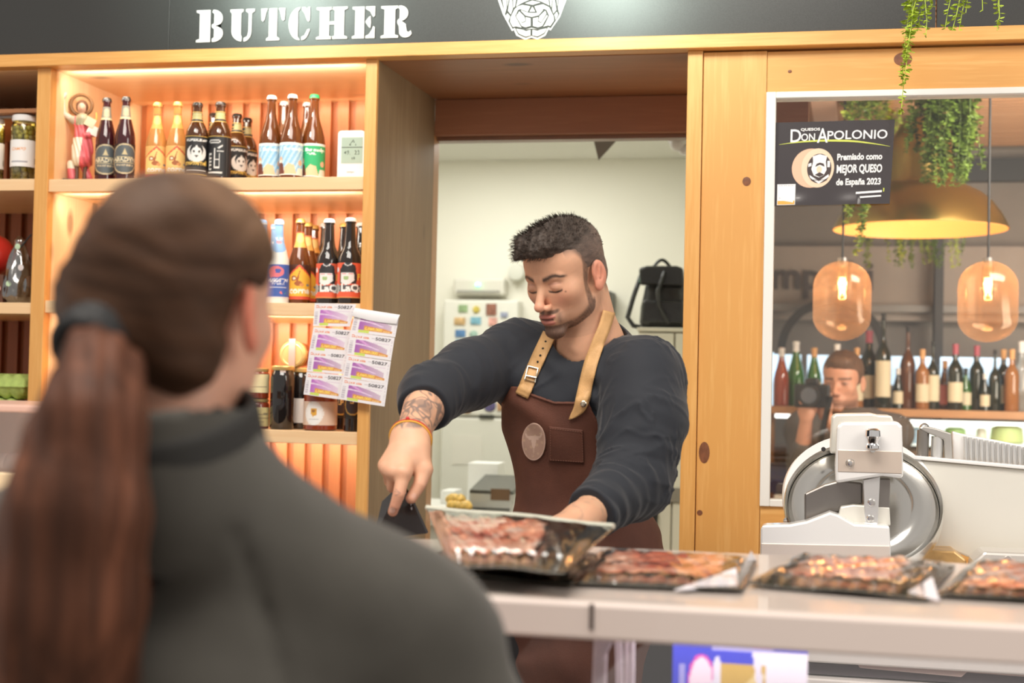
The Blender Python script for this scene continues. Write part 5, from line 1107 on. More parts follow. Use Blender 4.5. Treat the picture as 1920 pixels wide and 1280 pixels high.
# fridge with magnets
FY = 6.10; a, b = P(832, 562, FY), P(972, 562, FY); zf = P(900, 562, FY).z
fg = empty('fridge', ((a.x+b.x)/2, FY+.3, 0), 'white upright fridge covered in magnets behind the butcher', 'fridge')
fm_ = mat('fridge_white', (.74, .73, .65), .4); zg = P(880, 781, FY).z
part_box('body', fm_, a.x, b.x, FY+.037, BR-.001, .85, zf, fg, .006)
ud = part_box('upper_door', fm_, a.x, b.x, FY, FY+.036, zg+.004, zf, fg, .008); ld = part_box('lower_door', fm_, a.x, b.x, FY, FY+.036, .87, zg-.004, fg, .008)
mg = [(868, 578, 18, 14, (.30, .42, .22)), (893, 580, 14, 12, (.62, .50, .10)), (921, 580, 20, 22, (.28, .12, .08)), (862, 602, 22, 14, (.62, .42, .20)), (892, 601, 20, 14, (.20, .42, .52)), (924, 603, 16, 16, (.68, .36, .30)), (863, 625, 20, 14, (.10, .22, .42)), (888, 627, 16, 16, (.35, .50, .42)), (860, 645, 12, 16, (.20, .45, .62)), (945, 590, 14, 10, (.35, .38, .5)),
      (876, 766, 18, 18, (.36, .16, .05)), (893, 748, 14, 18, (.55, .42, .10)), (918, 760, 24, 26, (.12, .10, .22)), (942, 762, 20, 16, (.58, .34, .18)), (912, 781, 28, 8, (.06, .06, .05)), (858, 758, 10, 10, (.25, .25, .35)), (922, 736, 16, 14, (.42, .22, .15)), (940, 742, 12, 10, (.6, .5, .4))]
ml_ = ['green and grey', 'mustard yellow round', 'dark brown figure', 'sandy landscape', 'sea-blue picture', 'pink and orange', 'navy blue picture', 'green round', 'light blue tall', 'slate blue', 'brown round', 'mustard tall', 'large dark violet round', 'tan and orange', 'flat black', 'small grey-blue', 'reddish brown', 'small beige']
for (px, py, wp_, hp_, cc), nm in zip(mg, ml_):
    q = P(px, py, FY-.004); w_, h_ = wp_*FY/FPX/2, hp_*FY/FPX/2; s = MB()
    if 'round' in nm: s.lathe([(0, -.004), (w_*.8, -.004), (w_, -.001), (w_, .003), (0, .003)], (q.x, q.y, q.z), 20, 'y'); s.lathe([(0, -.007), (w_*.45, -.006), (w_*.5, -.004), (0, -.004)], (q.x, q.y, q.z), 14, 'y')
    else: s.box(q.x-w_, q.x+w_, q.y-.002, q.y+.003, q.z-h_, q.z+h_); s.box(q.x-w_*.7, q.x+w_*.5, q.y-.005, q.y-.002, q.z-h_*.6, q.z+h_*.3)
    tag(s.build('fridge_magnet', mat('mag_'+nm, cc, .5, vary=.3, vscale=60)), nm+' magnet on the '+('upper' if py < 700 else 'lower')+' part of the white fridge', 'magnet', 'fridge magnets')
o = MB().box(P(848, 825, FY-.003).x, P(905, 825, FY).x, FY-.003, FY-.0005, P(860, 870, FY).z, P(860, 815, FY).z).build('paper_note', mat('note_cream', (.76, .74, .66), .7)); tag(o, 'faint cream paper note on the lower fridge door', 'paper note')
# back worktop with plate of rolls and a till
KY = 4.75; kz = P(870, 972, KY).z
kc = empty('back_counter', (-1.3, 5.0, 0), 'white counter in the back room behind the butcher', 'counter')
part_box('top', mat('kt_white', (.76, .75, .70), .35), -2.2, P(975, 960, KY).x+.12, KY, 5.5, kz-.03, kz, kc, .004); part_box('body', mat('kb_white', (.66, .65, .6), .5), -2.2, P(975, 960, KY).x+.08, KY+.04, 5.45, 0, kz-.031, kc, 0)
q = P(862, 966, KY+.12); pl = empty('plate', (q.x, KY+.12, kz+.0005), 'dark round plate holding pastries on the back counter', 'plate'); Rp = 38*(KY+.12)/FPX
MB().lathe([(0, .002), (Rp*.7, .002), (Rp, .014), (Rp*1.0, .017), (Rp*.68, .006), (0, .006)], seg=36).build('dish', mat('dish_dark', (.10, .10, .09), .25, .3), pl, True, local=True)
rgp = random.Random(5)
for k in range(7):
    a_ = k*.9; rr = Rp*.42 if k else 0; cx, cy = q.x+rr*math.cos(a_), KY+.12+rr*.6*math.sin(a_); zc_ = kz+.028+(.022 if k in (0, 3) else 0); s = MB(); th_ = rgp.random()*3
    pts = [(cx+.028*(t-.5)*2*math.cos(th_), cy+.02*(t-.5)*2*math.sin(th_), zc_+.004*math.sin(t*PI)) for t in [j/8 for j in range(9)]]
    s.tube(pts, [.004+.016*math.sin(PI*(.1+.8*j/8))*(1+.12*(j % 2)) for j in range(9)], 10)
    tag(s.build('croissant', mat('pastry', (.72, .47, .12), .5, vary=.35, vscale=70), None, True), ['golden pastry topmost in the middle of the plate heap', 'golden pastry at the right end of the plate', 'golden pastry at the back right of the plate', 'golden pastry on top at the back of the plate heap', 'golden pastry at the left end of the plate', 'golden pastry at the front left of the plate', 'golden pastry at the front right of the plate'][k], 'pastry', 'pastries on the plate')
a, b = P(878, 950, KY+.25), P(962, 905, KY+.25); till = empty('label_printer', ((a.x+b.x)/2, KY+.35, kz+.0005), 'silver-grey machine with a dark slot on the back counter beside the pastries', 'machine')
MB().box(a.x, b.x, KY+.25, KY+.5, kz+.001, b.z-.03).build('body', mat('till_grey', (.42, .42, .39), .35, .4), till, bev=.008)
MB().add([(a.x+.004, KY+.25, b.z-.03), (b.x, KY+.25, b.z-.03), (b.x, KY+.5, b.z+.01), (a.x+.004, KY+.5, b.z+.01), (a.x+.004, KY+.25, b.z-.042), (b.x, KY+.25, b.z-.042), (b.x, KY+.5, b.z-.03), (a.x+.004, KY+.5, b.z-.03)], F_[:0]+[[0, 1, 2, 3], [7, 6, 5, 4], [0, 4, 5, 1], [1, 5, 6, 2], [2, 6, 7, 3], [3, 7, 4, 0]]).build('lid', mat('till_dark', (.10, .10, .09), .3, .3), till)
a2, b2 = P(920, 937, KY+.248), P(956, 917, KY+.248); MB().box(a2.x, b2.x, KY+.246, KY+.252, a2.z, b2.z).build('slot', mat('slot_brown', (.12, .065, .03), .5), till)
MB().box(a.x+.01, b.x-.01, KY+.247, KY+.251, kz+.004, kz+.018).build('base_strip', MATS['till_dark'], till)
for px0, px1, py, cc, lab in ((868, 925, 880, .80, 'loose white papers lying behind the silver machine'), (815, 840, 958, .78, 'white tray at the left end of the back counter')):
    a, b = P(px0, py, KY+.45), P(px1, py, KY+.45)
    hh_ = (kz+.16 if py == 880 else kz+.05)
    o = MB().box(a.x, b.x, KY+.53, KY+.66, kz+.0005, hh_).build('paper_stack' if py == 880 else 'white_tray', mat('pp%d' % py, (cc, cc, cc*.95), .7), bev=.002); tag(o, lab, 'papers' if py == 880 else 'tray')
# locker with backpack
LY = 5.0; a = P(1196, 612, LY).x; zl = P(1240, 614, LY).z
lk = empty('locker', (-.6, LY+.2, 0), 'cream metal locker in the back room under the black backpack', 'locker')
lm = mat('locker_cream', (.66, .63, .50), .45)
part_box('body', lm, a, -.31, LY+.02, LY+.45, 0, zl-.005, lk, .003); part_box('top_plate', lm, a-.004, -.31, LY, LY+.45, zl-.014, zl, lk, .002)
xm_ = P(1262, 800, LY).x
zlm = P(1240, 930, LY).z
for x0_, x1_ in ((a+.004, xm_-.003), (xm_+.003, -.312)):
    dd = part_box('door', lm, x0_, x1_, LY, LY+.018, zlm+.01, zl-.02, lk, .003); part_box('door', lm, x0_, x1_, LY, LY+.018, .05, zlm-.012, lk, .003)
hd = part_box('lock_bar', mat('lock_grey', (.30, .28, .22), .4, .5), P(1228, 900, LY).x, P(1282, 900, LY).x, LY-.012, LY-.001, P(1240, 940, LY).z, P(1240, 912, LY).z, lk, .002)
o = MB().tube([P(1224, 1000, LY-.03), P(1226, 960, LY-.03), P(1228, 945, LY-.03)], [.012, .016, .006], 10).build('umbrella', mat('umb_black', (.02, .02, .02), .5)); tag(o, 'folded black umbrella standing beside the locker', 'umbrella')
o.location.z += 0
bp_c = P(1240, 611, LY+.15); bk = empty('backpack', (bp_c.x, LY+.15, zl+.0005), 'black leather backpack standing on the cream locker', 'backpack')
leather = mat('black_leather', (.016, .016, .015), .38, coat=.3, bump=.3, bscale=60); kx = (LY+.15)/FPX
def bagshape(U, V):
    w_ = np.interp(V, [0, .08, .35, .7, .9, 1], [.88, 1.0, .96, .80, .60, .40]); a = U*2*PI; c_, s_ = np.cos(a), np.sin(a); e = .45
    return (48*kx*w_*np.sign(c_)*np.abs(c_)**e+8*kx, .07*w_*np.sign(s_)*np.abs(s_)**e, V*113*kx)
grid_mesh('body', bagshape, 48, 20, None, leather, bk, local=True)
MB().prism([(-40*kx, 112*kx), (-25*kx, 116*kx), (30*kx, 116*kx), (42*kx, 112*kx), (46*kx, 78*kx), (-46*kx+8*kx, 80*kx)], -.075, -.055).build('flap', leather, bk, bev=.008, local=True)
MB().prism([(-34*kx, 8*kx), (48*kx, 8*kx), (46*kx, 52*kx), (-32*kx, 52*kx)], -.088, -.06).build('front_pocket', leather, bk, bev=.01, local=True)
MB().tube([(-18*kx+36*kx*t, -.02, 112*kx+17*kx*math.sin(PI*t)) for t in [k/12 for k in range(13)]], .006, 8).build('top_handle', leather, bk, True, local=True)
MB().tube([(-38*kx, -.03, 100*kx), (-50*kx, -.05, 60*kx), (-60*kx, -.06, 20*kx), (-48*kx, -.07, 4*kx), (-36*kx, -.06, 2*kx)], .009, 8).build('shoulder_strap', leather, bk, True, local=True)
MB().tube([(8*kx, -.08, 104*kx), (-2*kx, -.10, 70*kx), (0, -.10, 40*kx), (18*kx, -.10, 8*kx)], .008, 8).build('shoulder_strap', leather, bk, True, local=True)
# grey pennant under the ceiling, glass globe, little wall fixtures
v = [P(1110, 250, 4.6), P(1168, 250, 4.6), P(1122, 300, 4.6)]
o = MB().box(v[0].x+.03, v[1].x-.03, 4.6, 4.606, v[0].z-.002, zc+.001).add(v+[q+Vector((0, .006, 0)) for q in v], [[0, 1, 2][::-1], [3, 4, 5], [0, 1, 4, 3], [1, 2, 5, 4], [2, 0, 3, 5]]).build('grey_pennant', mat('pennant', (.28, .26, .24), .6)); tag(o, 'grey triangular pennant hanging from the top of the doorway', 'pennant')
q = P(1272, 268, 4.5); o = MB().tube([(q.x, q.y, q.z+.02), (q.x, q.y, zc+.001)], .002, 6).ball((q.x, q.y, q.z), .028, 16, 10).ball((q.x+.02, q.y, q.z-.02), .02, 12, 8).ball((q.x-.015, q.y, q.z+.015), .022, 12, 8).build('glass_ornament', mat('glass_white', (.85, .85, .83), .1, coat=.6), None, True); tag(o, 'white glass ornament at the top right corner of the doorway', 'ornament')
a, b = P(1128, 590, 6.05), P(1146, 545, 6.05); o = MB().box(a.x, b.x, 6.05, 6.199, a.z, b.z).build('dark_wall_box', mat('wb', (.10, .10, .09), .5), bev=.006); tag(o, "small dark wall box right of the butcher's neck", 'wall box')
q = P(968, 510, 6.15); o = MB().lathe([(0, -.02), (.035, -.015), (.04, .03), (0, .03)], (q.x, 6.15, q.z), 24, 'y').build('wall_roundel', mat('roundel', (.62, .62, .54), .5), None, True); tag(o, "pale round fitting on the wall beside the butcher's forelock", 'wall fitting')
# ================================================================== implicit-surface modelling for the figures
def nrm(v): return v/np.linalg.norm(v)
def A3(v): return np.array((v[0], v[1], v[2]), dtype=np.float64)
def W(px, py, Y): return A3(P(px, py, Y))
def proj(p):
    q = p-A3(EYE); f = q@A3(FWD); return 960+FPX*(q@A3(RGT))/f, 640-FPX*(q@A3(UPV))/f
def s_cap(p, a, b, ra, rb, fl=None):
    ba = b-a; pa = p-a; h = np.clip(pa@ba/(ba@ba), 0, 1); return np.linalg.norm(pa-h[:, None]*ba, axis=1)-(ra+(rb-ra)*h)
def s_ell(p, c, r, R=None):
    q = p-c
    if R is not None: q = q@R
    r = np.asarray(r, float); k0 = np.linalg.norm(q/r, axis=1); k1 = np.linalg.norm(q/(r*r), axis=1); return k0*(k0-1)/np.maximum(k1, 1e-9)
def smin(a, b, k): h = np.maximum(k-np.abs(a-b), 0)/k; return np.minimum(a, b)-h*h*k*.25
def smax(a, b, k): return -smin(-a, -b, k)
def umin(k, *ds):
    o = ds[0]
    for d in ds[1:]: o = smin(o, d, k)
    return o
def chain(p, pts, rs, k=.01):
    o = None
    for i in range(len(pts)-1):
        d = s_cap(p, pts[i], pts[i+1], rs[i], rs[i+1]); o = d if o is None else np.minimum(o, d)
    return o
def vnoise(p, s, seed=0):
    """cheap smooth pseudo-noise in -1..1"""
    q = p*s; r = np.random.RandomState(seed); o = 0
    for i in range(5):
        v = r.normal(size=3); v /= np.linalg.norm(v); o = o+np.sin(q@v*(1+.6*i)+r.rand()*6+1.7*np.sin(q@r.normal(size=3)*.55+i))/(1+.35*i)
    return o/2.9
def surface_nets(fn, lo, hi, h):
    lo = np.array(lo, float); n = np.ceil((np.array(hi)-lo)/h).astype(int)+1; B = 8; nb = -(-n//B); n = nb*B+1
    bc = [lo[i]+(np.arange(nb[i])*B+B/2)*h for i in range(3)]
    g = np.stack(np.meshgrid(*bc, indexing='ij'), -1).reshape(-1, 3); dc = fn(g).reshape(nb)
    vals = np.repeat(np.repeat(np.repeat(np.where(dc < 0, -1., 1.).astype(np.float32), B, 0), B, 1), B, 2); vals = np.pad(vals, ((0, 1),)*3, mode='edge')
    act = np.argwhere(np.abs(dc) < B*h*1.25); mask = np.zeros(n, bool)
    for i, j, k in act: mask[i*B:i*B+B+1, j*B:j*B+B+1, k*B:k*B+B+1] = True
    idx = np.argwhere(mask)
    for s in range(0, len(idx), 400000):
        ii = idx[s:s+400000]; vals[ii[:, 0], ii[:, 1], ii[:, 2]] = fn(lo+ii*h)
    ins = vals < 0
    c = [ins[i:n[0]-1+i, j:n[1]-1+j, k:n[2]-1+k] for i in (0, 1) for j in (0, 1) for k in (0, 1)]
    cnt_ = sum(x.astype(np.int8) for x in c); cells = np.argwhere((cnt_ > 0) & (cnt_ < 8)); vid = -np.ones(np.array(ins.shape)-1, np.int64); vid[tuple(cells.T)] = np.arange(len(cells))
    co = [(i, j, k) for i in (0, 1) for j in (0, 1) for k in (0, 1)]; cv = [vals[cells[:, 0]+i, cells[:, 1]+j, cells[:, 2]+k] for i, j, k in co]
    acc = np.zeros((len(cells), 3)); num = np.zeros(len(cells))
    for a in range(8):
        for b in range(a+1, 8):
            if sum(abs(co[a][q]-co[b][q]) for q in range(3)) != 1: continue
            va, vb = cv[a], cv[b]; m = (va < 0) != (vb < 0); t = np.where(m, va/np.where(m, va-vb, 1), 0)
            pt = np.array(co[a])+t[:, None]*(np.array(co[b])-np.array(co[a])); acc += pt*m[:, None]; num += m
    V = lo+(cells+acc/num[:, None])*h; F = []
    for ax in range(3):
        sl_ = [slice(None)]*3; sl2 = [slice(None)]*3; sl_[ax] = slice(0, -1); sl2[ax] = slice(1, None)
        e = np.argwhere(ins[tuple(sl_)] != ins[tuple(sl2)]); u, v = (ax+1) % 3, (ax+2) % 3
        e = e[(e[:, u] > 0) & (e[:, v] > 0) & (e[:, u] < ins.shape[u]-1) & (e[:, v] < ins.shape[v]-1)]
        flip = ins[tuple(e.T)]; q = []
        for du, dv in ((-1, -1), (0, -1), (0, 0), (-1, 0)):
            w_ = e.copy(); w_[:, u] += du; w_[:, v] += dv; q.append(vid[tuple(w_.T)])
        q = np.stack(q, 1); q[~flip] = q[~flip][:, ::-1]; F.append(q)
    F = np.concatenate(F); F = F[(F >= 0).all(1)]
    return V, F
def sdf_mesh(name, fn, lo, hi, h, m, parent, colf=None, extra=None, kind=None):
    V, F = surface_nets(fn, lo, hi, h); C_ = colf(V) if colf else None
    if extra:
        for v2, f2, c2 in extra: F = np.concatenate([F, f2+len(V)]); V = np.concatenate([V, v2]); C_ = np.concatenate([C_, c2]) if C_ is not None else None
    o = mesh(name, V, F, m, parent, True, C_)
    if kind: o['kind'] = kind
    return o
def march(fn, px, py, t0, t1, off=0.0):
    """first point on the surface fn = off along the sight line through (px, py)"""
    px, py = np.broadcast_arrays(np.asarray(px, float), np.asarray(py, float)); d = A3(FWD)+np.outer((px.ravel()-960)/FPX, A3(RGT))-np.outer((py.ravel()-640)/FPX, A3(UPV)); d /= np.linalg.norm(d, axis=1)[:, None]
    t = np.full(len(d), t0); best = np.full(len(d), 1e9); bt = t.copy()
    for i in range(90):
        s = fn(A3(EYE)+d*t[:, None])-off; b = np.abs(s) < best; best[b] = np.abs(s)[b]; bt[b] = t[b]; t = np.minimum(t+s*.7, t1)
    return A3(EYE)+d*bt[:, None]
def ribbon(name, fn, pts, wpx, off, m, parent, t0, t1, n=26, th=.003, nw=4, taper=None):
    """leather strap laid on a body along a picture-plane centre line"""
    P_ = np.array(pts, float); L_ = np.r_[0, np.cumsum(np.linalg.norm(np.diff(P_, axis=0), axis=1))]; t = np.linspace(0, L_[-1], n+1)
    cx, cy = np.interp(t, L_, P_[:, 0]), np.interp(t, L_, P_[:, 1])
    for _ in range(2): cx[1:-1] = (cx[:-2]+2*cx[1:-1]+cx[2:])/4; cy[1:-1] = (cy[:-2]+2*cy[1:-1]+cy[2:])/4
    dx, dy = np.gradient(cx), np.gradient(cy); l = np.hypot(dx, dy); nx, ny = -dy/l, dx/l; ws = np.full(n+1, wpx/2.)
    if taper is not None: ws = ws*np.interp(np.linspace(0, 1, n+1), *taper)
    u = np.linspace(-1, 1, nw+1); X_ = cx[:, None]+nx[:, None]*ws[:, None]*u; Y_ = cy[:, None]+ny[:, None]*ws[:, None]*u
    V = march(fn, X_, Y_, t0, t1, off); idx = np.arange((n+1)*(nw+1)).reshape(n+1, nw+1); F = np.stack([idx[:-1, :-1], idx[:-1, 1:], idx[1:, 1:], idx[1:, :-1]], -1).reshape(-1, 4)
    o = mesh(name, V, F, m, parent, True); md = o.modifiers.new('s', 'SOLIDIFY'); md.thickness = th; md.offset = 0
    return o
def patch(name, fn, poly_uv, off, m, parent, t0, t1, nu, nv, canvas=None, th=0.0, mask=None):
    """grid over a picture-plane quad, laid on the body"""
    (x0, y0), (x1, y1), (x2, y2), (x3, y3) = poly_uv     # tl, tr, br, bl
    U, V_ = np.meshgrid(np.linspace(0, 1, nu+1), np.linspace(0, 1, nv+1)); U = U.ravel(); V_ = V_.ravel()
    if mask == 'ellipse':
        a, b = U*2-1, V_*2-1; U = (a*np.sqrt(1-b*b/2)+1)/2; V_ = (b*np.sqrt(1-a*a/2)+1)/2
    X_ = x0*(1-U)*V_+x1*U*V_+x2*U*(1-V_)+x3*(1-U)*(1-V_); Y_ = y0*(1-U)*V_+y1*U*V_+y2*U*(1-V_)+y3*(1-U)*(1-V_)
    V = march(fn, X_, Y_, t0, t1, off); idx = np.arange((nu+1)*(nv+1)).reshape(nv+1, nu+1); F = np.stack([idx[:-1, :-1], idx[:-1, 1:], idx[1:, 1:], idx[1:, :-1]], -1).reshape(-1, 4)
    cols = None
    if canvas is not None:
        ix = np.clip((U*canvas.w-.5).round().astype(int), 0, canvas.w-1); iy = np.clip(((1-V_)*canvas.h-.5).round().astype(int), 0, canvas.h-1); cols = canvas.a[iy, ix]
    o = mesh(name, V, F, m, parent, True, cols)
    if th: md = o.modifiers.new('s', 'SOLIDIFY'); md.thickness = th; md.offset = 0
    return o
def frame(fwd, roll=0.0):
    f = nrm(np.array(fwd, float)); r = nrm(np.cross(f, (0, 0, 1))); u = np.cross(r, f)
    if roll: r, u = r*math.cos(roll)+u*math.sin(roll), u*math.cos(roll)-r*math.sin(roll)
    return np.stack([r, f, u], 1)          # local (right, forward, up) -> world columns
def head_sdf(q, s=1.0, ears=True, male=True):
    """q: points in head space (right, forward, up), eye level z = 0"""
    q = q/s; x = np.abs(q[:, 0]); m = np.stack([x, q[:, 1], q[:, 2]], 1); z0 = np.zeros(3)
    E = lambda c, r: s_ell(m, np.array(c), r)
    d = umin(.03, E((0, -.012, .042), (.0735, .093, .076)), E((0, .028, .036), (.060, .057, .056)), E((0, .032, -.028), (.0575, .056, .066)))
    jaw = umin(.022, E((0, .026, -.070), (.050, .052, .036)), E((0, .077, -.102), (.025, .019, .017)), E((.046, .004, -.058), (.014, .024, .026)) if male else E((.040, .01, -.06), (.012, .02, .02)))
    d = smin(d, jaw, .022); d = smin(d, E((.044, .050, -.020), (.018, .022, .020)), .024)
    d = smin(d, s_cap(m, np.array((.006, .079, .017)), np.array((.040, .070, .019)), .010, .008), .010)
    d = smax(d, -E((.031, .098, .001), (.017, .017, .0115)), .012)
    d = smin(d, E((.0315, .0715, -.002), (.0145, .0145, .0125)), .004)
    d = smin(d, s_cap(m, np.array((0, .080, .010)), np.array((0, .108, -.034)), .0068, .0098), .008)
    d = smin(d, E((0, .1085, -.037), (.0105, .0105, .0095)), .006); d = smin(d, E((.0130, .0975, -.0415), (.0075, .0105, .0072)), .004)
    d = smax(d, -E((.0062, .106, -.0485), (.0036, .0060, .0040)), .002)
    d = smin(d, E((0, .078, -.070), (.030, .018, .022)), .012)
    d = smin(d, E((0, .0925, -.0630), (.0215, .0085, .0052)), .003); d = smin(d, E((0, .0905, -.0755), (.0185, .0090, .0062)), .003)
    d = smax(d, -E((0, .1030, -.0692), (.0165, .0085, .0022)), .002)
    if ears:
        Re = np.array([[.94, .34, 0], [-.34, .94, 0], [0, 0, 1]]).T
        e = s_ell(m, np.array((.079, -.016, -.006)), (.0062, .0175, .0300), Re); e = smin(e, s_ell(m, np.array((.078, -.008, -.031)), (.006, .010, .012), Re), .006)
        e = smax(e, -s_ell(m, np.array((.0855, -.0125, -.002)), (.0058, .0105, .0190), Re), .002); e = smin(e, s_cap(m, np.array((.082, -.018, .010)), np.array((.081, -.012, -.014)), .0028, .0028), .002); d = smin(d, e, .006)
    return d*s
rngm = np.random.default_rng(11)
def sphere_trace_dummy(): pass
# ================================================================== the butcher
BU = empty('person', (P(1100, 1100, 2.84).x, 2.86, 0), 'butcher in navy long-sleeved shirt and brown apron with tan straps, leaning forward and pointing down', 'person')
mid_eye = W(1015, 540, 2.665)
tc_ = nrm(np.array([-mid_eye[0], -mid_eye[1], 0])); an = math.atan2(tc_[1], tc_[0])-math.radians(40)
HF = frame((math.cos(an)*math.cos(math.radians(24)), math.sin(an)*math.cos(math.radians(24)), -math.sin(math.radians(24))), math.radians(0))
HC = mid_eye-HF@np.array([0, .087, 0.0])
HS = .90
HC = mid_eye-HF@np.array([0, .087, 0.0])*HS
loc = lambda p: (p-HC)@HF/HS
NB0 = HC+HF@np.array([0, -.034, -.060])*HS; NB1 = W(1108, 655, 2.80)
def neck_f(p): 
    return umin(.02, s_cap(p, NB0, NB1, .055, .064), s_cap(p, NB1, W(1110, 700, 2.82), .068, .085))
def sterno(p): return s_cap(p, HC+HF@np.array([-.056, -.02, -.045])*HS, W(1083, 652, 2.742), .012, .011)
def head_f(p): 
    d = head_sdf(loc(p))*HS; d = smin(d, neck_f(p), .010); return smin(d, sterno(p), .012)
def mixc(a, b, t): return a*(1-t[:, None])+np.array(b)*t[:, None]
def sm(x, a, b): t = np.clip((x-a)/(b-a), 0, 1); return t*t*(3-2*t)
def bandm(x, c, w_, s): return 1-sm(np.abs(x-c), w_, w_+s)
SK = np.array((.68, .375, .235))
def head_col(V):
    q = loc(V); x, y, z = np.abs(q[:, 0]), q[:, 1], q[:, 2]; c = np.tile(SK, (len(V), 1)); n1 = vnoise(q, 60, 1); n2 = vnoise(q, 420, 2); n3 = vnoise(q, 900, 3)
    c = c*(1+.05*n1+.03*n2)[:, None]
    c = mixc(c, (.68, .27, .19), .40*np.exp(-((x-.040)/.022)**2-((z+.030)/.02)**2)*(y > .03)); c = mixc(c, (.68, .26, .18), .45*np.exp(-(x/.016)**2-((z+.036)/.014)**2)*(y > .085))
    c = mixc(c, (.70, .22, .15), .55*(x > .073)*(y > -.045)*(y < .015)*(z > -.05)*(z < .035))
    c = mixc(c, (.42, .20, .15), .45*np.exp(-((x-.032)/.016)**2-((z-.004)/.008)**2)*(y > .05))
    # eyebrows
    bz = .0180+.006*sm(x, .012, .036)-.007*sm(x, .038, .058); br = bandm(z, 1, 0, 1)*0+np.exp(-((z-bz)/(.0050-.0022*sm(x, .02, .055)))**2)*sm(x, .009, .015)*(1-sm(x, .050, .058))*(y > .03)
    c = mixc(c, (.035, .020, .015), np.clip(br*1.15*(1+.25*n3), 0, .95))
    # lashes and lid creases
    lz = -.0085-.0035*(1-((x-.032)/.016)**2); la = np.exp(-((z-lz)/.0019)**2)*(np.abs(x-.032) < .0155)*(y > .06); c = mixc(c, (.02, .012, .01), np.clip(la*1.3, 0, .95))
    cr = np.exp(-((z-.0065)/.0012)**2)*(np.abs(x-.032) < .014)*(y > .06); c = mixc(c, (.30, .13, .10), cr*.6)
    # lips
    lip = (((x/.0225)**2+((z+.0632)/.0058)**2 < 1)|((x/.0195)**2+((z+.0762)/.0068)**2 < 1))&(y > .08); c = mixc(c, (.62, .20, .17), .85*lip); c = mixc(c, (.10, .02, .02), np.clip(1.1*np.exp(-((z+.0692)/.0022)**2)*(x < .0165)*(y > .082), 0, 1))
    # beard, moustache, sideburn, stubble
    tex = .95+.22*n3+.12*n2
    mus = np.exp(-((z+.0545-.10*np.maximum(x-.015, 0))/.0045)**4)*(1-sm(x, .024, .031))*(y > .07)*(.55+.45*sm(x, .002, .008)); mus = np.maximum(mus, np.exp(-((x-.0275)/.0050)**2)*sm(-z, .054, .060)*(z > -.088)*(y > .055)*.62)
    chin = sm(-z, .080, .087)*(1-sm(x, .032, .044))*(y > .045); chin = np.maximum(chin, np.exp(-((z+.086)/.003)**2)*(x < .006))
    jl = -.054-.028*sm(y, .0, .055); jaw = sm(jl-z, -.006, .008)*(1-.0*y)*(y > -.012)*(y < .075)*(z > -.135)*.86
    side = (y > .000)*(y < .026)*(z > -.075)*(z < .045)*(x > .050)*bandm(y, .012, .006, .006)*.72
    onh = (head_sdf(q, ears=False) < .0035); bd = np.clip(np.maximum.reduce([mus, chin, jaw, side])*tex, 0, .92)*onh; c = mixc(c, (.055, .030, .022), bd)
    stb = sm(-z, .03, .07)*(y > -.02)*.22*(z > -.16); c = mixc(c, (.25, .15, .11), stb*(z > -.13))
    mole = np.exp(-((q[:, 0]+.052)**2+(z+.014)**2)/.0016**2)*(y > .02); c = mixc(c, (.15, .06, .04), np.clip(mole, 0, 1))
    # closely shaved hair skin around the back and sides
    fade = sm(z, .000+.05*sm(y, .0, .04), .03+.045*sm(y, .0, .045))*(y < .055)*(x > .02); fade = np.maximum(fade, sm(-y, .035, .06)*sm(z, -.07, -.04)); c = mixc(c, (.12, .075, .055), np.clip(fade*.85, 0, 1)*(x < .079))
    return c
skin_m = vmat('skin', .48, sss=.15, bump=.12, bscale=900)
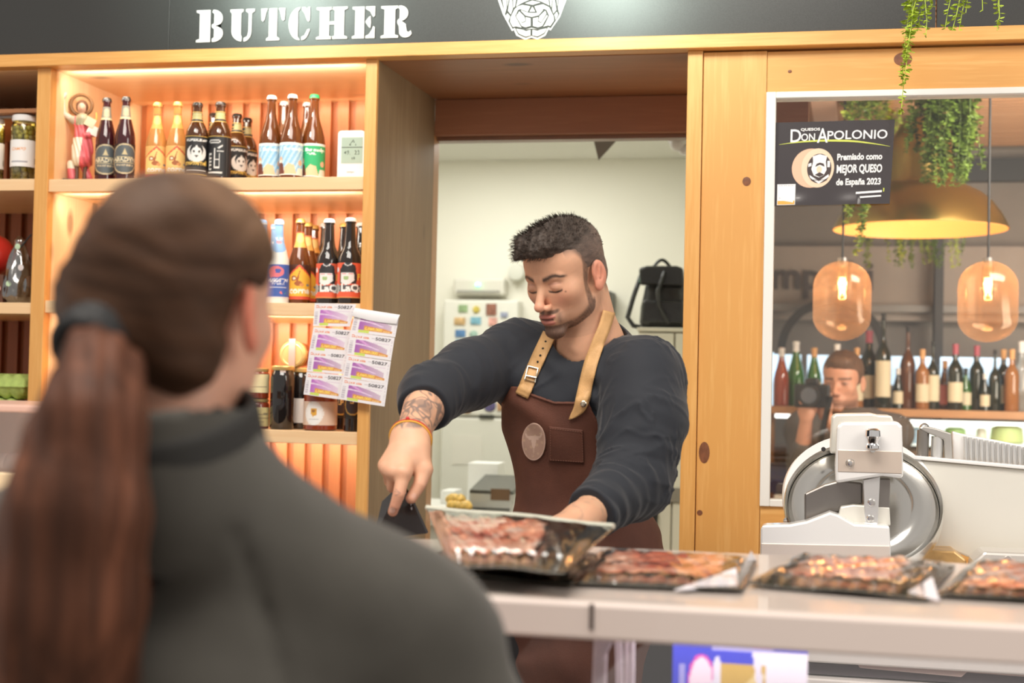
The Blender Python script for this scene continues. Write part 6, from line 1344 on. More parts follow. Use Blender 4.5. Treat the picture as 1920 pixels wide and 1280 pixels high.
# ---- right arm (pointing) and hand
RS, RM, RE = W(968, 672, 2.84), W(880, 702, 2.74), W(806, 742, 2.63)
RW = W(769, 820, 2.475)
hj = {k: W(*v) for k, v in {'ik': (757, 886, 2.405), 'ip': (748, 926, 2.39), 'id': (741, 947, 2.392), 'it': (736.5, 959, 2.398), 'mk': (738, 884, 2.405), 'mp': (735, 913, 2.42), 'mt': (745, 908, 2.455), 'rk': (727, 879, 2.415), 'rp': (730, 903, 2.435), 'rt': (742, 897, 2.465), 'pk': (721.5, 872, 2.43), 'pp': (727, 890, 2.455), 'pt': (738, 884, 2.475),
   't0': (784, 838, 2.455), 't1': (795, 880, 2.44), 't2': (787, 908, 2.425), 't3': (771, 934, 2.415), 'pc': (765, 860, 2.44)}.items()}
def rhand_f(p):
    d = umin(.018, s_cap(p, RE, RW, .046, .0265), s_cap(p, RW+np.array((-.006, 0, 0)), RW+np.array((.006, 0, 0)), .026, .026))
    back = umin(.014, s_cap(p, RW+(.004, 0, 0), hj['ik'], .021, .0150), s_cap(p, RW, hj['mk'], .020, .0145), s_cap(p, RW+(-.004, 0, 0), hj['rk'], .019, .0135), s_cap(p, RW+(-.006, 0, 0), hj['pk'], .017, .0125), s_cap(p, hj['t0'], hj['t1'], .019, .0150), s_cap(p, RW+(.006, 0, 0), hj['t0'], .022, .019), s_ell(p, hj['pc'], (.030, .014, .030)))
    d = smin(d, back, .016); d = smin(d, s_ell(p, hj['ik']+(0, -.004, .002), (.012, .012, .011)), .006); d = smin(d, s_ell(p, hj['rk']+(-.002, -.003, .002), (.010, .010, .009)), .006)
    d = smin(d, chain(p, [hj['mk'], hj['mp'], hj['mt']], [.0120, .0100, .0090]), .005); d = smin(d, chain(p, [hj['rk'], hj['rp'], hj['rt']], [.0112, .0094, .0085]), .004); d = smin(d, chain(p, [hj['pk'], hj['pp'], hj['pt']], [.0100, .0084, .0078]), .004)
    d = smin(d, chain(p, [hj['t1'], hj['t2'], hj['t3']], [.0150, .0118, .0098]), .006)
    d = smin(d, chain(p, [hj['ik'], hj['ip'], hj['id'], hj['it']], [.0128, .0106, .0094, .0086]), .006)
    kn = np.linalg.norm(p-hj['ip'], axis=1); return d-.0006*np.exp(-(kn/.010)**2)
def seg_px(V, segs):
    x, y = proj(V); o = np.full(len(V), 99.)
    for (a, b), (c_, e) in segs:
        dx, dy = c_-a, e-b; t = np.clip(((x-a)*dx+(y-b)*dy)/(dx*dx+dy*dy), 0, 1); o = np.minimum(o, np.hypot(x-a-t*dx, y-b-t*dy))
    return o
def hand_col(V):
    c = np.tile(SK*np.array((1.08, 1.10, 1.12)), (len(V), 1)); n = vnoise(V, 120, 5); c = c*(1+.05*n)[:, None]; x, y = proj(V)
    for k in ('ik', 'mk', 'rk', 'ip', 'id', 't2'): c = mixc(c, (.68, .27, .19), .35*np.exp(-(np.linalg.norm(V-hj[k], axis=1)/.012)**2))
    c = mixc(c, (.66, .24, .17), .30*sm(y, 890, 960))
    tat = sm(-y, -806, -798); n1 = vnoise(V, 95, 21); n2 = vnoise(V, 60, 8); ln = np.exp(-(n1/.12)**2)*.9+np.exp(-(n2/.09)**2)*.9+.60*sm(n2, .15, .6)+.45*sm(n1, .2, .8); c = mixc(c, (.13, .115, .115), np.clip(ln, 0, .80)*tat)
    nd = np.hypot((x-735.5)/6.0, (y-956.5)/5.5); c = mixc(c, (.80, .52, .42), .8*(1-sm(nd, .8, 1.05))); c = mixc(c, (.5, .22, .16), .5*np.exp(-((nd-1.1)/.12)**2))
    nd = np.hypot((x-776)/5.0, (y-929)/5.5); c = mixc(c, (.78, .48, .38), .7*(1-sm(nd, .8, 1.05)))
    d = seg_px(V, [((740, 921), (751, 924)), ((751, 924), (741, 929)), ((742, 917), (749, 923))]); c = mixc(c, (.25, .14, .12), .7*(1-sm(d, .5, 1.2)))
    for yy in (887+36, 948): c = mixc(c, (.45, .20, .14), .25*np.exp(-((y-yy-6)/1.2)**2)*(np.abs(x-746) < 14)*(yy > 940))
    return c
# ---- left arm
LS, LE, LW = W(1203, 706, 2.76), W(1186, 902, 2.66), W(1088, 976, 2.46)
LD = W(1214, 742, 2.74)
lh = {k: W(*v) for k, v in {'c': (1050, 1000, 2.40), 'i1': (1020, 1012, 2.36), 'i2': (1000, 1022, 2.33), 'i3': (990, 1034, 2.31), 'm1': (1030, 1020, 2.36), 'm2': (1008, 1034, 2.32), 'm3': (1000, 1046, 2.30), 'r1': (1042, 1026, 2.37), 'r2': (1022, 1040, 2.34), 'r3': (1014, 1052, 2.32), 'p1': (1056, 1030, 2.39), 'p2': (1042, 1044, 2.36), 'p3': (1034, 1054, 2.35), 't1': (1040, 988, 2.42), 't2': (1012, 990, 2.38), 't3': (994, 1000, 2.35)}.items()}
def lhand_f(p):
    d = s_cap(p, LE, LW, .050, .029); d = smin(d, s_cap(p, LW, lh['c'], .028, .030), .02)
    for f_, r in (('i', .0105), ('m', .0105), ('r', .010), ('p', .0088)):
        d = smin(d, s_cap(p, lh['c'], lh[f_+'1'], .018, r+.003), .012); d = smin(d, chain(p, [lh[f_+'1'], lh[f_+'2'], lh[f_+'3']], [r+.002, r, r-.0015]), .004)
    d = smin(d, s_cap(p, LW, lh['t1'], .018, .016), .012); return smin(d, chain(p, [lh['t1'], lh['t2'], lh['t3']], [.0145, .0115, .0095]), .006)
def lhand_col(V): 
    c = np.tile(SK, (len(V), 1))*(1+.06*vnoise(V, 90, 9))[:, None]; x, y = proj(V); n1 = vnoise(V, 70, 31); return mixc(c, (.25, .18, .15), .35*np.exp(-(n1/.15)**2))
# ---- torso
CH, BL, HP = W(1082, 765, 2.84), W(1090, 925, 2.865), W(1098, 1075, 2.885)
yawt = math.radians(-8); RT = np.array([[math.cos(yawt), -math.sin(yawt), 0], [math.sin(yawt), math.cos(yawt), 0], [0, 0, 1]])
def torso_f(p):
    d = umin(.06, s_ell(p, CH, (.150, .110, .155), RT), s_ell(p, BL, (.128, .100, .16), RT), s_ell(p, HP, (.148, .118, .15), RT))
    pec = umin(.02, s_ell(p, W(1030, 722, 2.775), (.072, .045, .062)), s_ell(p, W(1118, 728, 2.76), (.078, .045, .065))); d = smin(d, pec, .04)
    tr = umin(.03, s_cap(p, W(1108, 672, 2.86), RS+(.02, 0, .0), .068, .058), s_cap(p, W(1110, 672, 2.86), LS+(-.03, .01, .012), .070, .066), s_cap(p, W(1108, 672, 2.85), CH, .085, .10)); return smin(d, tr, .05)
def arms_f(p):
    r = umin(.03, s_ell(p, RS+(.004, 0, -.004), (.074, .078, .080)), s_cap(p, RS, RM, .070, .0645), s_cap(p, RM, RE, .0645, .056))
    l = umin(.03, s_ell(p, LD+(-.006, 0, 0), (.074, .082, .100)), s_cap(p, LS, LE, .080, .0635), s_cap(p, W(1216, 790, 2.70), LE, .074, .060)); l = smin(l, s_cap(p, LE, LE+(LW-LE)*.9, .0660, .0440), .03)
    rc = s_cap(p, RE, RE+(RW-RE)*.40, .056, .0485); r = smin(r, rc, .025)
    return r, l
def fold(p, a, b, freq, seed, amp):
    ba = b-a; L_ = np.linalg.norm(ba); t = (p-a)@ba/(L_*L_); n = vnoise(p, 22, seed); n2 = vnoise(p, 11, seed+3); s = np.sin(t*L_*freq+4.2*n+4.0*n2); return amp*(np.abs(s)**1.3*np.sign(s))*(.25+.75*sm(vnoise(p, 30, seed+7), -.3, .5)), t
def crease(p, a, b, s, seed, amp):
    ax = nrm(b-a); q = p*.30+np.outer(p@ax, ax)*.9+.25*np.outer(p@np.array((.5, .1, .85)), ax); n = vnoise(q, s, seed); return amp*np.clip(1-np.abs(n)*2.2, 0, 1)**2*sm(vnoise(p, 17, seed+2), -.4, .35)
def shirt_f(p):
    t = torso_f(p); r, l = arms_f(p)
    w1, tl = fold(p, LS, LE, 120, 4, .0030); w2, tf = fold(p, LE, LW, 190, 6, .0036); w3, tr = fold(p, RS, RE, 130, 9, .0032)
    near = np.exp(-(np.linalg.norm(p-LE, axis=1)/.11)**2); l = l-w1*sm(tl, .25, .8)*(1-sm(tf, .0, .2))-w2*sm(tf, -.1, .2)*(.5+.8*near)
    r = r-w3*(sm(tr, .5, .95)+.55*np.exp(-((tr-.05)/.25)**2))
    l = l-crease(p, LS, LE, 62, 51, .0045)*(.35+.65*sm(tl, .2, .9))-crease(p, LE, LW, 110, 53, .0042); r = r-crease(p, RS, RE, 70, 55, .0042)*(.3+.7*np.maximum(sm(tr, .55, .95), 1-sm(tr, .0, .35)))
    t = t-crease(p, W(960, 700, 2.75), W(1060, 860, 2.75), 48, 57, .0045)
    ck = s_cap(p, RE+(RW-RE)*.44, RE+(RW-RE)*2, .2, .2)
    ax = nrm(RW-RE); cut = (p-(RE+(RW-RE)*.33))@ax; r = smax(r, cut, .004)
    ax2 = nrm(LW-LE); cut2 = (p-(LE+(LW-LE)*.82))@ax2; l = smax(l, cut2, .004)
    ny = vnoise(p, 16, 12); t = t-.0025*np.sin(p[:, 2]*60+6*ny)*.6-.0035*np.sin(p[:, 0]*55+p[:, 2]*70+4*ny)*np.exp(-(np.minimum(np.linalg.norm(p-W(985, 730, 2.76), axis=1), np.linalg.norm(p-W(1165, 760, 2.72), axis=1))/.09)**2)
    arm = np.minimum(r, l); d = smin(t, r, .025); d = smin(d, l, .012)
    d = smax(d, -(neck_f(p)-.006+sm(p[:, 2], NB1[2]-.045, NB1[2]-.055)*.05), .003)      # neck opening
    d = smax(d, p[:, 2]-(NB1[2]+.10), .004)
    hem = W(1150, 1000, 2.86)[2]; return smax(d, hem-p[:, 2], .006)
def apron_base(p):
    sk_ = umin(.08, s_ell(p, HP+(0, 0, -.02), (.152, .120, .17), RT), s_cap(p, HP+(-.045, 0, -.15), HP+(-.05, 0, -.50), .105, .10), s_cap(p, HP+(.05, 0, -.15), HP+(.06, 0, -.50), .11, .105)); t = smin(torso_f(p), sk_, .05)
    n = vnoise(p, 9, 40); return t-.0028*np.sin(p[:, 2]*48+p[:, 0]*18+5*n)-.0015*np.sin(p[:, 0]*90+3*n)*sm(-p[:, 2], -1.25, -1.1)
def poly_sd(x, y, pts):
    d = np.full(len(x), 1e9); s = np.ones(len(x)); n = len(pts)
    for i in range(n):
        ax, ay = pts[i]; bx_, by_ = pts[i-1]; ex, ey = bx_-ax, by_-ay; wx, wy = x-ax, y-ay; t = np.clip((wx*ex+wy*ey)/(ex*ex+ey*ey), 0, 1); d = np.minimum(d, (wx-ex*t)**2+(wy-ey*t)**2)
        c1 = y >= ay; c2 = y < by_; c3 = ex*wy > ey*wx; fl_ = (c1 & c2 & c3)|(~c1 & ~c2 & ~c3); s = np.where(fl_, -s, s)
    return s*np.sqrt(d)
AP = [(940, 722), (972, 724), (1000, 738), (1040, 752), (1075, 752), (1100, 744), (1112, 772), (1132, 808), (1160, 850), (1230, 905), (1330, 960), (1330, 1900), (840, 1900), (860, 1050), (940, 960)]
def apron_f(p):
    d = np.abs(apron_base(p)-.0075)-.0032; x, y = proj(p); r = poly_sd(x, y, AP)*2.8/FPX; d = smax(d, r, .003); return smax(d, p[:, 1]-2.90, .004)
# build the pieces
print('figures...')
shirt_m = mat('navy_jersey', (.0135, .0165, .0240), .75, sheen=.15, bump=.12, bscale=700)
apron_m = mat('brown_apron', (.115, .040, .024), .72, vary=.16, vscale=14, bump=.2, bscale=600)
v1, f1 = surface_nets(rhand_f, np.minimum(RE, hj['it'])-.07, np.maximum(RE, hj['t1'])+.06, .0014)
v2, f2 = surface_nets(lhand_f, np.minimum(LE, lh['i3'])-.07, np.maximum(LE, lh['i3'])+.07, .004)
def core_f(p):
    d = torso_f(p)+.012; r, l = arms_f(p); d = umin(.02, d, r+.012, l+.012)
    for sx in (-1, 1): d = smin(d, chain(p, [HP+(sx*.085, 0, -.06), HP+(sx*.10, -.01, -.52), HP+(sx*.11, .03, -1.0)], [.10, .062, .045]), .04); d = smin(d, s_ell(p, np.array([HP[0]+sx*.12, HP[1]-.05, .05]), (.05, .13, .05)), .03)
    return d
v3, f3 = surface_nets(core_f, np.array([HP[0]-.55, 2.4, -.02]), np.array([HP[0]+.35, 3.15, NB1[2]]), .012)
sdf_mesh('body', head_f, HC+(-.16, -.16, -.23), HC+(.17, .19, .17), .0015, skin_m, BU, head_col, [(v1, f1, hand_col(v1)), (v2, f2, lhand_col(v2)), (v3, f3, np.tile(SK, (len(v3), 1)))])
sh_o = sdf_mesh('long_sleeve_shirt', shirt_f, np.array([RE[0]-.10, 2.40, W(1150, 1000, 2.86)[2]-.02]), np.array([LD[0]+.11, 3.05, NB1[2]+.07]), .0031, shirt_m, BU)
ap_o = sdf_mesh('apron', apron_f, np.array([HP[0]-.24, 2.62, .62]), np.array([HP[0]+.26, 2.93, W(1000, 715, 2.7)[2]]), .0034, apron_m, BU)
tr_f = lambda p: umin(.03, *[chain(p, [HP+(sx*.085, 0, -.04), HP+(sx*.10, -.01, -.52), HP+(sx*.11, .03, -1.03)], [.108, .072, .058]) for sx in (-1, 1)])
sdf_mesh('trousers', tr_f, np.array([HP[0]-.3, 2.65, .05]), np.array([HP[0]+.3, 3.1, 1.18]), .012, mat('black_trousers', (.02, .02, .022), .8), BU)
for sx in (-1, 1): sdf_mesh('shoe', lambda p: smax(s_ell(p, np.array([HP[0]+sx*.12, HP[1]-.05, .03]), (.055, .15, .065)), -p[:, 2]+.001, .01), np.array([HP[0]+sx*.12-.08, HP[1]-.25, -.01]), np.array([HP[0]+sx*.12+.08, HP[1]+.15, .12]), .01, mat('black_shoe', (.015, .015, .015), .4), BU)
# straps with buckle, rivet, holes
tan = mat('tan_leather', (.62, .36, .15), .5, vary=.12, vscale=40, bump=.15, bscale=400)
both = lambda p: np.minimum(np.minimum(shirt_f(p), np.abs(apron_base(p)-.0075)-.0032 + 1e3*(poly_sd(*proj(p), AP) > 3)), smin(neck_f(p)-.004, sterno(p)-.004, .01))
st1 = ribbon('strap', both, [(1030, 626), (1016, 656), (1004, 682), (994, 705), (985, 728), (978, 742)], 25, .0035, tan, ap_o, 2.2, 3.3)
st2 = ribbon('strap', both, [(1142, 584), (1134, 612), (1122, 640), (1108, 680), (1100, 712), (1094, 742), (1088, 764), (1076, 778), (1067, 786)], 26, .0035, tan, ap_o, 2.2, 3.3, 40, taper=([0, .78, .86, .95, 1], [.85, 1, .9, .45, .06]))
brass = mat('buckle_metal', (.62, .56, .45), .25, 1.0)
def onbody(pts, off): return [Vector(v) for v in march(both, [a for a, b in pts], [b for a, b in pts], 2.2, 3.3, off)]
bk_ = onbody([(990, 686), (1009, 691), (1003, 716), (984, 711), (990, 686)], .008); MB().tube(bk_, .0018, 8).build('buckle', brass, st1, True)
MB().tube(onbody([(987, 704), (1006, 708)], .0095), .0022, 8).build('buckle_pin', brass, st1, True)
for a, b in ((1023, 640), (1018, 653), (1013, 666), (1008, 678)):
    q = onbody([(a, b)], .0056)[0]; MB().lathe([(0, -.0008), (.0022, -.0006), (.0022, .001), (0, .001)], q, 10, 'y').build('hole', mat('hole_black', (.01, .01, .01), .6), st1)
q = onbody([(1094, 757)], .0065)[0]; MB().lathe([(0, -.004), (.0035, -.0035), (.0045, -.0018), (.0062, -.001), (.0062, .001), (0, .001)], q, 20, 'y').build('rivet', brass, st2, True)
apx = lambda p: np.abs(apron_base(p)-.0075)-.0032
# oval emblem with the bull's head, pocket with stitching
c = Canvas(90, 150, (.50, .33, .25)); hi = (.66, .47, .38); c.ell(.5, .5, .5, .5, (.62, .42, .34)); c.ell(.5, .5, .45, .47, (.47, .30, .23))
for i in range(60): c.ell((i*37 % 90)/90, (i*53 % 150)/150, .05, .03, (.50+.04*(i % 3), .33+.03*(i % 3), .26))
c.poly([(.36, .66), (.64, .66), (.60, .50), (.56, .36), (.5, .32), (.44, .36), (.40, .50)], hi); c.poly([(.36, .66), (.24, .66), (.17, .74), (.20, .80), (.16, .76), (.13, .70), (.20, .61), (.38, .60)], hi); c.poly([(.64, .66), (.76, .66), (.83, .74), (.80, .80), (.84, .76), (.87, .70), (.80, .61), (.62, .60)], hi); c.poly([(.25, .58), (.38, .62), (.36, .55)], hi); c.poly([(.75, .58), (.62, .62), (.64, .55)], hi); c.poly([(.46, .32), (.54, .32), (.51, .18), (.49, .18)], (.56, .38, .30))
patch('emblem', apx, [(979, 793), (1023, 793), (1023, 863), (979, 863)], .0022, vmat('leather_emblem', .55), ap_o, 2.2, 3.3, 44, 70, c, .0015, 'ellipse')
pk_ = patch('pocket', apx, [(1030, 799), (1093, 806), (1095, 868), (1029, 864)], .0016, apron_m, ap_o, 2.2, 3.3, 24, 24, None, .0022)
sm_ = mat('stitch', (.24, .11, .075), .7)
st = MB()
for line in ([(1032, 806), (1032, 862)], [(1032, 862), (1093, 866)], [(1093, 866), (1091, 808)], [(1031, 803), (1092, 810)]):
    (x0, y0), (x1, y1) = line; n = int(math.hypot(x1-x0, y1-y0)/4.5)
    pp = march(apx, [x0+(x1-x0)*k/(2*n) for k in range(2*n+1)], [y0+(y1-y0)*k/(2*n) for k in range(2*n+1)], 2.2, 3.3, .0032)
    for k in range(n): st.tube([pp[2*k], pp[2*k+1]], .0006, 4)
st.build('stitching', sm_, pk_)
hm = march(apx, np.linspace(974, 1100, 40), np.interp(np.linspace(974, 1100, 40), [a for a, b in AP[1:6]], [b+4 for a, b in AP[1:6]]), 2.2, 3.3, .001)
MB().tube([Vector(v) for v in hm], .0016, 6).build('hem', apron_m, ap_o, True)
# bracelet cords
ax = Vector(nrm(RW-RE)); c0 = Vector(RE+(RW-RE)*.985)
for nm, dz_, mm, r_ in (('red_cord', 0, mat('cord_red', (.55, .03, .03), .6), .0305), ('yellow_cord', .0048, mat('cord_yellow', (.80, .42, .06), .6), .0318)):
    u = ax.orthogonal().normalized(); v = ax.cross(u); cc = c0+ax*dz_
    pts = []
    for k in range(41):
        a = 2*PI*k/40; dr_ = np.array(u*math.cos(a)+v*math.sin(a)); t = .06
        for _ in range(40): t -= float(rhand_f((np.array(cc)+dr_*t)[None])[0])-.0012
        pts.append(Vector(np.array(cc)+dr_*t))
    s = MB().tube(pts, .0019, 7)
    if nm == 'red_cord': q = min(pts, key=lambda p_: p_.y); s.ball(q+Vector((.0, -.001, .002)), .004, 10, 8)
    s.build('bracelet', mm, BU, True)
# ---- hair: short sides, fuller swept top with a forelock
def hairline(q):
    x, y = np.abs(q[:, 0]), q[:, 1]
    hz = np.interp(y, [-.12, -.05, -.034, -.026, .010, .016, .034, .040, .060, .075, .12], [-.062, -.055, -.030, .012, .010, .004, .014, .050, .062, .064, .064])
    return hz+.006*np.cos(x*60)*(y > .05)
def hair_f(p):
    q = loc(p); x = np.abs(q[:, 0]); m = q.copy(); m[:, 0] = x
    base = s_ell(q, np.array((0, -.013, .044)), (.0765, .097, .0785)); base = smin(base, s_ell(m, np.array((0, -.05, -.012)), (.064, .055, .06)), .02)
    top = umin(.02, s_ell(q, np.array((0, .010, .083)), (.063, .082, .040)), s_ell(q, np.array((.004, .066, .087)), (.048, .034, .024)), s_cap(q, np.array((.030, .080, .088)), np.array((.036, .098, .074)), .018, .006), s_cap(q, np.array((-.02, .075, .090)), np.array((-.008, .094, .082)), .020, .010))
    n = vnoise(q*np.array((1.6, .55, 1)), 170, 60); n2 = vnoise(q*np.array((1.5, .6, 1)), 60, 61); top = top-.0030*n-.0035*n2
    d = smin(base-.0006*n, top, .012); g_ = hairline(q)-q[:, 2]; d = smax(d, g_*.8, .006)
    d = smax(d, -(head_sdf(q, ears=False)+.003), .002); return d*HS
def hair_col(V):
    q = loc(V); t = sm(q[:, 2]+.25*q[:, 1]-.25*np.abs(q[:, 0])*0, .045, .085); n = vnoise(q*np.array((1.8, .5, 1)), 260, 62); c = mixc(np.tile(np.array((.125, .080, .060)), (len(V), 1)), (.060, .041, .030), t); return np.clip(c*(1+.35*n)[:, None], .005, 1)
hv, hf = surface_nets(hair_f, HC+(-.15, -.15, -.10), HC+(.15, .17, .16), .0016)
ho = mesh('hair', hv, hf, vmat('man_hair', .5, sheen=.1, bump=.5, bscale=500), BU, True, hair_col(hv))
sel = hv[rngm.integers(0, len(hv), 9000)]; q = loc(sel); hdl = head_sdf(q, ears=False); ok = (hdl > .004) & (q[:, 2] > .035); sel = sel[ok][:4200]
eps = 1e-3; gr = np.stack([hair_f(sel+np.eye(3)[i]*eps)-hair_f(sel-np.eye(3)[i]*eps) for i in range(3)], 1); gr /= np.linalg.norm(gr, axis=1)[:, None]+1e-9
ql = loc(sel); dirl = np.stack([.25*np.sign(ql[:, 0])*0+.35*rngm.normal(size=len(sel))*.6, .75+.25*rngm.normal(size=len(sel)), .15+.2*rngm.normal(size=len(sel))], 1); dw_ = dirl@HF.T+gr*.55; dw_ /= np.linalg.norm(dw_, axis=1)[:, None]
Ls = (.007+.010*sm(ql[:, 2]+.3*ql[:, 1], .06, .12))*rngm.uniform(.6, 1.2, len(sel)); sd = np.cross(dw_, gr); sd /= np.linalg.norm(sd, axis=1)[:, None]+1e-9; wd = .00045
a0 = sel-gr*.001-sd*wd; a1 = sel-gr*.001+sd*wd; m0 = sel+dw_*Ls[:, None]*.55-sd*wd*.8; m1 = sel+dw_*Ls[:, None]*.55+sd*wd*.8; tp = sel+dw_*Ls[:, None]-gr*(Ls*.18)[:, None]
SV = np.stack([a0, a1, m1, m0, tp], 1).reshape(-1, 3); k5 = np.arange(len(sel))*5; SF = [list(r) for r in np.stack([k5, k5+1, k5+2, k5+3], 1)]+[list(r) for r in np.stack([k5+3, k5+2, k5+4], 1)]
tag(mesh('hair_strands', SV, SF, mat('strand_dark', (.045, .030, .023), .45), ho), kind='stuff')
# dark pack he is pointing at, held by thumb and curled fingers
s = MB(); cs = [W(752, 905, 2.43), W(772, 938, 2.425), W(800, 1000, 2.42), W(700, 1010, 2.44), W(716, 940, 2.455)]
V = [Vector(v) for v in cs]; s.add(V+[v+Vector((.002, .004, .002)) for v in V], [[4, 3, 2, 1, 0], [5, 6, 7, 8, 9]]+[[i, (i+1) % 5, (i+1) % 5+5, i+5] for i in range(5)])
hp_ = s.build('held_pack', mat('held_black', (.022, .018, .018), .25, coat=.4)); tag(hp_, "black glossy food pack held under the butcher's pointing finger", 'food pack')
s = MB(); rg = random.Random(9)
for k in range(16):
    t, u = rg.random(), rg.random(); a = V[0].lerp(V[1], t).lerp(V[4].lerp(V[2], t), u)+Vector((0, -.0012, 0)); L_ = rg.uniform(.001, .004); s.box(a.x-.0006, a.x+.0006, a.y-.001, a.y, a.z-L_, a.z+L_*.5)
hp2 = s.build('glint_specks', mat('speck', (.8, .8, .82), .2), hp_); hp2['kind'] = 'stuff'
# ================================================================== painted saint figurine on the top shelf
q = P(146, 331, D+.10); U_ = (D+.10)/FPX*1.035
sf = empty('saint_figurine', (q.x, D+.10, s1), 'painted saint figurine in pink robe with ring halo and raised arm, on the top shelf', 'figurine')
o3 = np.array((q.x, D+.10, s1))
def S(dx, dy, dz=0.0): return o3+np.array((dx*U_, dz*U_, dy*U_))   # offsets in shelf-front units
def cl_(p, a, b, ra, rb): return s_cap(p, a, b, ra*U_, rb*U_)
def sa_robe(p):
    d = umin(.008, cl_(p, S(6, 128), S(4, 98), 14, 12), cl_(p, S(4, 98), S(6, 52), 13, 20), s_ell(p, S(8, 70), np.array((20, 13, 34))*U_))
    d = smin(d, cl_(p, S(16, 92), S(18, 42, 4), 10, 8), .004); d = smin(d, cl_(p, S(-8, 126), S(-14, 128), 10, 8), .006)
    d = smin(d, umin(.004, cl_(p, S(18, 118), S(28, 102, -6), 8, 7), cl_(p, S(28, 102, -6), S(14, 96, -12), 7, 6)), .004)
    n = np.sin(p[:, 0]*520+p[:, 2]*130+2*vnoise(p, 60, 3)); d = d-.0011*n*(p[:, 2] < o3[2]+118*U_)
    d = smax(d, o3[2]+(34+10*0)*U_-p[:, 2], .002)
    return np.minimum(d, umin(.003, cl_(p, S(-14, 40, 5), S(-10, 12, 4), 8, 10), cl_(p, S(10, 38, 5), S(20, 14, 4), 7, 8)))
def sa_col(V):
    x = (V[:, 0]-o3[0])/U_; y = (V[:, 2]-o3[2])/U_; z = (V[:, 1]-o3[1])/U_; pink = np.array((.72, .13, .15)); c = np.tile(pink, (len(V), 1)); c = c*(1+.25*np.sin(x*.5+y*.1)[:, None])
    cream = (.74, .70, .55); c = np.where(((x < 2+(y-30)*.10) & (y > 30) & (y < 92) & (z < 4))[:, None], cream, c); c = np.where(((y > 116) & (x > -6) & (x < 16+(y-110)*.2))[:, None], (.36, .34, .22), c); c = np.where(((y > 118) & (x < -9))[:, None], (.45, .40, .30), c)
    return np.clip(c, .01, 1)
sdf_mesh('robe', sa_robe, S(-32, -2, -26), S(42, 146, 26), .0016, vmat('painted_plaster', .35, coat=.2), sf, sa_col)
flesh = mat('saint_flesh', (.58, .35, .25), .4); bro = mat('saint_brown', (.13, .06, .035), .45)
sdf_mesh('head', lambda p: umin(.003, s_ell(p, S(4, 153), np.array((10, 10.5, 12.5))*U_), s_ell(p, S(4, 150, -9), np.array((1.5, 2, 3))*U_), cl_(p, S(4, 142), S(5, 134), 5, 6)), S(-12, 130, -18), S(20, 172, 16), .0012, flesh, sf)
sdf_mesh('hair', lambda p: smax(s_ell(p, S(4, 155, 2), np.array((12, 12.5, 13.5))*U_), -s_ell(p, S(4, 151, -10), np.array((8.5, 11, 10.5))*U_), .001), S(-12, 138, -16), S(20, 172, 18), .0012, bro, sf)
hc = S(2, 159, 6); MB().tube([Vector(hc)+Vector((20.5*U_*math.cos(a), 0, 20.5*U_*math.sin(a))) for a in [2*PI*k/40 for k in range(41)]], 3.4*U_, 8, False).build('halo', mat('halo_bronze', (.20, .10, .04), .5, .2), sf, True)
sdf_mesh('raised_arm', lambda p: umin(.003, cl_(p, S(-14, 128), S(-30, 138, -2), 7, 5), cl_(p, S(-30, 138, -2), S(-32, 166, -4), 5, 3.6), s_ell(p, S(-31, 172, -5), np.array((4.5, 4, 5))*U_), *[cl_(p, S(-33+k*2, 174, -5), S(-35+k*3.2, 180, -6), 1.4, 1.1) for k in range(4)], cl_(p, S(-28, 172, -5), S(-25, 175, -8), 1.5, 1.2)), S(-44, 116, -16), S(0, 190, 10), .0013, mat('saint_sleeve', (.62, .52, .42), .5), sf)
def sq(nm, c, w_, h_, t, rot, m): 
    ca, sa = math.cos(rot), math.sin(rot); return MB().obox(c, Vector((ca, 0, sa))*w_*U_, Vector((0, t*U_, 0)), Vector((-sa, 0, ca))*h_*U_).build(nm, m, sf, bev=.0006)
sq('book_page', S(22, 122, -14), 10, 9, 1.6, -.45, mat('book_buff', (.72, .60, .42), .6)); sq('book_page', S(28, 106, -13), 11, 9, 1.6, -.45, mat('book_white', (.85, .78, .70), .6))
MB().tube([S(30, 122, -14), S(34, 132, -14), S(33, 142, -13)], 1.6*U_, 6).build('palm_leaf', mat('palm_gold', (.62, .48, .12), .5), sf, True)
MB().tube([S(-3, 40, 0), S(-2, 22, -1), S(-2, 10, -2)], [5*U_, 4*U_, 4.4*U_], 12).tube([S(-2, 9, -2), S(-3, 8, -8)], [4*U_, 3*U_], 10).build('leg', bro, sf, True)
MB().tube([S(14, 40, 0), S(13, 22, -1), S(13, 10, -2)], [5*U_, 4*U_, 4.4*U_], 12).tube([S(13, 9, -2), S(14, 8, -8)], [4*U_, 3*U_], 10).build('leg', bro, sf, True)
a, b = S(-27, 0, -16), S(23, 8, 16); pb = MB().box(a[0], b[0], a[1], b[1], a[2]+.0005, b[2]).build('plinth', mat('plinth_black', (.03, .025, .02), .4), sf, bev=.001)
sf.rotation_euler = (0, 0, math.atan2(-q.x, q.y)*.8)
v, f = text_tris('SAN PANC.', 5.5*U_, .02, 1, 'CENTER'); mesh('plinth_text', [(x+S(-2, 0)[0], a[1]-.0006, y+a[2]+.0035) for x, y in v], f, mat('text_cream', (.85, .8, .65), .5), pb)
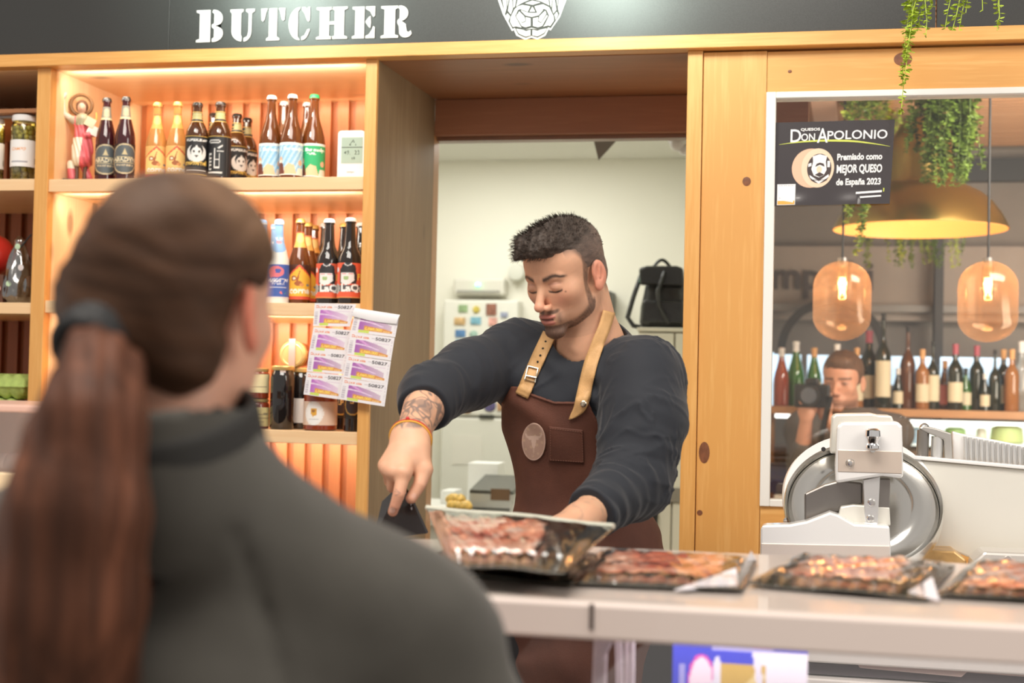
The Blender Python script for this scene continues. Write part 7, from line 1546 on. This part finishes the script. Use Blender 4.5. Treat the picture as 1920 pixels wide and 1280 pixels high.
# ================================================================== the customer, seen from behind
wh = W(350, 590, 1.14)
WO = empty('person', (wh[0], wh[1], 0), 'dark-haired customer with a long ponytail and dark grey jacket, seen from behind at left', 'person')
WF = frame((.14, .985, -.02)); wloc = lambda p: (p-WHC)@WF/.9
WHC = wh+WF@np.array([0, .0, .004])
def wneck(p): return s_cap(p, WHC+WF@np.array([0, -.016, -.045]), WHC+WF@np.array([.008, -.035, -.18]), .046, .054)
def whead(p): return smin(head_sdf(wloc(p), .98, male=False)*.9, wneck(p), .02)
def wbody(p):
    nb = WHC+WF@np.array([.010, -.03, -.148]); d = umin(.06, s_ell(p, nb+(.02, .0, -.30), (.165, .11, .22)), s_ell(p, nb+(.02, .01, -.60), (.16, .12, .20))); 
    rs, ls = W(735, 1195, 1.17), nb+(-.185, -.02, -.115)
    re_, le_ = W(905, 1420, 1.20), ls+(-.05, .05, -.28); rw, lw = W(800, 1500, 1.38), le_+(.06, .22, .02)
    d = umin(.05, d, s_cap(p, nb, rs, .062, .066), s_cap(p, nb, ls, .062, .064), s_cap(p, rs, re_, .070, .052), s_cap(p, ls, le_, .064, .050)); d = smin(d, s_cap(p, re_, rw, .050, .032), .02); d = smin(d, s_cap(p, le_, lw, .048, .032), .02); return d, (rs, ls, re_, le_, rw, lw, nb)
def wcore(p):
    d, J = wbody(p); d = d+.012; hpv = J[6]+(.02, .01, -.62)
    for sx in (-1, 1): d = smin(d, chain(p, [hpv+(sx*.08, 0, -.05), hpv+(sx*.09, .0, -.42), hpv+(sx*.09, -.02, -.86)], [.09, .058, .04]), .04); d = smin(d, s_ell(p, np.array([hpv[0]+sx*.09, hpv[1]+.04, .045]), (.045, .12, .045)), .03)
    for w_ in (J[4], J[5]):
        h0 = w_+(.02, .09, -.01); d = smin(d, s_cap(p, w_, h0, .028, .030), .02)
        for k, (dx, L_) in enumerate(((-.03, .06), (-.011, .075), (.011, .07), (.03, .055))): d = smin(d, chain(p, [h0+(dx*.8, .01, 0), h0+(dx, .01+L_*.6, -.012), h0+(dx, .01+L_, -.035)], [.012, .0095, .008]), .005)
        d = smin(d, chain(p, [w_+(-.02, .03, 0), w_+(-.05, .07, -.01), w_+(-.052, .10, -.02)], [.015, .011, .009]), .008)
    return d
wskin = np.array((.72, .38, .26))
def wcol(V):
    q = wloc(V); c = np.tile(wskin, (len(V), 1)); return mixc(c, (.72, .17, .10), .75*((np.abs(q[:, 0]) > .071) & (q[:, 1] > -.05) & (q[:, 1] < .02) & (q[:, 2] > -.055) & (q[:, 2] < .04)))
wv, wf_ = surface_nets(wcore, WHC+(-.45, -.35, -1.72), WHC+(.45, .60, -.12), .013)
sdf_mesh('body', whead, WHC+(-.15, -.15, -.24), WHC+(.15, .16, .15), .004, skin_m, WO, wcol, [(wv, wf_, np.tile(wskin, (len(wv), 1)))])
tie = W(176, 638, 1.035)
def whair(p):
    q = wloc(p); m = q.copy(); m[:, 0] = np.abs(q[:, 0])
    d = umin(.02, s_ell(q, np.array((0, -.014, .046)), (.0835, .104, .086)), s_ell(q, np.array((0, -.045, .0)), (.076, .074, .075)), s_ell(m, np.array((.035, -.050, -.048)), (.035, .045, .035)))
    d = smin(d, s_cap(p, WHC+WF@np.array([-.02, -.07, -.01]), tie, .058, .020), .03)
    n = np.sin((q[:, 2]*1.0+.35*q[:, 0])*200+6*vnoise(q, 24, 70)); d = d-.0009*n-.002*vnoise(q, 45, 71)
    hz = np.interp(q[:, 1], [-.12, -.07, -.045, -.035, .012, .02, .05, .09], [-.11, -.10, -.075, .026, .022, .02, .055, .075]); return smax(d, (hz-q[:, 2])*.63, .008)
def strand_col(base, hi, s1, s2):
    def f(V):
        q = V*np.array((1, 1, .06)); n = .5+.5*vnoise(q, s1, 80); n2 = .5+.5*vnoise(V*np.array((1, 1, .15)), s2, 81); return np.array(base)*(1-(n*n2)[:, None])+np.array(hi)*((n*n2)[:, None])
    return f
def wh_col(V):
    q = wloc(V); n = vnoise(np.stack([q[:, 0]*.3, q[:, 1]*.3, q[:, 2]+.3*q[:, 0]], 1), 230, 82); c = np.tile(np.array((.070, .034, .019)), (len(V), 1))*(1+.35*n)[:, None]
    return np.clip(mixc(c, (.42, .25, .15), .75*sm(q[:, 2]+.3*q[:, 0], .06, .135)*(.5+.5*vnoise(q, 30, 99))), .004, 1)  # crown lightened: a highlight put into the hair colour
whm = vmat('brown_hair', .5, bump=.3, bscale=350, spec=.15)
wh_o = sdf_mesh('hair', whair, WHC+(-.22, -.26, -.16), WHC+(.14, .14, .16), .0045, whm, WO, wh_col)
PT = [tie, W(182, 700, 1.0), W(166, 800, .975), W(142, 960, .965), W(122, 1130, .97), W(104, 1330, .985)]; PR = [.020, .028, .040, .051, .057, .056]
def wpony(p):
    d = None
    for i in range(5): e = s_cap(p*np.array((1, 1.0, 1)), PT[i], PT[i+1], PR[i], PR[i+1]); d = e if d is None else smin(d, e, .02)
    u = np.arctan2(p[:, 1]-.98, p[:, 0]-tie[0]+.03); n = np.sin(p[:, 0]*330+p[:, 1]*160+3*vnoise(p*np.array((1, 1, .3)), 20, 90)); return d-.0016*n-.003*vnoise(p*np.array((1, 1, .25)), 55, 91)
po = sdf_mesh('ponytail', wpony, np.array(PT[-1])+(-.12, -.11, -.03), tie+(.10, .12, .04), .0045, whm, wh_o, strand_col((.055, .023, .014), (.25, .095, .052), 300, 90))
# loose strands at the rim of the tail and over the crown
s = MB(); rg = random.Random(21)
for k in range(70):
    off = Vector((rg.uniform(-1, 1), rg.uniform(-.6, .6), 0)); pts = []
    for i, (c_, r_) in enumerate(zip(PT, PR)): pts.append(Vector(c_)+off*r_*(1.0+.25*i/5)+Vector((rg.uniform(-1, 1), 0, 0))*.004*i)
    s.tube(pts, [.0006]*5+[.0002], 3, False)
tag(s.build('loose_strands', mat('strand_brown', (.10, .04, .024), .4), wh_o, True), kind='stuff')
tie_m = mat('hair_tie_black', (.012, .012, .013), .6, bump=.4, bscale=120)
ax = Vector(nrm(PT[1]-WHC)); u = Vector((.15, -.25, -1)).normalized(); 
axd = Vector(nrm(np.array(tie)-(WHC+WF@np.array([-.02, -.07, -.01])))); u = axd.orthogonal().normalized(); v = axd.cross(u); s = MB()
for j in range(3): s.tube([Vector(tie)+axd*(.004+(j-1)*.009)+(u*math.cos(a)+v*math.sin(a))*.023 for a in [2*PI*k/24 for k in range(25)]], .0085, 10, False)
s.build('hair_tie', tie_m, wh_o, True)
def jacket(p):
    d, J = wbody(p); nb = J[6]; d = d-.006; L2, J2 = (p-J[0]), J
    n = vnoise(p, 14, 95); n2 = vnoise(p, 34, 96); d = d-.007*n-.003*n2
    # seam groove across the shoulder blade and armhole creases
    g1 = np.abs((p-(nb+(.115, -.08, -.12)))@nrm(np.array((1., .1, .35)))); d = d+.004*np.exp(-(g1/.006)**2)*(p[:, 2] < nb[2]-.03)
    cp0, cp1 = nb+(0, .0, -.02), nb+(-.006, -.014, .072)
    col_ = np.abs(s_cap(p, cp0, cp1, .078, .068))-.006; col_ = smax(col_, (p-cp1)@nrm(cp1-cp0)-.0, .004); col_ = smax(col_, -((p-cp0)@nrm(cp1-cp0)+.03), .004)
    front = (p-(nb+(.0, .045, 0)))@WF[:, 1]; col_ = smax(col_, -smax(front, .02-np.abs((p-nb)@WF[:, 0])*0, .01)*0-1, .001)
    d = smin(d, col_, .018); d = smax(d, -(wneck(p)-.010)+0*n, .003); return smax(d, J[6][2]-.70-p[:, 2], .01)
jm = mat('jacket_charcoal', (.066, .061, .051), .82, sheen=.2, vary=.12, vscale=12, bump=.2, bscale=500)
nbj = wbody(WHC[None])[1][6]
def collar(p):
    a_, b_ = nbj+(0, .004, -.025), nbj+(-.004, -.010, .062); ax_ = nrm(b_-a_); d = np.abs(s_cap(p, a_, b_+ax_*.1, .084, .064))-.0055; d = smax(d, (p-b_)@ax_-.012*((p-nbj)@WF[:, 1])/.07, .005); d = smax(d, (a_-p)@ax_, .005); return d-.0012*vnoise(p, 40, 8)
jo = sdf_mesh('jacket', jacket, WHC+(-.46, -.36, -.92), WHC+(.44, .56, -.09), .007, jm, WO)
sdf_mesh('collar', collar, nbj-(.12, .12, .05), nbj+(.12, .13, .10), .004, mat('collar_dark', (.030, .029, .027), .85), jo)
hpv = wbody(WHC[None])[1][6]+(.02, .01, -.62)
sdf_mesh('jeans', lambda p: umin(.03, *[chain(p, [hpv+(sx*.08, 0, -.02), hpv+(sx*.09, .0, -.42), hpv+(sx*.09, -.02, -.84)], [.105, .068, .054]) for sx in (-1, 1)]), hpv+(-.22, -.14, -.9), hpv+(.22, .14, .1), .014, mat('jeans_dark', (.02, .024, .035), .8), WO)
for sx in (-1, 1): sdf_mesh('shoe', lambda p: smax(s_ell(p, np.array([hpv[0]+sx*.09, hpv[1]+.04, .03]), (.05, .14, .06)), -p[:, 2]+.001, .01), np.array([hpv[0]+sx*.09-.07, hpv[1]-.13, -.01]), np.array([hpv[0]+sx*.09+.07, hpv[1]+.2, .11]), .01, MATS['black_shoe'], WO)

# ================================================================== the photographer's reflection, built as a figure behind the pane
fh = W(1580, 716, 5.86); PHS = 1.0
PG = empty('person', (fh[0], 5.95, 0), 'man in grey shirt raising a black camera, reflected in the window in front of the bottles', 'person')
PF = frame((-.30, -.95, -.08)); pl_ = lambda p: (p-fh)@PF
ch_ = fh+np.array((.03, .04, -.26)); sL, sR = fh+(.20, .02, -.20), fh+(-.15, .05, -.20)
hR, hL = W(1512, 785, 5.62), W(1545, 775, 5.66); eR, eL = W(1500, 880, 5.72), W(1640, 900, 5.70)
def pbody(p): return umin(.05, s_ell(p, ch_+(0, 0, -.05), (.17, .11, .22)), s_cap(p, fh+(.01, .02, -.15), sL, .055, .065), s_cap(p, fh+(.01, .02, -.15), sR, .055, .065), s_cap(p, ch_, ch_+(0, 0, -.5), .14, .14), s_cap(p, sR, eR, .058, .045), s_cap(p, sL, eL, .058, .045))
def parm(p): return np.minimum(s_cap(p, eR, hR, .042, .028), s_cap(p, eL, hL, .042, .028))
def pskin(p):
    d = smin(head_sdf(pl_(p)), s_cap(p, fh+PF@np.array([0, -.02, -.06]), fh+(.01, .03, -.19), .052, .058), .02); d = np.minimum(d, parm(p)+.004)
    for h0, sx in ((hR, 1), (hL, -1)):
        d = smin(d, s_ell(p, h0+(0, -.01, .03), (.034, .022, .042)), .01)
        for k in range(4): d = smin(d, chain(p, [h0+(sx*(-.02+.013*k), -.02, .05), h0+(sx*(-.02+.013*k), -.045, .075), h0+(sx*(-.005+.012*k), -.05, .09)], [.010, .009, .008]), .004)
        d = smin(d, chain(p, [h0+(sx*.02, -.0, .02), h0+(sx*.035, -.02, .045), h0+(sx*.035, -.03, .06)], [.012, .010, .009]), .006)
    return d
def pcol(V):
    q = pl_(V); x, y, z = np.abs(q[:, 0]), q[:, 1], q[:, 2]; c = np.tile(np.array((.50, .25, .16)), (len(V), 1)); c = mixc(c, (.06, .03, .02), np.exp(-((z-.019)/.005)**2)*(x < .055)*(x > .01)*(y > .03)*.9); c = mixc(c, (.05, .03, .025), np.exp(-((z+.0)/.006)**2-((x-.032)/.014)**2)*(y > .05)*.9)
    return mixc(c, (.16, .08, .05), .6*sm(-z, .055, .075)*(y > -.01)*(np.linalg.norm(q, axis=1) < .16))
def pcore(p):
    d = umin(.03, pbody(p)+.012, s_cap(p, ch_+(0, 0, -.45), ch_+(0, 0, -.55), .13, .13)); b0 = ch_+(0, 0, -.6)
    for sx in (-1, 1): d = smin(d, chain(p, [b0+(sx*.08, 0, 0), b0+(sx*.1, 0, -.4), np.array((b0[0]+sx*.1, b0[1], .06))], [.09, .06, .045]), .04)
    return d
pv, pf = surface_nets(pcore, np.array([fh[0]-.32, 5.5, .0]), np.array([fh[0]+.34, 6.12, fh[2]-.14]), .018)
sdf_mesh('body', pskin, np.array([fh[0]-.28, 5.52, fh[2]-.42]), fh+(.22, .16, .16), .005, vmat('skin_plain', .5), PG, pcol, [(pv, pf, np.tile(np.array((.04, .04, .04)), (len(pv), 1)))])
def phair(p):
    q = pl_(p); d = smin(s_ell(q, np.array((0, -.012, .046)), (.080, .101, .084)), s_ell(q, np.array((-.01, .055, .085)), (.05, .04, .03)), .02)-.003*vnoise(q, 90, 3); hz = np.interp(q[:, 1], [-.1, -.04, -.03, .02, .04, .09], [-.05, -.045, -.01, .0, .045, .058]); return smax(d, hz-q[:, 2], .006)
sdf_mesh('hair', phair, fh-.14, fh+.16, .005, mat('hair_brown2', (.11, .06, .035), .6), PG)
sdf_mesh('grey_shirt', lambda p: smax(np.minimum(pbody(p)-.008-.003*vnoise(p, 18, 5), np.maximum(parm(p)-.006, .0+np.minimum(s_cap(p, eR, eR+(hR-eR)*.45, .05, .04), s_cap(p, eL, eL+(hL-eL)*.45, .05, .04)))), -(s_cap(p, fh+(0, .0, -.06), fh+(.01, .03, -.19), .052, .062)), .01), np.array([fh[0]-.34, 5.5, .9]), np.array([fh[0]+.36, 6.12, fh[2]-.12]), .012, mat('grey_tee', (.085, .075, .068), .85), PG)
cq = W(1522, 742, 5.58); cm = empty('camera_body', (cq[0], cq[1], cq[2]), "black camera held up beside the photographer's face in the window", 'camera')
blk = mat('camera_black', (.012, .012, .012), .4)
dv = Vector((-.12, -.99, .02)).normalized(); sx_ = dv.cross(Vector((0, 0, 1))).normalized(); up_ = sx_.cross(dv)
MB().obox(Vector(cq)-dv*.02, sx_*.068, dv*.022, up_*.045).obox(Vector(cq)-dv*.02+up_*.055, sx_*.025, dv*.02, up_*.014).build('body', blk, cm, bev=.008)
def lensf(a, b, t): return Vector(cq)+sx_*a+up_*b+dv*t
s = MB(); s.V = []; 
for r_, t0_, t1_ in ((.036, 0, .05), (.040, .05, .095)):
    s.prism([(r_*math.cos(2*PI*k/24), r_*math.sin(2*PI*k/24)) for k in range(24)], t0_, t1_, frame=lensf)
s.build('lens', blk, cm)
MB().prism([(.030*math.cos(2*PI*k/24), .030*math.sin(2*PI*k/24)) for k in range(24)], .0955, .097, frame=lensf).build('lens_glass', mat('lens_glass', (.03, .035, .05), .05, coat=1), cm)
MB().tube([Vector(cq)-sx_*.07, Vector(cq)-sx_*.05+Vector((-.01, .03, -.15)), Vector(cq)+Vector((.03, .08, -.24)), Vector(cq)+Vector((.10, .14, -.28)), Vector(ch_)+Vector((0, -.12, -.1))], .012, 8).build('strap', blk, cm, True)
